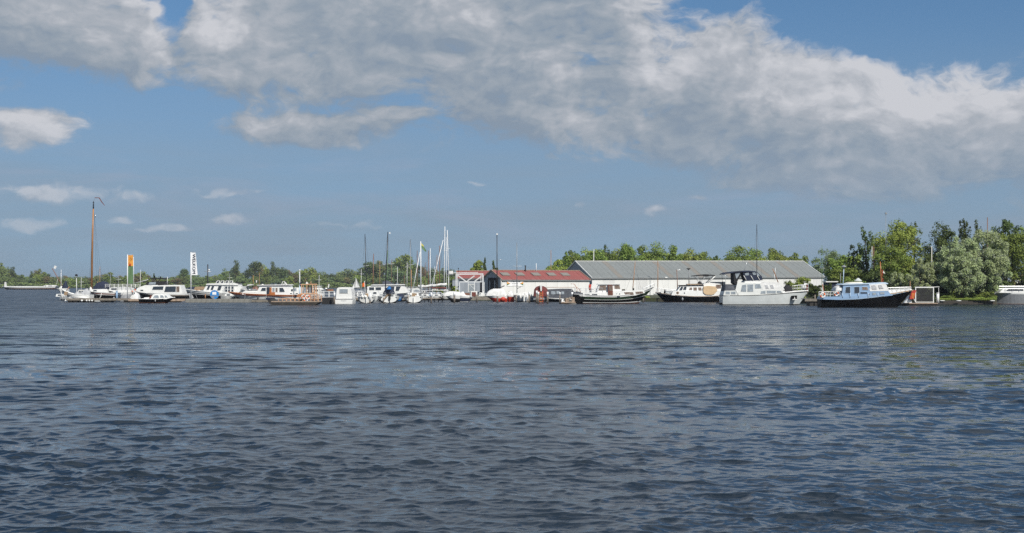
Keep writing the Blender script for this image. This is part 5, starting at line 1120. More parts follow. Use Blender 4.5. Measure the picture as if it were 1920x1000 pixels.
moored_mast(807, D2, (806.5, 0), (806.8, 466), .8, 'alu', 'sailing boat with straight white mast next to the brick coloured one')
moored_mast(816, depth(563), (805, 0), (831, 450), .85, 'alu', 'sailing boat with long white mast leaning right past upright masts', bundle=((786, 538.5), (838, 533), 2.4, 'canvas'))
moored_mast(824, D2, (824.2, 0), (824.4, 461), .95, 'redspar', 'sailing boat with red brown mast crossed by the leaning white mast', bundle=((806, 540), (838, 540.5), 1.6, 'maroon'))
moored_mast(833, D2, (832.5, 0), (834.2, 425), .9, 'alu', 'sailing boat with the tallest white mast of the crowd', spreader=470, hullpx=(816, 842))
moored_mast(837, depth(563), (837.3, 0), (836.7, 445), .6, 'alu', 'sailing boat with thin white mast between two taller white masts')
moored_mast(840, depth(561), (842, 0), (838.6, 431.5), .95, 'alu', 'sailing boat with stout white mast nearest the boat hoist', spreader=466)
moored_mast(1033, depth(556), (1033.2, 0), (1033, 469), .6, 'spar', 'boat with slender wooden mast rising over the red roof', hullpx=(1022, 1042))
moored_mast(1112, depth(556), (1112.5, 0), (1113.5, 468), .75, 'alu', 'sailing boat with pale mast and crosstree behind the green hulled cruiser', hullpx=(1098, 1130), spreader=505)
moored_mast(1232, depth(558), (1230.5, 0), (1231, 490), .7, 'alu', 'boat with twin pale masts between two cruisers', hullpx=(1222, 1250))
rr_ = moored_mast(1236, depth(559), (1233.3, 0), (1233.6, 489), .8, 'spar', 'boat with brown mast beside the twin pale ones', hullpx=(1226, 1252))
q_ = moored_mast(1419, depth(562), (1419.2, 0), (1419, 421), .75, 'darkspar', 'sailing boat with tall black mast behind the pale grey yacht', hullpx=(1400, 1440))
moored_mast(1541, depth(560), (1541, 0), (1541.3, 460), .6, 'flaggreen', 'boat with pale green mast left of the blue cabin boat', hullpx=(1528, 1556), spreader=503)

# ---- further clutter of the second row ----
def small_cruiser(px, wpx, pyw, label, hm='white', cm='white', n=2, flip=1, cover=None, low='silver', hgt=1.0, railm='steel'):
    r = Rig('motor_boat', px, depth(pyw), label, 'boat'); a = wpx / 2; e = r.e; k = hgt
    hull(e, r.x(px - a * flip), r.x(px + a * flip), r.P(sorted([(px - a * flip, pyw - 9 * k), (px, pyw - 9.5 * k), (px + a * flip, pyw - 12 * k)])), 2.7, [low, hm], [(.35, 0), (1.01, 1)], stern=.82, rake_b=1.2)
    c = Cabin(r, 'cabin', [(px - a * .55 * flip, pyw - 8.5 * k), (px - a * .5 * flip, pyw - 17 * k), (px + a * .15 * flip, pyw - 17 * k), (px + a * .45 * flip, pyw - 9.5 * k)], 1.05, cm, .12)
    for i in range(n): x0 = px + (-.42 + i * .30) * a * flip; x1 = x0 + .2 * a * flip; c.rect(min(x0, x1), pyw - 15.5 * k, max(x0, x1), pyw - 12 * k)
    if cover: mound(r, 'cover', sorted([(px - a * .98 * flip, pyw - 9 * k), (px - a * .85 * flip, pyw - 14 * k), (px - a * .55 * flip, pyw - 15 * k), (px - a * .5 * flip, pyw - 9 * k)]), 1.1, cover, seed=int(px))
    railing(r, px + a * .2 * flip, px + a * .95 * flip, pyw - 15.5 * k, pyw - 11 * k, .8, 4, matk=railm, rows=1); return r
small_cruiser(674, 22, 562.5, 'small white cabin boat in the gap between cabin cruiser and thin black mast', flip=-1, cover='greywhite')
small_cruiser(707, 20, 562, 'small white boat with grey cover between the first two white sterned sailing boats', cover='greycanvas')
small_cruiser(754, 22, 563, 'low white cabin boat between the navy masted boat and the oval sterned boat', flip=-1, cover='canvas')
small_cruiser(795, 20, 561.5, 'pale small cruiser behind the thick white flagpole', flip=1, cover='greywhite')
small_cruiser(835, 18, 560, 'small white boat by the right end of the white railed jetty', flip=-1)
small_cruiser(575, 30, 560.5, 'white cabin boat behind the frame of the work pontoon', flip=-1)
small_cruiser(226, 40, 560.5, 'white cruiser behind the grey steel boat with long pale roof', n=3, flip=-1, hgt=1.15)
small_cruiser(470, 34, 559.5, 'white cruiser in the second row behind the grey life raft', n=3, flip=-1, cover='canvas')
small_cruiser(1040, 40, 560, 'white boat hidden behind the long dark grey tarp', n=2)
small_cruiser(905, 26, 562.5, 'small white dinghy by the slip below the right leg of the boat hoist', n=1, hgt=.8)
for px_, tip, D_, mk_, lab in ((114.5, 506, 224, 'alu', 'boat with thin white mast behind the leaning brown mast'), (187, 500, 226, 'spar', 'boat with thin wooden mast right of the tall varnished mast'), (207, 512, 228, 'grey', 'boat with short grey mast behind the navy dome cover'), (263, 506, 226, 'alu', 'boat with thin white mast left of the black flybridge hood'), (486, 512, 228, 'spar', 'boat with low wooden mast behind the white wheelhouse roof'), (712, 489, 226, 'spar', 'boat with light wooden mast between red brown and navy masts'), (745, 500, 226, 'alu', 'boat with thin white mast right of the navy mast'), (758, 516, 226, 'redspar', 'boat with very short reddish mast left of the slim grey mast'), (797, 492, 226, 'redspar', 'boat with thin reddish mast just right of the thick flagpole'), (819, 478, 226, 'spar', 'boat with thin wooden mast among the white masts')):
    moored_mast(px_, D_, (px_, 0), (px_ + .3, tip), .45, mk_, lab, hullpx=(116, 142) if px_ < 120 else (0, 0))

for a_ in ((158, 30, 560.8, 'boat with tan cabin behind the curved white stem of the classic boat', dict(hm='tar', cm='cream', low='black', cover='greywhite')),
           (272, 34, 560.5, 'boat with dark hull and low cabin behind the small black cabin boat', dict(hm='black', cm='offwhite', low='black', cover='navy')),
           (336, 34, 559.5, 'dark hulled boat right behind the WELKOM pole', dict(hm='navy', cm='offwhite', low='black', flip=-1)),
           (455, 34, 560, 'boat with greyish cabin between the arched aft windows and the varnished band', dict(hm='greywhite', cm='offwhite', low='tar', flip=-1, n=3)),
           (545, 36, 559.5, 'boat with navy hull in the second row beside the round white lamp', dict(hm='navy', cm='white', low='black', cover='greycanvas')),
           (592, 26, 558.5, 'little boat with tan cabin right of the orange cabin frame', dict(hm='offwhite', cm='cream', low='tar', flip=-1)),
           (660, 26, 560, 'boat with dark hull close behind the right side of the white cabin cruiser', dict(hm='navy', cm='greywhite', low='black')),
           (693, 30, 559.5, 'boat with brown cabin behind the blank white stern', dict(hm='redspar', cm='cream', low='tar', flip=-1, n=3)),
           (742, 30, 559.5, 'boat with grey cabin in the crowd right of the navy mast', dict(hm='greywhite', cm='offwhite', low='navy', cover='navy')),
           (783, 30, 559.5, 'boat with blue hull in the crowd left of the thick white flagpole', dict(hm='blue', cm='white', low='black', flip=-1, n=3)),
           (818, 28, 559, 'boat with brown hull and pale cabin under the bundled white sail', dict(hm='redspar', cm='cream', low='tar'))):
    small_cruiser(a_[0], a_[1], a_[2], a_[3], **a_[4])
for px_, tip, mk_, lab in ((152, 520, 'alu', 'boat with short white mast right of the white lamp post'), (222, 515, 'grey', 'boat with short grey mast left of the orange banner pole'), (430, 512, 'grey', 'boat with low grey mast above the arched aft windows'), (598, 516, 'alu', 'boat with low white mast right of the orange cabin frame'), (677, 505, 'alu', 'boat with thin white mast left of the thin black mast'), (734, 486, 'redspar', 'boat with reddish mast between the navy mast and the domed tree'), (763, 492, 'alu', 'boat with thin white mast close left of the slim grey mast'), (814, 500, 'alu', 'boat with low white mast under the leaning white mast')):
    moored_mast(px_, 228, (px_, 0), (px_ + .4, tip), .42, mk_, lab, spreader=tip + 9)

# ================================================================== boats, left half
# ---- far barge and neighbours ----
r = Rig('cargo_barge', 55, depth(543.2), 'very long low white barge far away on the left', 'barge'); e = r.e
hull(e, r.x(108), r.x(2), r.P([(2, 537), (10, 538), (60, 538.3), (100, 537.6), (108, 536.5)]), 6, ['tar', 'rust', 'white'], [(.25, 0), (.5, 1), (1.01, 2)], stern=.9, rake_b=2.5, rake_s=1, full=4)
Cabin(r, 'hatch_cover', [(11, 538.5), (11, 536.9), (84, 537), (84, 538.5)], 2.2, 'white', .1)
ca = Cabin(r, 'wheelhouse', [(84, 538), (84.5, 535.6), (90, 534.8), (104, 535), (107, 538)], 2, 'white', .1); ca.rect(86, 536, 89, 537, fr=.3); ca.rect(93, 536, 100, 537, fr=.3)
slab(r, 'bow_fitting', [(8, 537), (9, 529), (11.5, 529), (12.5, 537)], .3, 'offwhite')
r = Rig('motor_boat', 112, depth(548.5), 'small pale boat between the far barge and the leaning brown mast', 'boat'); e = r.e
hull(e, r.x(128), r.x(104), r.P([(104, 541), (115, 542), (128, 542.5)]), 3, ['greywhite', 'white'], [(.4, 0), (1.01, 1)], stern=.8, rake_b=1.6); Cabin(r, 'cabin', [(112, 542), (115, 537), (124, 536.5), (127, 542)], 1, 'white', .1).rect(117, 538, 122, 540)

# ---- leaning brown mast, dark sail bundle ----
r = Rig('sailing_barge', 125, depth(561), 'traditional boat with half lowered leaning brown mast and dark sail bundle', 'sailboat'); e = r.e
hull(e, r.x(162), r.x(116), r.P([(115, 545), (130, 551), (162, 552)]), 3.2, ['tar', 'white'], [(.3, 0), (1.01, 1)], stern=.7, rake_b=1.6)
rig_tube(r, 'mast', [(119, 540), (98, 503.5)], 1.1, 'redspar', r2=.7); rig_tube(r, 'shroud', [(105, 538), (108.5, 522)], .3, 'offwhite'); rig_tube(r, 'jack_pole', [(113, 545), (114.5, 505)], .2, 'steel')
mound(r, 'sail_bundle', [(116, 540), (119, 533), (124, 526), (126, 536), (130, 541)], .5, 'navy', seed=51, jitter=.05); g = G(); g.prism(r.P([(100.5, 503), (102.5, 498), (106.5, 500), (104, 505)]), -.02, .02); g.obj('flag', PAL['canvas'], e)
# ---- white classic boat, bow towards us, tarpaulins ----
r = Rig('sailing_barge', 140, depth(565.5), 'white classic boat with curved stem and white tarpaulins at the jetty end', 'sailboat'); e = r.e
hull(e, r.x(172), r.x(115), r.P([(114.5, 538.5), (120, 546), (135, 552), (172, 553)]), 3.4, ['tar', 'white', 'white'], [(.12, 0), (.8, 1), (1.01, 2)], stern=.7, rake_b=1.5)
mound(r, 'tarpaulin', [(132, 563), (134, 553), (150, 551), (165, 554), (171, 562)], 1.72, 'canvas', seed=52); mound(r, 'sail_cover', [(138, 552), (148, 547), (160, 542), (166, 540.5), (169, 545), (167, 550), (150, 553)], .5, 'greywhite', seed=53)
rig_tube(r, 'stem', [(120, 563), (116.5, 553), (114.8, 543), (117, 537)], 1.0, 'white', y=-.3); rig_tube(r, 'leeboard_rim', [(133, 551, -1.8), (146, 557, -1.8), (163, 559.5, -1.8)], .7, 'grey'); slab(r, 'bundle', [(127, 554), (128, 547), (132, 547), (133, 554)], .3, 'teak', y0=-1.5); rig_tube(r, 'gaff', [(124, 546), (130, 538)], .7, 'spar')
railing(r, 119, 140, 553, 562, 1.6, 5, matk='greywhite')
r = Rig('street_lamp', 143.5, depth(565), 'white lamp post with dark lantern standing on the plank jetty', 'lamp'); e = r.e
rig_tube(r, 'post', [(144.3, 563), (143.2, 520)], .75, 'alu', r2=.5); slab(r, 'lantern', [(141.3, 517.6), (142, 514.5), (144.5, 514.5), (145.2, 517.6)], .22, 'rubber'); slab(r, 'lantern_glass', [(142, 520), (141.6, 517.6), (145, 517.6), (144.6, 520)], .15, 'paleglass')

# ---- black-and-white boat under the tall brown mast ----
r = Rig('sailing_barge', 195, depth(565), 'black hulled flat bottomed boat with very tall varnished mast', 'sailboat'); e = r.e
hull(e, r.x(224), r.x(166), r.P([(165, 545), (185, 548), (210, 549.5), (224, 550)]), 3.8, ['black', 'offwhite', 'brown', 'white'], [(.72, 0), (.8, 1), (.93, 2), (1.01, 3)], stern=.7, rake_b=.8)
slab(r, 'transom_plate', [(212, 552), (215, 550), (222, 562), (219, 563)], 1.4, 'greywhite')
Cabin(r, 'cabin', [(172, 547), (174, 543), (205, 542), (208, 549)], 1.3, 'white', .1).rect(180, 544, 186, 546); 
rig_tube(r, 'mast', [(171.6, 546), (173.5, 440), (175, 392)], 2.1, 'spar', r2=1.35, n=10); rig_tube(r, 'topmast', [(175, 392), (175.4, 377)], 1.2, 'darkspar', r2=.6)
for k, py in enumerate((380, 384, 388)): rig_tube(r, 'mast_band', [(175.2, py), (175.2, py + 1)], 1.8, 'black')
g = G(); P = [(177.5, 370.6), (186.5, 370.6), (191, 378), (196.5, 385.5), (196, 386), (190.2, 379.5), (185.5, 371.8), (177.6, 371.7)]; g.prism(r.P(P), -.02, .02); g.obj('pennant', PAL['brown'], e); rig_tube(r, 'pennant_staff', [(175.4, 379), (178, 370)], .12, 'darkspar')
for a, b in ((166, 545), (182, 545), (187, 545), (193, 545)): rig_tube(r, 'stay', [(a, b), (176, 398)], .13, 'darkspar')
rig_tube(r, 'block', [(179, 408), (179.3, 402)], .7, 'paleglass'); rig_tube(r, 'boathook_post', [(184, 540), (183, 528)], .5, 'spar')
mound(r, 'navy_cover', [(178, 542), (181, 533), (186, 529.5), (194, 527), (200, 529), (205, 535), (206, 542)], 1.2, 'navy', seed=54, n=9); mound(r, 'hatch', [(168, 547), (169, 538), (172, 538), (174, 547)], .3, 'canvas', seed=55); rig_tube(r, 'mooring_rope', [(197, 550, -1.9), (196, 556, -1.95), (192.5, 562, -2.1)], .5, 'white')
g = G(); g.torus((r.x(186), -1.95, r.z(557)), .22, .07); g.obj('tyre', PAL['rubber'], e, True); rig_tube(r, 'fender_board', [(178, 550, -1.98), (178, 562, -1.98)], .5, 'grey')

# ---- grey steel boat with rails ----
r = Rig('steel_boat', 238, depth(565), 'pale grey steel boat with white rails behind the orange flag', 'boat'); e = r.e
hull(e, r.x(218), r.x(258), r.P([(216, 549), (236, 549), (250, 547), (258, 545.5)]), 3.2, ['greywhite', 'white'], [(.75, 0), (1.01, 1)], stern=.8, rake_b=.9)
Cabin(r, 'cabin', [(207, 545), (209, 539.5), (230, 538), (248, 540), (250, 548), (225, 549)], 1.0, 'white', .1).rect(212, 541, 222, 543.5); railing(r, 202, 258, 533.5, 540, 1.3, 8, rows=3, matk='white'); rig_tube(r, 'rope', [(226, 561, -1.6), (237, 549, -1.6)], .35, 'grey')
buoy(r, 254, 545, 4, -1.0); mound(r, 'cover', [(243, 560), (246, 550), (254, 546), (260, 552), (262, 561)], .8, 'canvas', seed=56)
r = Rig('mooring_post', 219, depth(566.3), 'bright blue steel post at the jetty edge', 'post'); rig_tube(r, 'shaft', [(219, 565), (219, 546)], 1.9, 'blue', n=8); rig_tube(r, 'cap', [(219, 546), (219, 545.2)], 2.2, 'ltblue', n=8)

# ---- cruiser with dark wheelhouse windows and black flybridge hood ----
r = Rig('motor_cruiser', 300, depth(563.5), 'white cruiser with wide dark wheelhouse windows and black flybridge hood', 'boat'); e = r.e
hull(e, r.x(350), r.x(256), r.P([(255, 546), (275, 549), (310, 550.6), (350, 551)]), 3.6, ['black', 'tar', 'plank2', 'white'], [(.6, 0), (.74, 1), (.8, 2), (1.01, 3)], stern=.8, rake_b=1.6)
ca = Cabin(r, 'coachroof', [(258, 547), (262, 540), (276, 535), (300, 534.8), (300, 550), (280, 550)], 1.45, 'white', .1); ca.rect(268, 543.5, 273, 545.5); 
wh = Cabin(r, 'wheelhouse', [(284, 550), (289.5, 536.2), (313, 534.8), (342, 534.6), (347, 551), (315, 551.5)], 1.5, 'white', .05)
wh.win([(289.8, 543.4), (292, 537.6), (311, 537.2), (309.8, 543.4)]); wh.win([(312.5, 547.6), (315, 537.4), (334, 537.2), (333.5, 547.6)]); wh.rect(335, 537.3, 340.5, 547.5, kind='curtain')
fb = Cabin(r, 'flybridge_screen', [(275, 535.5), (279, 528.5), (313, 527.5), (313, 535.5)], 1.2, 'blackcanvas', .1); fb.win([(282, 533.8), (284, 529.6), (296, 529.2), (295, 533.8)], 'paleglass', 'blackcanvas', name='clear_window')
slab(r, 'hood', [(279, 523.5), (283, 522.3), (308, 521.2), (313, 522.3), (313, 523.4), (284, 524)], 1.2, 'blackcanvas')
for a, b in ((283, 279), (294, 298), (305, 299), (312, 313)): rig_tube(r, 'hood_strut', [(a, 522.8, -1.15), (b, 529, -1.15)], .4, 'black')
rig_tube(r, 'passerelle', [(252, 531.5), (283, 523.2)], .5, 'alu'); rig_tube(r, 'aerial', [(313.5, 534), (314, 519)], .45, 'alu')
for a, b in ((289, 517), (300, 518.5)): slab(r, 'navigation_light', [(a, 521.6), (a, b), (a + 1.6, b), (a + 1.6, 521.6)], .1, 'black')
r = Rig('cabin_boat', 295, depth(568.7), 'small cabin boat with black hull and red waterline beside the jetty', 'boat'); e = r.e
hull(e, r.x(263), r.x(328), r.P([(263, 560.5), (290, 561), (312, 560), (328, 557.5)]), 2.1, ['rust', 'black', 'white'], [(.22, 0), (.93, 1), (1.01, 2)], stern=.8, rake_b=1.0, rail='white', railr=.05, drop=.05)
ca = Cabin(r, 'cabin', [(283.5, 561.3), (287, 555.5), (291, 551.6), (296, 550.9), (314, 551.4), (318, 556), (324, 558.5), (314, 561)], .85, 'white', .12)
ca.win([(290, 558.6), (292.8, 554.2), (299.6, 553.9), (301, 557.8), (299.5, 558.8)], 'paleglass'); ca.win([(303.6, 557.9), (303.6, 554), (308, 554), (310.5, 558)], 'paleglass'); ca.win([(312.3, 557.4), (312.3, 554.2), (314.8, 554.4), (317, 557.4)], 'paleglass')
slab(r, 'windscreen_panel', [(282, 560), (285.5, 554), (288, 554), (285.5, 560)], .6, 'brown', y0=-.3); mound(r, 'engine_cover', [(270, 561), (272, 557.8), (282, 557.6), (284, 561)], .6, 'white', seed=57); rig_tube(r, 'fender', [(295, 561.8, -1.1), (295, 566, -1.1)], .9, 'greywhite')

# ---- white bulwark cruiser with black mast ----
r = Rig('motor_cruiser', 400, depth(562.5), 'white cruiser with black hull, black mast and arched aft windows', 'boat'); e = r.e
hull(e, r.x(460), r.x(343), r.P([(342, 542), (365, 545), (400, 548.3), (440, 550.5), (460, 551)]), 4.0, ['black', 'white', 'black', 'white'], [(.60, 0), (.68, 1), (.76, 2), (1.01, 3)], stern=.85, rake_b=1.8, rail='white')
ca = Cabin(r, 'cabin', [(384, 549), (386, 543), (391, 534.5), (400, 533.4), (424, 533), (428, 540), (428, 551)], 1.6, 'white', .08)
ca.win([(391.2, 543.4), (394, 536.6), (398, 536.4), (395, 543.4)]); ca.win([(398.6, 543.8), (401.4, 536.4), (405.6, 536.2), (402.8, 543.8)]); ca.win([(411, 544.6), (413.4, 536.6), (419.5, 536.6), (416.6, 544.6)]); ca.hole(413.8, 548.6, 1.2); ca.hole(392, 548.2, .8)
af = Cabin(r, 'aft_cabin', [(420, 551), (421, 535), (450, 534.5), (455, 541), (453, 547), (446, 551.5)], 1.62, 'white', .08)
for i, xx in enumerate((426, 431.5, 437.5)):
    for j, yy in enumerate((537.5, 543)): af.rect(xx, yy, xx + 3.8, yy + 4.2)
slab(r, 'roof', [(390, 534.4), (392, 532), (440, 530.4), (451, 533), (450, 535)], 1.7, 'white')
for a in (407, 415, 423.5, 431.5): 
    P4 = [(a, 532.4), (a + 3, 526.6), (a + 9.0, 526.4), (a + 7.5, 532.2)]; g = G(); g.prism(r.P(P4), -1.35, -1.30); f_ = g.obj('screen_frame', PAL['white'], e)
    P4 = [(a + 1.4, 531.8), (a + 3.8, 527.4), (a + 7.6, 527.2), (a + 6.4, 531.6)]; g = G(); g.prism(r.P(P4), -1.37, -1.34); g.obj('pane', PAL['glass'], f_)
mound(r, 'black_cover', [(440, 533), (441, 530), (446, 529), (450, 532)], .9, 'blackcanvas', seed=58)
rig_tube(r, 'mast', [(389.2, 545), (389.6, 496)], 1.1, 'darkspar'); rig_tube(r, 'crosstree', [(383, 508.8), (396, 509.6)], .5, 'steel'); g = G(); g.ball((r.x(392), 0, r.z(506.5)), .14); g.obj('radar_ball', PAL['white'], e, True)
slab(r, 'life_raft', [(450, 543.5), (451, 537), (463, 536.8), (464, 543.5)], .5, 'greywhite'); slab(r, 'aft_awning', [(464, 536), (466, 534), (474, 533.3), (474, 535)], .8, 'white'); rig_tube(r, 'awning_post', [(466, 535), (466, 545)], .9, 'white'); slab(r, 'bow_bundle', [(365, 543), (368, 538), (378, 537.5), (386, 539), (388, 544)], .7, 'teak')
rig_tube(r, 'rope', [(371, 550, -1.9), (376, 561, -2.2)], .3, 'grey'); slab(r, 'stem_plate', [(360, 562), (357, 550), (361, 551), (365, 559)], 1.0, 'greywhite', y0=-.3)
r = Rig('motor_boat', 365, depth(560), 'dark boat with orange deck gear behind the welcome banner pole', 'boat'); e = r.e
hull(e, r.x(395), r.x(345), r.P([(345, 545), (395, 546)]), 3, ['black', 'greywhite'], [(.7, 0), (1.01, 1)], stern=.8); mound(r, 'deck_gear', [(352, 545), (356, 538.6), (364, 537.5), (366, 545)], .6, 'navy', seed=59); mound(r, 'deck_gear', [(366, 545), (368, 538.6), (374, 537.5), (377, 545)], .6, 'spar', seed=60)

# ---- long cruiser with varnished wooden band ----
r = Rig('motor_cruiser', 500, depth(565.5), 'long white cruiser with orange varnished band along its side', 'boat'); e = r.e
hull(e, r.x(572), r.x(428), r.P([(427, 547.8), (450, 550.2), (480, 552), (520, 553.4), (572, 554.3)]), 3.8, ['greywhite', 'white', 'varnish', 'varnish'], [(.35, 0), (.74, 1), (.9, 2), (1.01, 3)], stern=.8, rake_b=2.6, rail='varnish', railr=.06, n=26)
g = G(); g.tube([(r.x(p), -b, r.z(q)) for p, q, b in ((440, 551.2, .95), (462, 553.2, 1.55), (490, 554.3, 1.84), (530, 555.4, 1.93), (565, 556, 1.9))], .05, 5); g.obj('brown_strake', PAL['brown'], e)
ca = Cabin(r, 'trunk_cabin', [(457, 552.6), (458, 548.5), (462, 545.8), (488, 545), (488, 553)], 1.35, 'white', .15); mound(r, 'grey_cover', [(458, 547), (466, 545), (472, 542.8), (484, 543.8), (489, 547)], .9, 'greycanvas', seed=61)
wh = Cabin(r, 'wheelhouse', [(482, 553), (489.5, 538.5), (486.5, 535.6), (545, 534.8), (547, 540), (547, 554)], 1.5, 'white', .05); slab(r, 'roof', [(485, 535.6), (487, 534.4), (546, 533.6), (548, 535)], 1.65, 'white')
wh.win([(492.3, 545.6), (494.8, 540.2), (501.5, 540), (501.5, 545.6)]); g = G(); g.prism(r.P([(503.6, 552.5), (503.6, 538.6), (508.8, 538.6), (508.8, 552.5)]), -1.56, -1.2); g.obj('doorway', PAL['glass'], e); g = G(); g.box(r.x(509), r.x(512.5), -1.57, -1.3, r.z(548), r.z(539)); g.obj('door_post', PAL['varnish'], e)  # open doorway: dark glass panel stands in for the shade inside
wh.rect(514, 540, 518, 547.5, kind='paleglass'); wh.rect(520, 540, 523.5, 547.5, kind='curtain'); wh.win([(527.3, 547.5), (527.3, 540), (533.5, 540), (537, 546.5), (535.5, 547.5)])
ac = Cabin(r, 'aft_cabin', [(545, 554), (545.5, 540), (566, 539), (569, 554.5)], 1.45, 'white', .08); ac.rect(548.5, 542.5, 552, 546); ac.rect(554, 540.5, 558.5, 545.5, kind='paleglass'); ac.rect(544.5 + 2, 549.8, 550, 551.2, name='vent'); ac.rect(557.5, 549.8, 561, 551.2, name='vent')
g = G(); g.tube([(r.x(530), -1, r.z(535)), (r.x(532), -1, r.z(528.5)), (r.x(535), -1, r.z(528)), (r.x(541), -1, r.z(534.5))], .06, 5); g.tube([(r.x(533.5), -1, r.z(534.5)), (r.x(536), -1, r.z(530)), (r.x(539.5), -1, r.z(534.5))], .09, 5); g.obj('folded_hood', PAL['offwhite'], e)
slab(r, 'horn', [(491, 534.6), (491, 533), (494, 533), (494, 534.6)], .15, 'white'); slab(r, 'wooden_hatch', [(508, 551.5), (509, 548), (519, 548), (519, 552.5)], .2, 'varnish', y0=-1.6)
for a in (447, 488, 506): fender(r, a, 560.5, -2.0, .13, .6, 'rubber')
for a in (464.5, 503.8, 552.5): rig_tube(r, 'mooring_rope', [(a, 548, -1.95), (a - .3, 563, -2.3)], .25, 'greywhite')
railing(r, 455, 485, 548.5, 552, 1.3, 5, matk='offwhite', rows=1)
# ---- further boats in the second row ----
r = Rig('motor_boat', 486, depth(556), 'boat with brown deck gear and small mast behind the varnished band cruiser', 'boat'); e = r.e
hull(e, r.x(498), r.x(468), r.P([(468, 546), (498, 546)]), 2.8, ['tar', 'redspar'], [(.5, 0), (1.01, 1)], stern=.8); mound(r, 'brown_bundle', [(472, 545), (475, 539), (480, 536.5), (484, 540), (487, 545)], .8, 'redspar', seed=62, jitter=.1); rig_tube(r, 'mast', [(474.8, 542), (474.8, 516.5)], .55, 'spar'); rig_tube(r, 'derrick', [(479, 540), (482, 523)], .45, 'redspar'); slab(r, 'flag', [(480, 530), (480, 526), (482, 526), (482, 530)], .05, 'white')
r = Rig('motor_boat', 603, depth(556), 'small white cabin boat showing behind the pink framed work pontoon', 'boat'); e = r.e
hull(e, r.x(584), r.x(610), r.P([(584, 543.5), (598, 543), (610, 543.5)]), 2.6, ['greywhite', 'white'], [(.3, 0), (1.01, 1)], stern=.85, rake_b=1.2); ca = Cabin(r, 'cabin', [(586, 544), (588, 539.5), (602, 539.5), (607, 543.5)], 1.0, 'white', .15); ca.rect(590, 541, 595, 542.6); slab(r, 'bimini', [(587, 537.6), (588, 536.3), (603, 536.3), (603, 537.6)], .9, 'white'); rig_tube(r, 'bimini_post', [(595, 537), (595, 541)], .4, 'white')
r = Rig('motor_boat', 616, depth(548), 'tiny open boat with raised white outboard far beyond the jetty railing', 'boat'); e = r.e
hull(e, r.x(625), r.x(609), r.P([(609, 542.5), (617, 543.2), (625, 543)]), 2, ['tar', 'varnish'], [(.5, 0), (1.01, 1)], stern=.8); slab(r, 'outboard', [(614.5, 540), (616, 533), (618, 533.4), (616.5, 540)], .2, 'white'); rig_tube(r, 'stick', [(614.5, 541), (614.5, 529)], .3, 'redspar'); mound(r, 'bag', [(610, 542), (611, 539), (614, 542)], .4, 'white', seed=63)
# ---- distant sailing yacht with its sails up ----
r = Rig('sailing_yacht', 666, depth(541.3), 'distant yacht under full white sail on the open lake', 'sailboat'); e = r.e
hull(e, r.x(675.5), r.x(659), r.P([(659, 540), (667, 540.2), (675.5, 540)]), 2.6, ['tar', 'white'], [(.4, 0), (1.01, 1)], stern=.6, rake_b=1)
for nm, P in (('mainsail', [(666, 539.6), (667.2, 520.8), (674.8, 538.8)]), ('jib', [(660.3, 540), (665.4, 527.6), (665.2, 539.8)])):
    g = G(); P3 = r.P(P); a, b, c_ = P3; N = 6; v = []; f = []
    for i in range(N + 1):
        for j in range(N + 1 - i):
            u, w_ = i / N, j / N; x = a[0] * (1 - u - w_) + b[0] * u + c_[0] * w_; z = a[1] * (1 - u - w_) + b[1] * u + c_[1] * w_; v.append((x, .35 * 27 * u * w_ * (1 - u - w_), z))
    idx = {}; k = 0
    for i in range(N + 1):
        for j in range(N + 1 - i): idx[(i, j)] = k; k += 1
    for i in range(N):
        for j in range(N - i):
            f.append((idx[(i, j)], idx[(i + 1, j)], idx[(i, j + 1)]))
            if i + j < N - 1: f.append((idx[(i + 1, j)], idx[(i + 1, j + 1)], idx[(i, j + 1)]))
    g.add(v, f); g.obj(nm, PAL['canvas'], e, True)
rig_tube(r, 'mast', [(665.8, 540), (667, 520)], .2, 'grey')

# ---- flat work pontoon with pinkish rails ----
r = Rig('work_pontoon', 552, depth(572), 'low black work pontoon with faded orange rails and cabin frame', 'work boat'); e = r.e
g = G(); g.prism(r.P([(503, 558.5), (511, 559.5), (515, 564), (601, 566), (597, 570.5), (590, 572.4), (516, 572.6), (509, 569)]), -1.6, 1.6); g.obj('hull', PAL['tar'], e)
g = G(); g.box(r.x(513), r.x(601), -1.62, 1.62, r.z(566.4), r.z(564.4)); g.obj('deck', PAL['plank2'], e); slab(r, 'bow_ramp', [(502.5, 562), (503, 558), (511, 558.6), (511, 562)], 1.62, 'navy')
g = G(); rr = .05
for a, b in ((567, 533), (577, 534), (587.5, 534), (592, 535)):
    for y in (-.8, .6): g = G(); g.tube([(r.x(a), y, r.z(551.5)), (r.x(a), y, r.z(b))], .06, 5); g.obj('cabin_post', PAL['pink'], e)
for y in (-.8, .6):
    for py, q_ in ((551, .07), (534, .05)): g = G(); g.tube([(r.x(565), y, r.z(py)), (r.x(594), y, r.z(py))], q_, 5); g.obj('cabin_rail', PAL['pink'], e)
slab(r, 'frame_roof', [(574, 534), (576, 532.4), (592, 532.4), (594, 534)], .85, 'pink'); rig_tube(r, 'roof_post', [(583, 533), (583, 528)], .5, 'pink'); slab(r, 'panel', [(570.5, 549.5), (570.5, 539), (575, 539), (575, 549.5)], .05, 'paleglass', y0=-.7); slab(r, 'panel', [(580, 549.5), (580, 538), (586, 538), (586, 549.5)], .05, 'grey', y0=-.5)
slab(r, 'flag', [(573, 533), (575, 528), (578, 531.5), (577, 533.5)], .02, 'white'); rig_tube(r, 'flag_staff', [(570, 534), (574, 521)], .4, 'redspar')
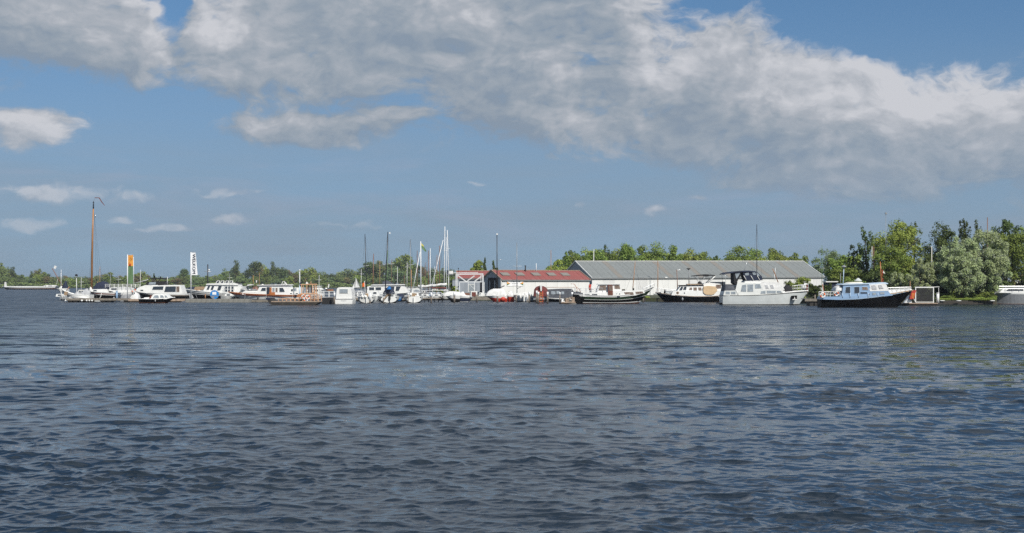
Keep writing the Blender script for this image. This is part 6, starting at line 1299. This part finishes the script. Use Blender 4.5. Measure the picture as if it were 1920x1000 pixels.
for y in (-1.5, 1.4):
    g = G()
    for py in (553, 556.8, 560.6): g.tube([(r.x(563 if py < 558 else 525), y, r.z(py)), (r.x(600), y, r.z(py + .5))], .035, 5)
    for a in (526, 533, 541, 549, 557, 564, 571, 579, 586, 593, 600): g.tube([(r.x(a), y, r.z(565)), (r.x(a), y, r.z(560.6 if a < 563 else 553))], .04, 5)
    g.obj('railing', PAL['pink'], e)
for a, b, s_ in ((572.5, 556.5, 4.2), (580, 557.5, 4.6), (577, 562, 4.0)): buoy(r, a, b, s_, -1.56)
for a in (563, 568, 589): mound(r, 'tool_crate', [(a - 3, 565), (a - 2.5, 560.5), (a + 2, 560), (a + 3, 565)], .4, 'rust', seed=a, jitter=.05)
slab(r, 'wire_panel', [(589, 560), (589, 554), (596.5, 554), (596.5, 560)], .03, 'greywhite', y0=-1.3); slab(r, 'locker', [(560, 557), (562, 551.6), (574, 551.6), (573, 555)], .3, 'varnish', y0=-1.2)

# ================================================================== land
def land(name, pts, z, matk, skirt=-.6):
    g = G(); n = len(pts); g.add([(x, y, z) for x, y in pts] + [(x, y, skirt) for x, y in pts], [tuple(range(n))] + [(i, (i + 1) % n, (i + 1) % n + n, i + n) for i in range(n)])
    return tag(g.obj(name, PAL[matk], None), kind='structure')
PT = lambda px, D: (world_at(px, D), D)
PAL['soil'] = mat('dark_bank', (0.06, 0.05, 0.035), 0.95, col2=(0.05, 0.075, 0.02), scale=.8, bump=.5)
land('yard_ground', [PT(838, 233), PT(862, 224), PT(1000, 221), PT(1062, 214), PT(1200, 208), PT(1360, 203), PT(1500, 190), PT(1545, 184), PT(1700, 180), PT(1757, 176.8), PT(1868, 178.2), PT(1880, 205), PT(2600, 215), (700, 700), (-30, 500)], .55, 'soil')
land('far_shore', [(-2200, 1010), (-900, 1005), (-500, 1020), (-200, 1012), (60, 1015), (60, 900), (500, 880), (2600, 1100), (2600, 2600), (-2200, 2600)], .5, 'soil')
# bank edging of the willow lawn: timber sheet planks
r = Rig('bank_edging', 1810, 176.6, 'weathered timber edging along the grass bank under the willow', 'edging'); e = r.e
n = 11; w = (r.x(1868) - r.x(1757)) / n; me = None; rnd = random.Random(5)
for i in range(n):
    if me is None: g = G(); g.box(.01, w - .01, -.08, .06, -.5, .0); o = g.obj('plank', PAL['tar'], e); me = o.data
    else: o = bpy.data.objects.new('plank', me); link(o); o.parent = e
    o.location = (r.x(1757) + i * w, i * .12, .5 + rnd.uniform(-.03, .03))
for a in (1766, 1797, 1860): 
    g = G(); g.ball((r.x(a), -.15, .48), (.35, .14, .08)); g.obj('pale_stone', PAL['offwhite'], e, True)
# same for the yard front
r = Rig('bank_edging', 920, 221.5, 'rough timber edging of the slip in front of the sheds', 'edging'); e = r.e; me = None
for i in range(16):
    w = 1.0
    if me is None: g = G(); g.box(.01, w - .01, -.08, .08, -.5, .0); o = g.obj('plank', PAL['plank'], e); me = o.data
    else: o = bpy.data.objects.new('plank', me); link(o); o.parent = e
    o.location = (-2.0 + i * w - 1.5, -.1 * 0, .62 + rnd.uniform(-.06, .06))

# ================================================================== foliage
def leaf_mat(name, c1, c2, back=None):
    m = bpy.data.materials.new(name); m.use_nodes = True; m.node_tree.nodes.clear(); w = NT(m.node_tree)
    o = w.node('ShaderNodeOutputMaterial'); geo = w.node('ShaderNodeNewGeometry'); oi = w.node('ShaderNodeObjectInfo')
    col = w.mix(geo.outputs['Random Per Island'], (*c1, 1), (*c2, 1))
    hs = w.node('ShaderNodeHueSaturation', {'Color': col, 'Saturation': 0.95, 'Hue': w.m('MULTIPLY_ADD', oi.outputs['Random'], .028, .468), 'Value': w.m('MULTIPLY_ADD', oi.outputs['Random'], .4, .88)})
    col = hs.outputs[0]
    if back: col = w.mix(geo.outputs['Backfacing'], col, (*back, 1))
    d = w.node('ShaderNodeBsdfPrincipled', {'Base Color': col, 'Roughness': .55}); d.inputs['Specular IOR Level'].default_value = .12
    t = w.node('ShaderNodeBsdfTranslucent', {'Color': col}); mx = w.node('ShaderNodeMixShader', {0: .28, 1: d.outputs[0], 2: t.outputs[0]}); w.l.new(mx.outputs[0], o.inputs[0]); return m
LEAF = dict(
    mid=leaf_mat('mid_green_leaves', (0.196, 0.289, 0.053), (0.118, 0.188, 0.036)),
    light=leaf_mat('light_green_leaves', (0.296, 0.390, 0.072), (0.172, 0.266, 0.048)),
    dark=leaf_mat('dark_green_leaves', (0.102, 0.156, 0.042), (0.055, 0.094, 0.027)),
    willow=leaf_mat('silver_willow_leaves', (0.39, 0.49, 0.25), (0.20, 0.28, 0.10), back=(0.50, 0.54, 0.42)),
    copper=leaf_mat('brownish_leaves', (0.250, 0.211, 0.084), (0.156, 0.149, 0.053)),
    bluish=leaf_mat('grey_green_leaves', (0.187, 0.266, 0.108), (0.109, 0.173, 0.072)),
    farmid=leaf_mat('far_green_leaves', (0.196, 0.266, 0.078), (0.125, 0.188, 0.060)))
PAL['bark'] = mat('bark', (0.118, 0.086, 0.048), .9, col2=(0.055, 0.044, 0.024), scale=6, streak=True, bump=.6)
def crown_mesh(name, seed, n, leaf, H=1.0, W=1.0, base=.25, nclump=26, clump=.30, shape='round', matk='mid', droop=0.0, elong=1.6, fill=.12):
    """crown of leaf-sized quads grouped in clumps; unit width W, height H, crown starts at base*H"""
    rs = np.random.RandomState(seed)
    cc = []
    while len(cc) < nclump:
        p = rs.uniform(-1, 1, 3); r2 = (p ** 2).sum()
        if r2 > 1 or r2 < .30: continue
        t = (p[2] + 1) / 2
        if shape == 'poplar': k = .95 - .55 * t ** 2
        elif shape == 'cone': k = 1.05 * (1 - t) + .12
        elif shape == 'open': k = .6 + .4 * math.sin(t * 3.0)
        else: k = 1.0 - .22 * max(0, .35 - t) * 2
        cc.append((p[0] * k, p[1] * k, p[2]))
    for _ in range(max(3, nclump // 5)): cc[_] = (cc[_][0] * .35, cc[_][1] * .35, cc[_][2] * .6)
    cc = np.array(cc); zc0 = base + (1 - base) * .5; hz = (1 - base) * .5
    cr = clump * rs.uniform(.6, 1.25, nclump)
    idx = rs.randint(0, nclump, n)
    d = rs.normal(size=(n, 3)); d /= np.linalg.norm(d, axis=1)[:, None]
    d[:, 2] = np.where(rs.rand(n) < .55, np.abs(d[:, 2]), d[:, 2])
    rad = cr[idx][:, None] * (rs.rand(n, 1) ** .45)
    P = np.empty((n, 3)); q = cc[idx] * (1 - clump * .55)
    P[:, 0] = (q[:, 0] + d[:, 0] * rad[:, 0]) * W / 2; P[:, 1] = (q[:, 1] + d[:, 1] * rad[:, 0]) * W / 2
    P[:, 2] = (zc0 + (q[:, 2] + d[:, 2] * rad[:, 0] * .85) * hz) * H
    if droop: P[:, 2] -= droop * H * rs.rand(n) ** 3
    k = int(n * fill); P[:k] *= np.array([.72, .72, 1]); 
    out = d + rs.normal(size=(n, 3)) * .55 + np.array([0, 0, .35]); out /= np.linalg.norm(out, axis=1)[:, None]
    a = np.cross(out, rs.normal(size=(n, 3))); a /= np.linalg.norm(a, axis=1)[:, None]; b = np.cross(out, a)
    L = leaf * rs.uniform(.6, 1.4, (n, 1)); a *= L * elong ** .5 / 2; b *= L / elong ** .5 / 2
    V = np.stack([P - a, P - b * .9, P + a, P + b * .9], 1).reshape(-1, 3).astype(np.float32)
    me = bpy.data.meshes.new(name); me.vertices.add(4 * n); me.vertices.foreach_set('co', V.ravel()); me.loops.add(4 * n); me.loops.foreach_set('vertex_index', np.arange(4 * n, dtype=np.int32)); me.polygons.add(n); me.polygons.foreach_set('loop_start', np.arange(0, 4 * n, 4, dtype=np.int32)); me.update(calc_edges=True)
    me.materials.append(LEAF[matk]); return me
def trunk_mesh(seed, H, r0, base=.3, limbs=7, W=1.0, lean=0):
    rnd = random.Random(seed); g = G(); top = H * .8
    pts = [(lean * t + rnd.uniform(-.03, .03) * H * t, rnd.uniform(-.03, .03) * H * t, top * t - (.3 if t == 0 else 0)) for t in (0, .15, .35, .6, .8, 1)]
    g.tube(pts, r0, 7, r2=r0 * .15)
    for i in range(limbs):
        t = base * .7 + (0.75 - base * .7) * i / limbs; a = rnd.uniform(0, 6.28); z0 = top * t; ln = W * .5 * rnd.uniform(.55, .9)
        p0 = Vector((lean * t, 0, z0)); p1 = p0 + Vector((math.cos(a) * ln * .5, math.sin(a) * ln * .5, ln * .35)); p2 = p0 + Vector((math.cos(a) * ln, math.sin(a) * ln, ln * .8))
        g.tube([p0, p1, p2], r0 * .38, 5, r2=r0 * .08)
    me = bpy.data.meshes.new('trunk'); me.from_pydata(g.v, [], g.f); me.materials.append(PAL['bark']); me.polygons.foreach_set('use_smooth', [True] * len(me.polygons)); return me
def place_tree(name, crown, trunk, x, y, z, sx, sz, rot, label, cat='tree', group=None):
    e = tag(empty(name, (x, y, z), rot), label, cat, group); e.scale = (sx, sx, sz)
    for nm, me in (('crown', crown), ('trunk', trunk)):
        if me is None: continue
        o = bpy.data.objects.new(nm, me); link(o); o.parent = e
    return e
# -- far shore: unit trees (1 m wide, 1 m high), scaled when placed
FAR = {}
k = 0
for shp, mk, nn in (('round', 'farmid', 3), ('round', 'mid', 2), ('round', 'bluish', 2), ('round', 'dark', 2), ('round', 'light', 1), ('poplar', 'dark', 2), ('cone', 'dark', 1), ('round', 'copper', 1)):
    for i in range(nn):
        k += 1; b = .04 if shp != 'poplar' else .02
        FAR.setdefault((shp, mk), []).append((crown_mesh('crown', 100 + k, 1700, .052, 1, 1, b, 24, .34 if shp != 'cone' else .22, shp, mk, elong=1.2), trunk_mesh(k, 1, .03, W=.8)))
rnd = random.Random(12)
prof = [(-60, 498), (0, 494), (12, 500), (18, 512), (24, 502), (30, 515), (36, 514), (50, 516), (58, 512), (72, 503), (84, 508), (100, 514), (122, 512), (132, 516), (150, 514), (165, 515), (180, 514), (200, 510), (215, 515), (232, 512), (250, 515), (262, 509), (275, 513), (290, 516), (318, 516), (335, 514), (346, 503), (356, 505), (372, 513), (400, 513), (425, 506), (443, 491), (452, 510), (470, 500), (480, 489), (492, 491), (504, 505), (512, 494), (525, 498), (536, 502), (548, 508), (570, 505), (590, 502), (610, 506), (625, 510), (645, 505), (665, 504), (685, 490), (700, 485), (712, 488), (722, 498), (735, 482), (750, 477), (765, 480), (778, 488), (792, 496), (806, 499), (820, 502), (836, 500), (846, 504), (860, 508), (900, 508), (960, 508), (1100, 508), (1300, 506)]
def prof_y(px):
    for (a, ya), (b, yb) in zip(prof, prof[1:]):
        if px <= b: return ya + (yb - ya) * (px - a) / (b - a)
    return prof[-1][1]
LMK = [(-60, 'the left picture edge'), (20, 'the bow of the far barge'), (55, 'the middle of the far barge'), (92, 'the wheelhouse of the far barge'), (118, 'the leaning brown mast'), (143, 'the white lamp post'), (173, 'the tall varnished mast'), (195, 'the navy dome cover'), (240, 'the orange banner'), (268, 'the thin gangway pole'), (300, 'the black flybridge hood'), (330, 'the dark wheelhouse windows'), (358, 'the WELKOM pole'), (390, 'the black mast with crosstree'), (425, 'the slanted flybridge panes'), (455, 'the grey life raft'), (475, 'the small wooden mast'), (505, 'the white wheelhouse roof'), (535, 'the folded white hood'), (562, 'the round white lamp'), (580, 'the orange cabin frame'), (616, 'the white tube railing'), (645, 'the white cabin cruiser'), (667, 'the distant white sails'), (684, 'the thin black mast'), (700, 'the short red brown mast'), (724, 'the navy mast'), (750, 'the tent shaped cover'), (770, 'the slim grey mast'), (790, 'the thick white flagpole'), (806, 'the brick coloured mast'), (834, 'the tallest white mast'), (860, 'the boat hoist'), (905, 'the right leg of the boat hoist'), (932, 'the tall black mast'), (968, 'the grey mast before the red roof'), (1006, 'the white vent pole'), (1033, 'the slender mast over the red roof'), (1075, 'the red roof end')]
USED = set()
def far_label(px, top, w, mk, row):
    col = {'farmid': 'green', 'mid': 'fresh green', 'bluish': 'grey green', 'dark': 'dark green', 'light': 'yellowish green', 'copper': 'brownish'}[mk]
    best = sorted(LMK, key=lambda t: abs(t[0] - px)); size = 'broad' if w > 20 else 'mid sized' if w > 17 else 'slim'
    for lp, ln in best[:4]:
        d = px - lp; rel = 'behind' if abs(d) < 4 else ('close right of' if 0 < d < 14 else 'close left of' if -14 < d < 0 else 'well right of' if d > 0 else 'well left of')
        for sz in ('', size + ' '):
            L = f'{sz}{col} {row} tree {rel} {ln}'
            if L not in USED: USED.add(L); return L, None
    return f'{col} {row} tree in the far wooded band', f'{col} {row} trees of the far wooded band'
def far_tree(px, top, wpx, D, shp, mk, label, group=None, name='broadleaf_tree'):
    s = D / F; c, t = rnd.choice(FAR[(shp, mk)]); H = CAMZ - (top - HOR) * s - .9
    place_tree(name, c, t, world_at(px, D), D, .95, wpx * s * (1.45 if shp == 'round' else 2.0 if shp == 'poplar' else 1.3), H * 1.03, rnd.uniform(0, 6.28), label, group=group)
KIND = [('round', 'farmid'), ('round', 'farmid'), ('round', 'mid'), ('round', 'mid'), ('round', 'bluish'), ('round', 'dark'), ('round', 'light'), ('round', 'copper')]
LAB = {'farmid': 'green tree in the wooded band along the far shore', 'mid': 'fresh green tree in the wooded band along the far shore', 'bluish': 'grey green tree in the wooded band along the far shore', 'dark': 'dark green tree in the wooded band along the far shore', 'light': 'light yellowish green tree in the wooded band along the far shore', 'copper': 'brownish tree in the wooded band along the far shore'}
GRP = {k_: v.replace('tree in', 'trees of').replace('the wooded', 'the wooded') for k_, v in LAB.items()}
px = -70
while px < 880:       # back row follows the skyline
    w = rnd.uniform(15, 24); shp, mk = rnd.choice(KIND); t = prof_y(px) + rnd.uniform(.5, 4.5)
    far_tree(px, t, w, rnd.uniform(1075, 1150), shp, mk, *far_label(px, t, w, mk, 'back row')); px += w * .52
px = -70
while px < 880:       # front row, lower
    w = rnd.uniform(13, 22); shp, mk = rnd.choice(KIND[:5] + KIND[6:]); t = max(prof_y(px) + 7, rnd.uniform(514, 521))
    far_tree(px, t, w, rnd.uniform(1022, 1060), shp, mk, *far_label(px, t, w, mk, 'front row')); px += w * .6
def undergrowth():
    rs = np.random.RandomState(9); n = 26000; px = rs.uniform(-90, 900, n); D = 1014 + rs.rand(n) * 10; x = (px - 960) * D / F
    top = 1.6 + 2.2 * np.abs(np.sin(x * .11) * np.sin(x * .043 + 1)) ; z = .3 + rs.rand(n) ** .8 * top
    u = rs.normal(size=(n, 3)); u[:, 1] *= .3; u /= np.linalg.norm(u, axis=1)[:, None]; v = np.cross(u, rs.normal(size=(n, 3))); v /= np.linalg.norm(v, axis=1)[:, None]
    L = rs.uniform(.3, .75, (n, 1)); P = np.stack([x, D, z], 1); V = np.stack([P - u * L, P - v * L, P + u * L, P + v * L], 1).reshape(-1, 3)
    me = bpy.data.meshes.new('undergrowth'); me.from_pydata(V.tolist(), [], [(4 * i, 4 * i + 1, 4 * i + 2, 4 * i + 3) for i in range(n)]); me.materials.append(LEAF['farmid']); tag(link(bpy.data.objects.new('undergrowth', me)), kind='stuff')
undergrowth()
px = 880
while px < 1080:
    w = rnd.uniform(16, 26); shp, mk = rnd.choice(KIND); t = 509.5 + rnd.uniform(0, 3); far_tree(px, t, w, rnd.uniform(950, 1000), shp, mk, *far_label(px, t, w, mk, 'back row')); px += w * .6
for px_, top, w, shp, mk, lab in ((24, 501.5, 13, 'poplar', 'dark', 'narrow dark tree standing above the far barge'), (4, 492.5, 26, 'round', 'farmid', 'large tree at the far left edge above the barge'), (40, 513, 20, 'round', 'dark', 'dark purplish bush like tree just right of the narrow one'), (73, 502.5, 20, 'round', 'farmid', 'rounded dark tree above the right end of the barge'), (59, 509, 7, 'poplar', 'dark', 'small pointed tree between narrow and rounded tree'),
    (346, 502, 16, 'round', 'dark', 'dark round tree behind the WELKOM pole'), (442.5, 488.5, 13, 'poplar', 'dark', 'tall narrow columnar tree above the black masted cruiser'), (427, 503, 20, 'round', 'bluish', 'rounded tree left against the columnar tree'), (481, 487.5, 27, 'round', 'dark', 'big round crowned tree right of the columnar tree'), (500, 503, 16, 'round', 'mid', 'lower bulge of foliage right of the big round crown'), (511.5, 492, 13, 'poplar', 'dark', 'pointed dark tree right of the big round crown'), (528, 497.5, 20, 'round', 'dark', 'round dark tree right of the pointed dark tree'), (582, 501, 28, 'round', 'light', 'broad green tree above the work pontoon'), (650, 503.5, 30, 'round', 'bluish', 'broad tree above the distant white sails'), (690, 489, 26, 'round', 'dark', 'dark crown behind the thin black mast'), (710, 485.5, 26, 'round', 'farmid', 'green crown between black mast and navy mast'), (751, 476, 46, 'round', 'mid', 'largest domed tree behind the sailing boat masts'), (741, 500, 40, 'round', 'bluish', 'grey green lower crown in front of the domed tree'), (846, 501, 10, 'round', 'dark', 'small dark crown left of the boat hoist'), (243, 507, 8, 'cone', 'dark', 'small dark conifer beside the orange banner'), (268, 509, 26, 'round', 'light', 'bright green crown right of the orange banner'), (289, 511, 6, 'cone', 'dark', 'tiny dark conifer above the flybridge hood'), (201, 510, 24, 'round', 'mid', 'green crown right of the tall varnished mast')):
    far_tree(px_, top, w, 1012 if 'lower' in lab else 1068, shp, mk, lab)
# -- trees on the yard island
def mid_tree(px, top, wpx, D, shp, mk, label, n=5200, leaf=.30, base=.12, name='broadleaf_tree', ncl=34, clump=.27, seed=None, **kw):
    s = D / F; H = CAMZ - (top - HOR) * s - .5; W = wpx * s * (1.0 if name == 'willow' or shp == 'poplar' else 1.25); seed = seed or int(px)
    cm = crown_mesh('crown', seed, n, leaf, H, W, base, ncl, clump, shp, mk, **kw); tm = trunk_mesh(seed, H, .035 * H * .6 + .06, base, W=W)
    return place_tree(name, cm, tm, world_at(px, D), D, .5, 1, 1, 0, label)
mid_tree(896, 488, 28, 430, 'round', 'light', 'rounded yellowish green tree behind the red roofs', leaf=.5)
mid_tree(909, 480.5, 9, 425, 'poplar', 'dark', 'thin dark spire of a tree beside the yellowish green one', n=1800, leaf=.4, ncl=16, base=.02)
mid_tree(926.5, 481, 11, 425, 'poplar', 'dark', 'columnar dark tree left of the tall black mast', n=2400, leaf=.4, ncl=18, base=.02)
mid_tree(933, 492, 6, 430, 'poplar', 'dark', 'small dark top directly behind the tall black mast', n=900, leaf=.4, ncl=12, base=.02)
BH = [(1043, 482, 30, 'light', 'open'), (1060, 469, 18, 'mid', 'open'), (1072, 467, 26, 'mid', 'open'), (1088, 466, 34, 'mid', 'round'), (1105, 457, 30, 'light', 'round'), (1122, 463, 34, 'mid', 'round'), (1134, 452, 16, 'dark', 'open'), (1150, 463, 36, 'mid', 'round'), (1170, 458, 36, 'light', 'round'), (1182, 451, 34, 'mid', 'round'), (1200, 451, 34, 'mid', 'open'), (1222, 453, 42, 'mid', 'round'), (1240, 462, 30, 'light', 'round'), (1264, 458, 24, 'mid', 'open'), (1256, 474, 26, 'light', 'round'), (1293, 463, 36, 'light', 'round'), (1318, 464, 34, 'mid', 'open'), (1340, 467, 14, 'dark', 'open'), (1385, 460, 50, 'mid', 'round'), (1366, 470, 36, 'mid', 'round'), (1416, 464, 40, 'mid', 'round'), (1452, 459, 26, 'mid', 'round'), (1436, 470, 36, 'light', 'round'), (1466, 475, 26, 'light', 'round'), (1495, 467, 32, 'mid', 'open')]
WH = ['left most tree of the row behind the warehouse, thin and open', 'slim tree with ragged top beside the left most one', 'ragged green tree above the left end of the warehouse roof', 'full green tree above the left warehouse gable', 'light green crown directly over the warehouse gable peak', 'middle green crown right of the gable peak', 'dark pointed tree top standing out of the left tree row', 'broad crown right of the dark pointed top', 'light green crown left of the highest crowns', 'highest crown over the warehouse, left one of a pair', 'open topped high crown, right one of a pair', 'wide crown overlooking the middle of the warehouse roof', 'light green crown sloping down to the gap in the row', 'lone pointed tree in the gap of the row', 'low light green tree below the lone pointed one', 'round light green tree after the gap', 'ragged tree with thin side branches beyond the gap', 'tiny dark fir like tree with tiered branches', 'large dome shaped tree behind the black mast of the pale grey yacht', 'left shoulder of foliage beside the dome shaped tree', 'right part of the dome shaped group', 'peaked tree right of the dome shaped group', 'light green foliage under the peaked tree', 'small light tree between the peaked tree and the last one', 'single tree over the right end of the warehouse roof']
for i, ((px_, top, w, mk, shp), lab) in enumerate(zip(BH, WH)):
    mid_tree(px_, top, w * 1.35, 325 + (i * 37) % 30, shp, mk, lab, n=6500 if w > 20 else 2600, leaf=.33, base=.02, seed=300 + i, clump=.27 if shp == 'open' else .33, ncl=40)
# right hand group
RT = [(1552, 459, 50, 296, 'round', 'bluish', 'grey green tree right of the warehouse end', .24, 7000), (1575, 473, 44, 222, 'round', 'mid', 'green tree between the warehouse and the spindly tree', .24, 6000), (1603, 474, 40, 214, 'round', 'light', 'light green tree below the spindly tree', .22, 6000), (1624, 416, 34, 205, 'open', 'dark', 'tall spindly dark leaved tree with gaps in its crown', .24, 3200), (1600, 452, 22, 207, 'open', 'dark', 'outer twigs of dark leaves left of the spindly tree', .22, 1100),
      (1684, 411, 82, 200, 'round', 'light', 'large bright green tree left of the silvery willows', .22, 17000), (1668, 455, 60, 196, 'round', 'mid', 'lower foliage in front of the bright green tree', .2, 9000), (1712, 405, 34, 222, 'open', 'dark', 'dark thin crown peeping over the bright green tree', .24, 2600), (1650, 505, 56, 190, 'round', 'dark', 'dark shrubbery behind the blue cabin boat', .18, 7000), (1590, 500, 60, 200, 'round', 'mid', 'green shrubs above the dark hedge and low hut', .2, 7000),
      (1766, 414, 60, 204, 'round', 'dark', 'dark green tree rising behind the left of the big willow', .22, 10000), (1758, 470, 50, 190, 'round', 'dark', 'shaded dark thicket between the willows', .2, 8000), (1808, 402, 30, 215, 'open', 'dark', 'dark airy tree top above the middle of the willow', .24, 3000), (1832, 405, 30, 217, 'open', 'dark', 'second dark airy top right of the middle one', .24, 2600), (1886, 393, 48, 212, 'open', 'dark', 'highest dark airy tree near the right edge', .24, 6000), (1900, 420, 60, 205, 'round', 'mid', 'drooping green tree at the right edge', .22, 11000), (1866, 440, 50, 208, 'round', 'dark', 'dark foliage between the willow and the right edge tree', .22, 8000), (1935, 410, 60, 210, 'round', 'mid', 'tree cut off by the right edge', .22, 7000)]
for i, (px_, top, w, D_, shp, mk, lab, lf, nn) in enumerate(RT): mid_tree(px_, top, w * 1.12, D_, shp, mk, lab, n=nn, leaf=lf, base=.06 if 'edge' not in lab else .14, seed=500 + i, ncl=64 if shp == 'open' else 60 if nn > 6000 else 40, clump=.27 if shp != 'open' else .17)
# silver willows
WL = [(1845, 425, 96, 183, 'big silvery willow leaning over the grass bank', 26000, 601), (1800, 438, 74, 182, 'left half of the silvery willow group, tall and pale', 17000, 602), (1804, 470, 72, 179.5, 'lower front willow with pale drooping sprays', 18000, 603), (1725, 478, 46, 181, 'small silvery willow above the black woven screen', 9000, 604), (1682, 508, 30, 183, 'little pale willow shoot behind the blue boat foredeck', 3500, 605), (1862, 470, 60, 181.5, 'right skirt of the silvery willow hanging over the moored boats', 12000, 606)]
for px_, top, w, D_, lab, nn, sd in WL: mid_tree(px_, top, w * 1.22, D_, 'round', 'willow', lab, n=int(nn * 1.2), leaf=.19, base=.03, seed=sd, name='willow', ncl=90 if nn > 12000 else 40, clump=.19, elong=2.6, droop=.06)
for px_, top, w, D_, lab, sd in ((1775, 520, 60, 186, 'added dark thicket for the shade under the left part of the silvery willow', 701), (1825, 515, 60, 187, 'added dark thicket for the shade under the middle of the silvery willow', 702), (1870, 520, 50, 192, 'added dark thicket for the shade under the right skirt of the silvery willow', 703), (1725, 525, 60, 188, 'added dark thicket for the shade behind the black woven screen', 704), (1665, 525, 60, 188, 'added dark thicket for the shade behind the bow of the blue cabin boat', 705), (1915, 500, 70, 215, 'dark foliage low behind the moored cruisers at the right edge', 706), (1600, 522, 60, 190, 'green undergrowth behind the roof of the blue cabin boat', 707)):
    mid_tree(px_, top, w, D_, 'round', 'dark' if sd < 707 else 'mid', lab, n=5200, leaf=.2, base=-.05, seed=sd, name='shrub', ncl=40, clump=.3)['category'] = 'shrub'  # dark thickets are added to stand for the shade beneath the trees
# hedges, shrubs and reeds on the banks
def bush(px, top, wpx, D, mk, label, n=3500, leaf=.12, name='shrub', ground=.5, sy=1.0, **kw):
    s = D / F; H = CAMZ - (top - HOR) * s - ground; W = wpx * s
    cm = crown_mesh('foliage', int(px * 7), n, leaf, H, W, -.1, 26, .30, 'round', mk, **kw); e = place_tree(name, None, None, world_at(px, D), D, ground, 1, 1, 0, label, 'shrub'); o = bpy.data.objects.new('foliage', cm); link(o); o.parent = e
    g = G()
    for i in range(4): a = i * 1.6; g.tube([(0, 0, -.1), (math.cos(a) * W * .12, math.sin(a) * W * .1, H * .35), (math.cos(a) * W * .25, math.sin(a) * W * .2, H * .7)], .03, 4, r2=.01)
    g.obj('stem', PAL['bark'], e)
bush(1528, 528, 36, 185, 'dark', 'clipped dark green hedge left of the blue cabin boat', 9000, .10, 'hedge'); bush(1552, 529, 24, 186, 'dark', 'rounded dark shrub joined to the hedge by the low hut', 5000, .10)
bush(1500, 515, 48, 192, 'light', 'flowering light green shrub above the bow of the pale grey yacht', 6000, .14); bush(1480, 522, 26, 193, 'mid', 'low green shrub behind the covered anchor winch', 2600, .13)
bush(1846, 548, 34, 180.5, 'mid', 'dark leaved shrub at the right end of the grass bank', 5000, .10); bush(1812, 550, 34, 180, 'light', 'ferny light green clump in the middle of the grass bank', 5000, .09, elong=4); bush(1764, 558, 22, 178, 'light', 'low leafy tuft at the left end of the grass bank', 2500, .09); bush(1792, 554, 22, 180.5, 'mid', 'small green clump left of the ferny one', 2500, .09)
bush(1829, 560, 14, 178.5, 'willow', 'tiny pale plant at the front of the grass bank', 900, .08); bush(852, 536, 22, 240, 'light', 'overgrown greenery left of the grey shed', 2500, .16); bush(822, 543, 26, 236, 'mid', 'low green bank behind the blue boat', 2200, .16, ground=.3); bush(1210, 556, 26, 209.5, 'light', 'light grass clump between the green hulled and black hulled cruisers', 2600, .12); bush(850, 515, 14, 244, 'mid', 'climbing plant beside the pole left of the hoist', 1500, .16)
bush(1776, 553, 26, 178.6, 'mid', 'broad leafy shrub beside the white bin', 3200, .09); bush(1838, 556, 24, 178.4, 'light', 'bright green weeds in front of the dark leaved shrub', 2600, .09, elong=3); bush(1860, 556, 18, 178.8, 'mid', 'small shrub at the very right end of the timber edging', 1800, .09); bush(1800, 559, 22, 178.3, 'light', 'low bright weeds at the front edge of the grass bank', 2200, .08, elong=4); bush(1660, 545, 50, 183, 'dark', 'dark bushes hidden behind the bow of the blue cabin boat', 4200, .12)
for px_, top, w, mk, lab in ((1770, 549, 26, 'dark', 'dark rounded bush right of the white bin'), (1785, 546, 30, 'mid', 'taller green bush under the left edge of the big willow'), (1820, 547, 30, 'dark', 'dark bush filling the space under the willow middle'), (1856, 546, 30, 'mid', 'rounded bush crowding the bow of the grey hulled cruiser'), (1742, 545, 30, 'dark', 'dark bush right behind the black woven screen')): bush(px_, top, w, 179.6, mk, lab, 4200, .11)
# grass blades on the lawn edge
def grass():
    rs = np.random.RandomState(3); n = 16000; X = []
    px = rs.uniform(1757, 1868, n); D = 177.1 + rs.rand(n) ** 2 * 4; x = (px - 960) * D / F; h = rs.uniform(.08, .30, n); a = rs.rand(n) * 6.28; w = .02
    A = np.stack([x - w * np.cos(a), D - w * np.sin(a), np.full(n, .55)], 1); B = np.stack([x + w * np.cos(a), D + w * np.sin(a), np.full(n, .55)], 1); T = np.stack([x + rs.normal(size=n) * .05, D + rs.normal(size=n) * .05, .55 + h], 1)
    V = np.stack([A, B, T], 1).reshape(-1, 3); me = bpy.data.meshes.new('grass'); me.from_pydata(V.tolist(), [], [(3 * i, 3 * i + 1, 3 * i + 2) for i in range(n)]); me.materials.append(LEAF['light']); o = link(bpy.data.objects.new('grass', me)); tag(o, kind='stuff')
grass()
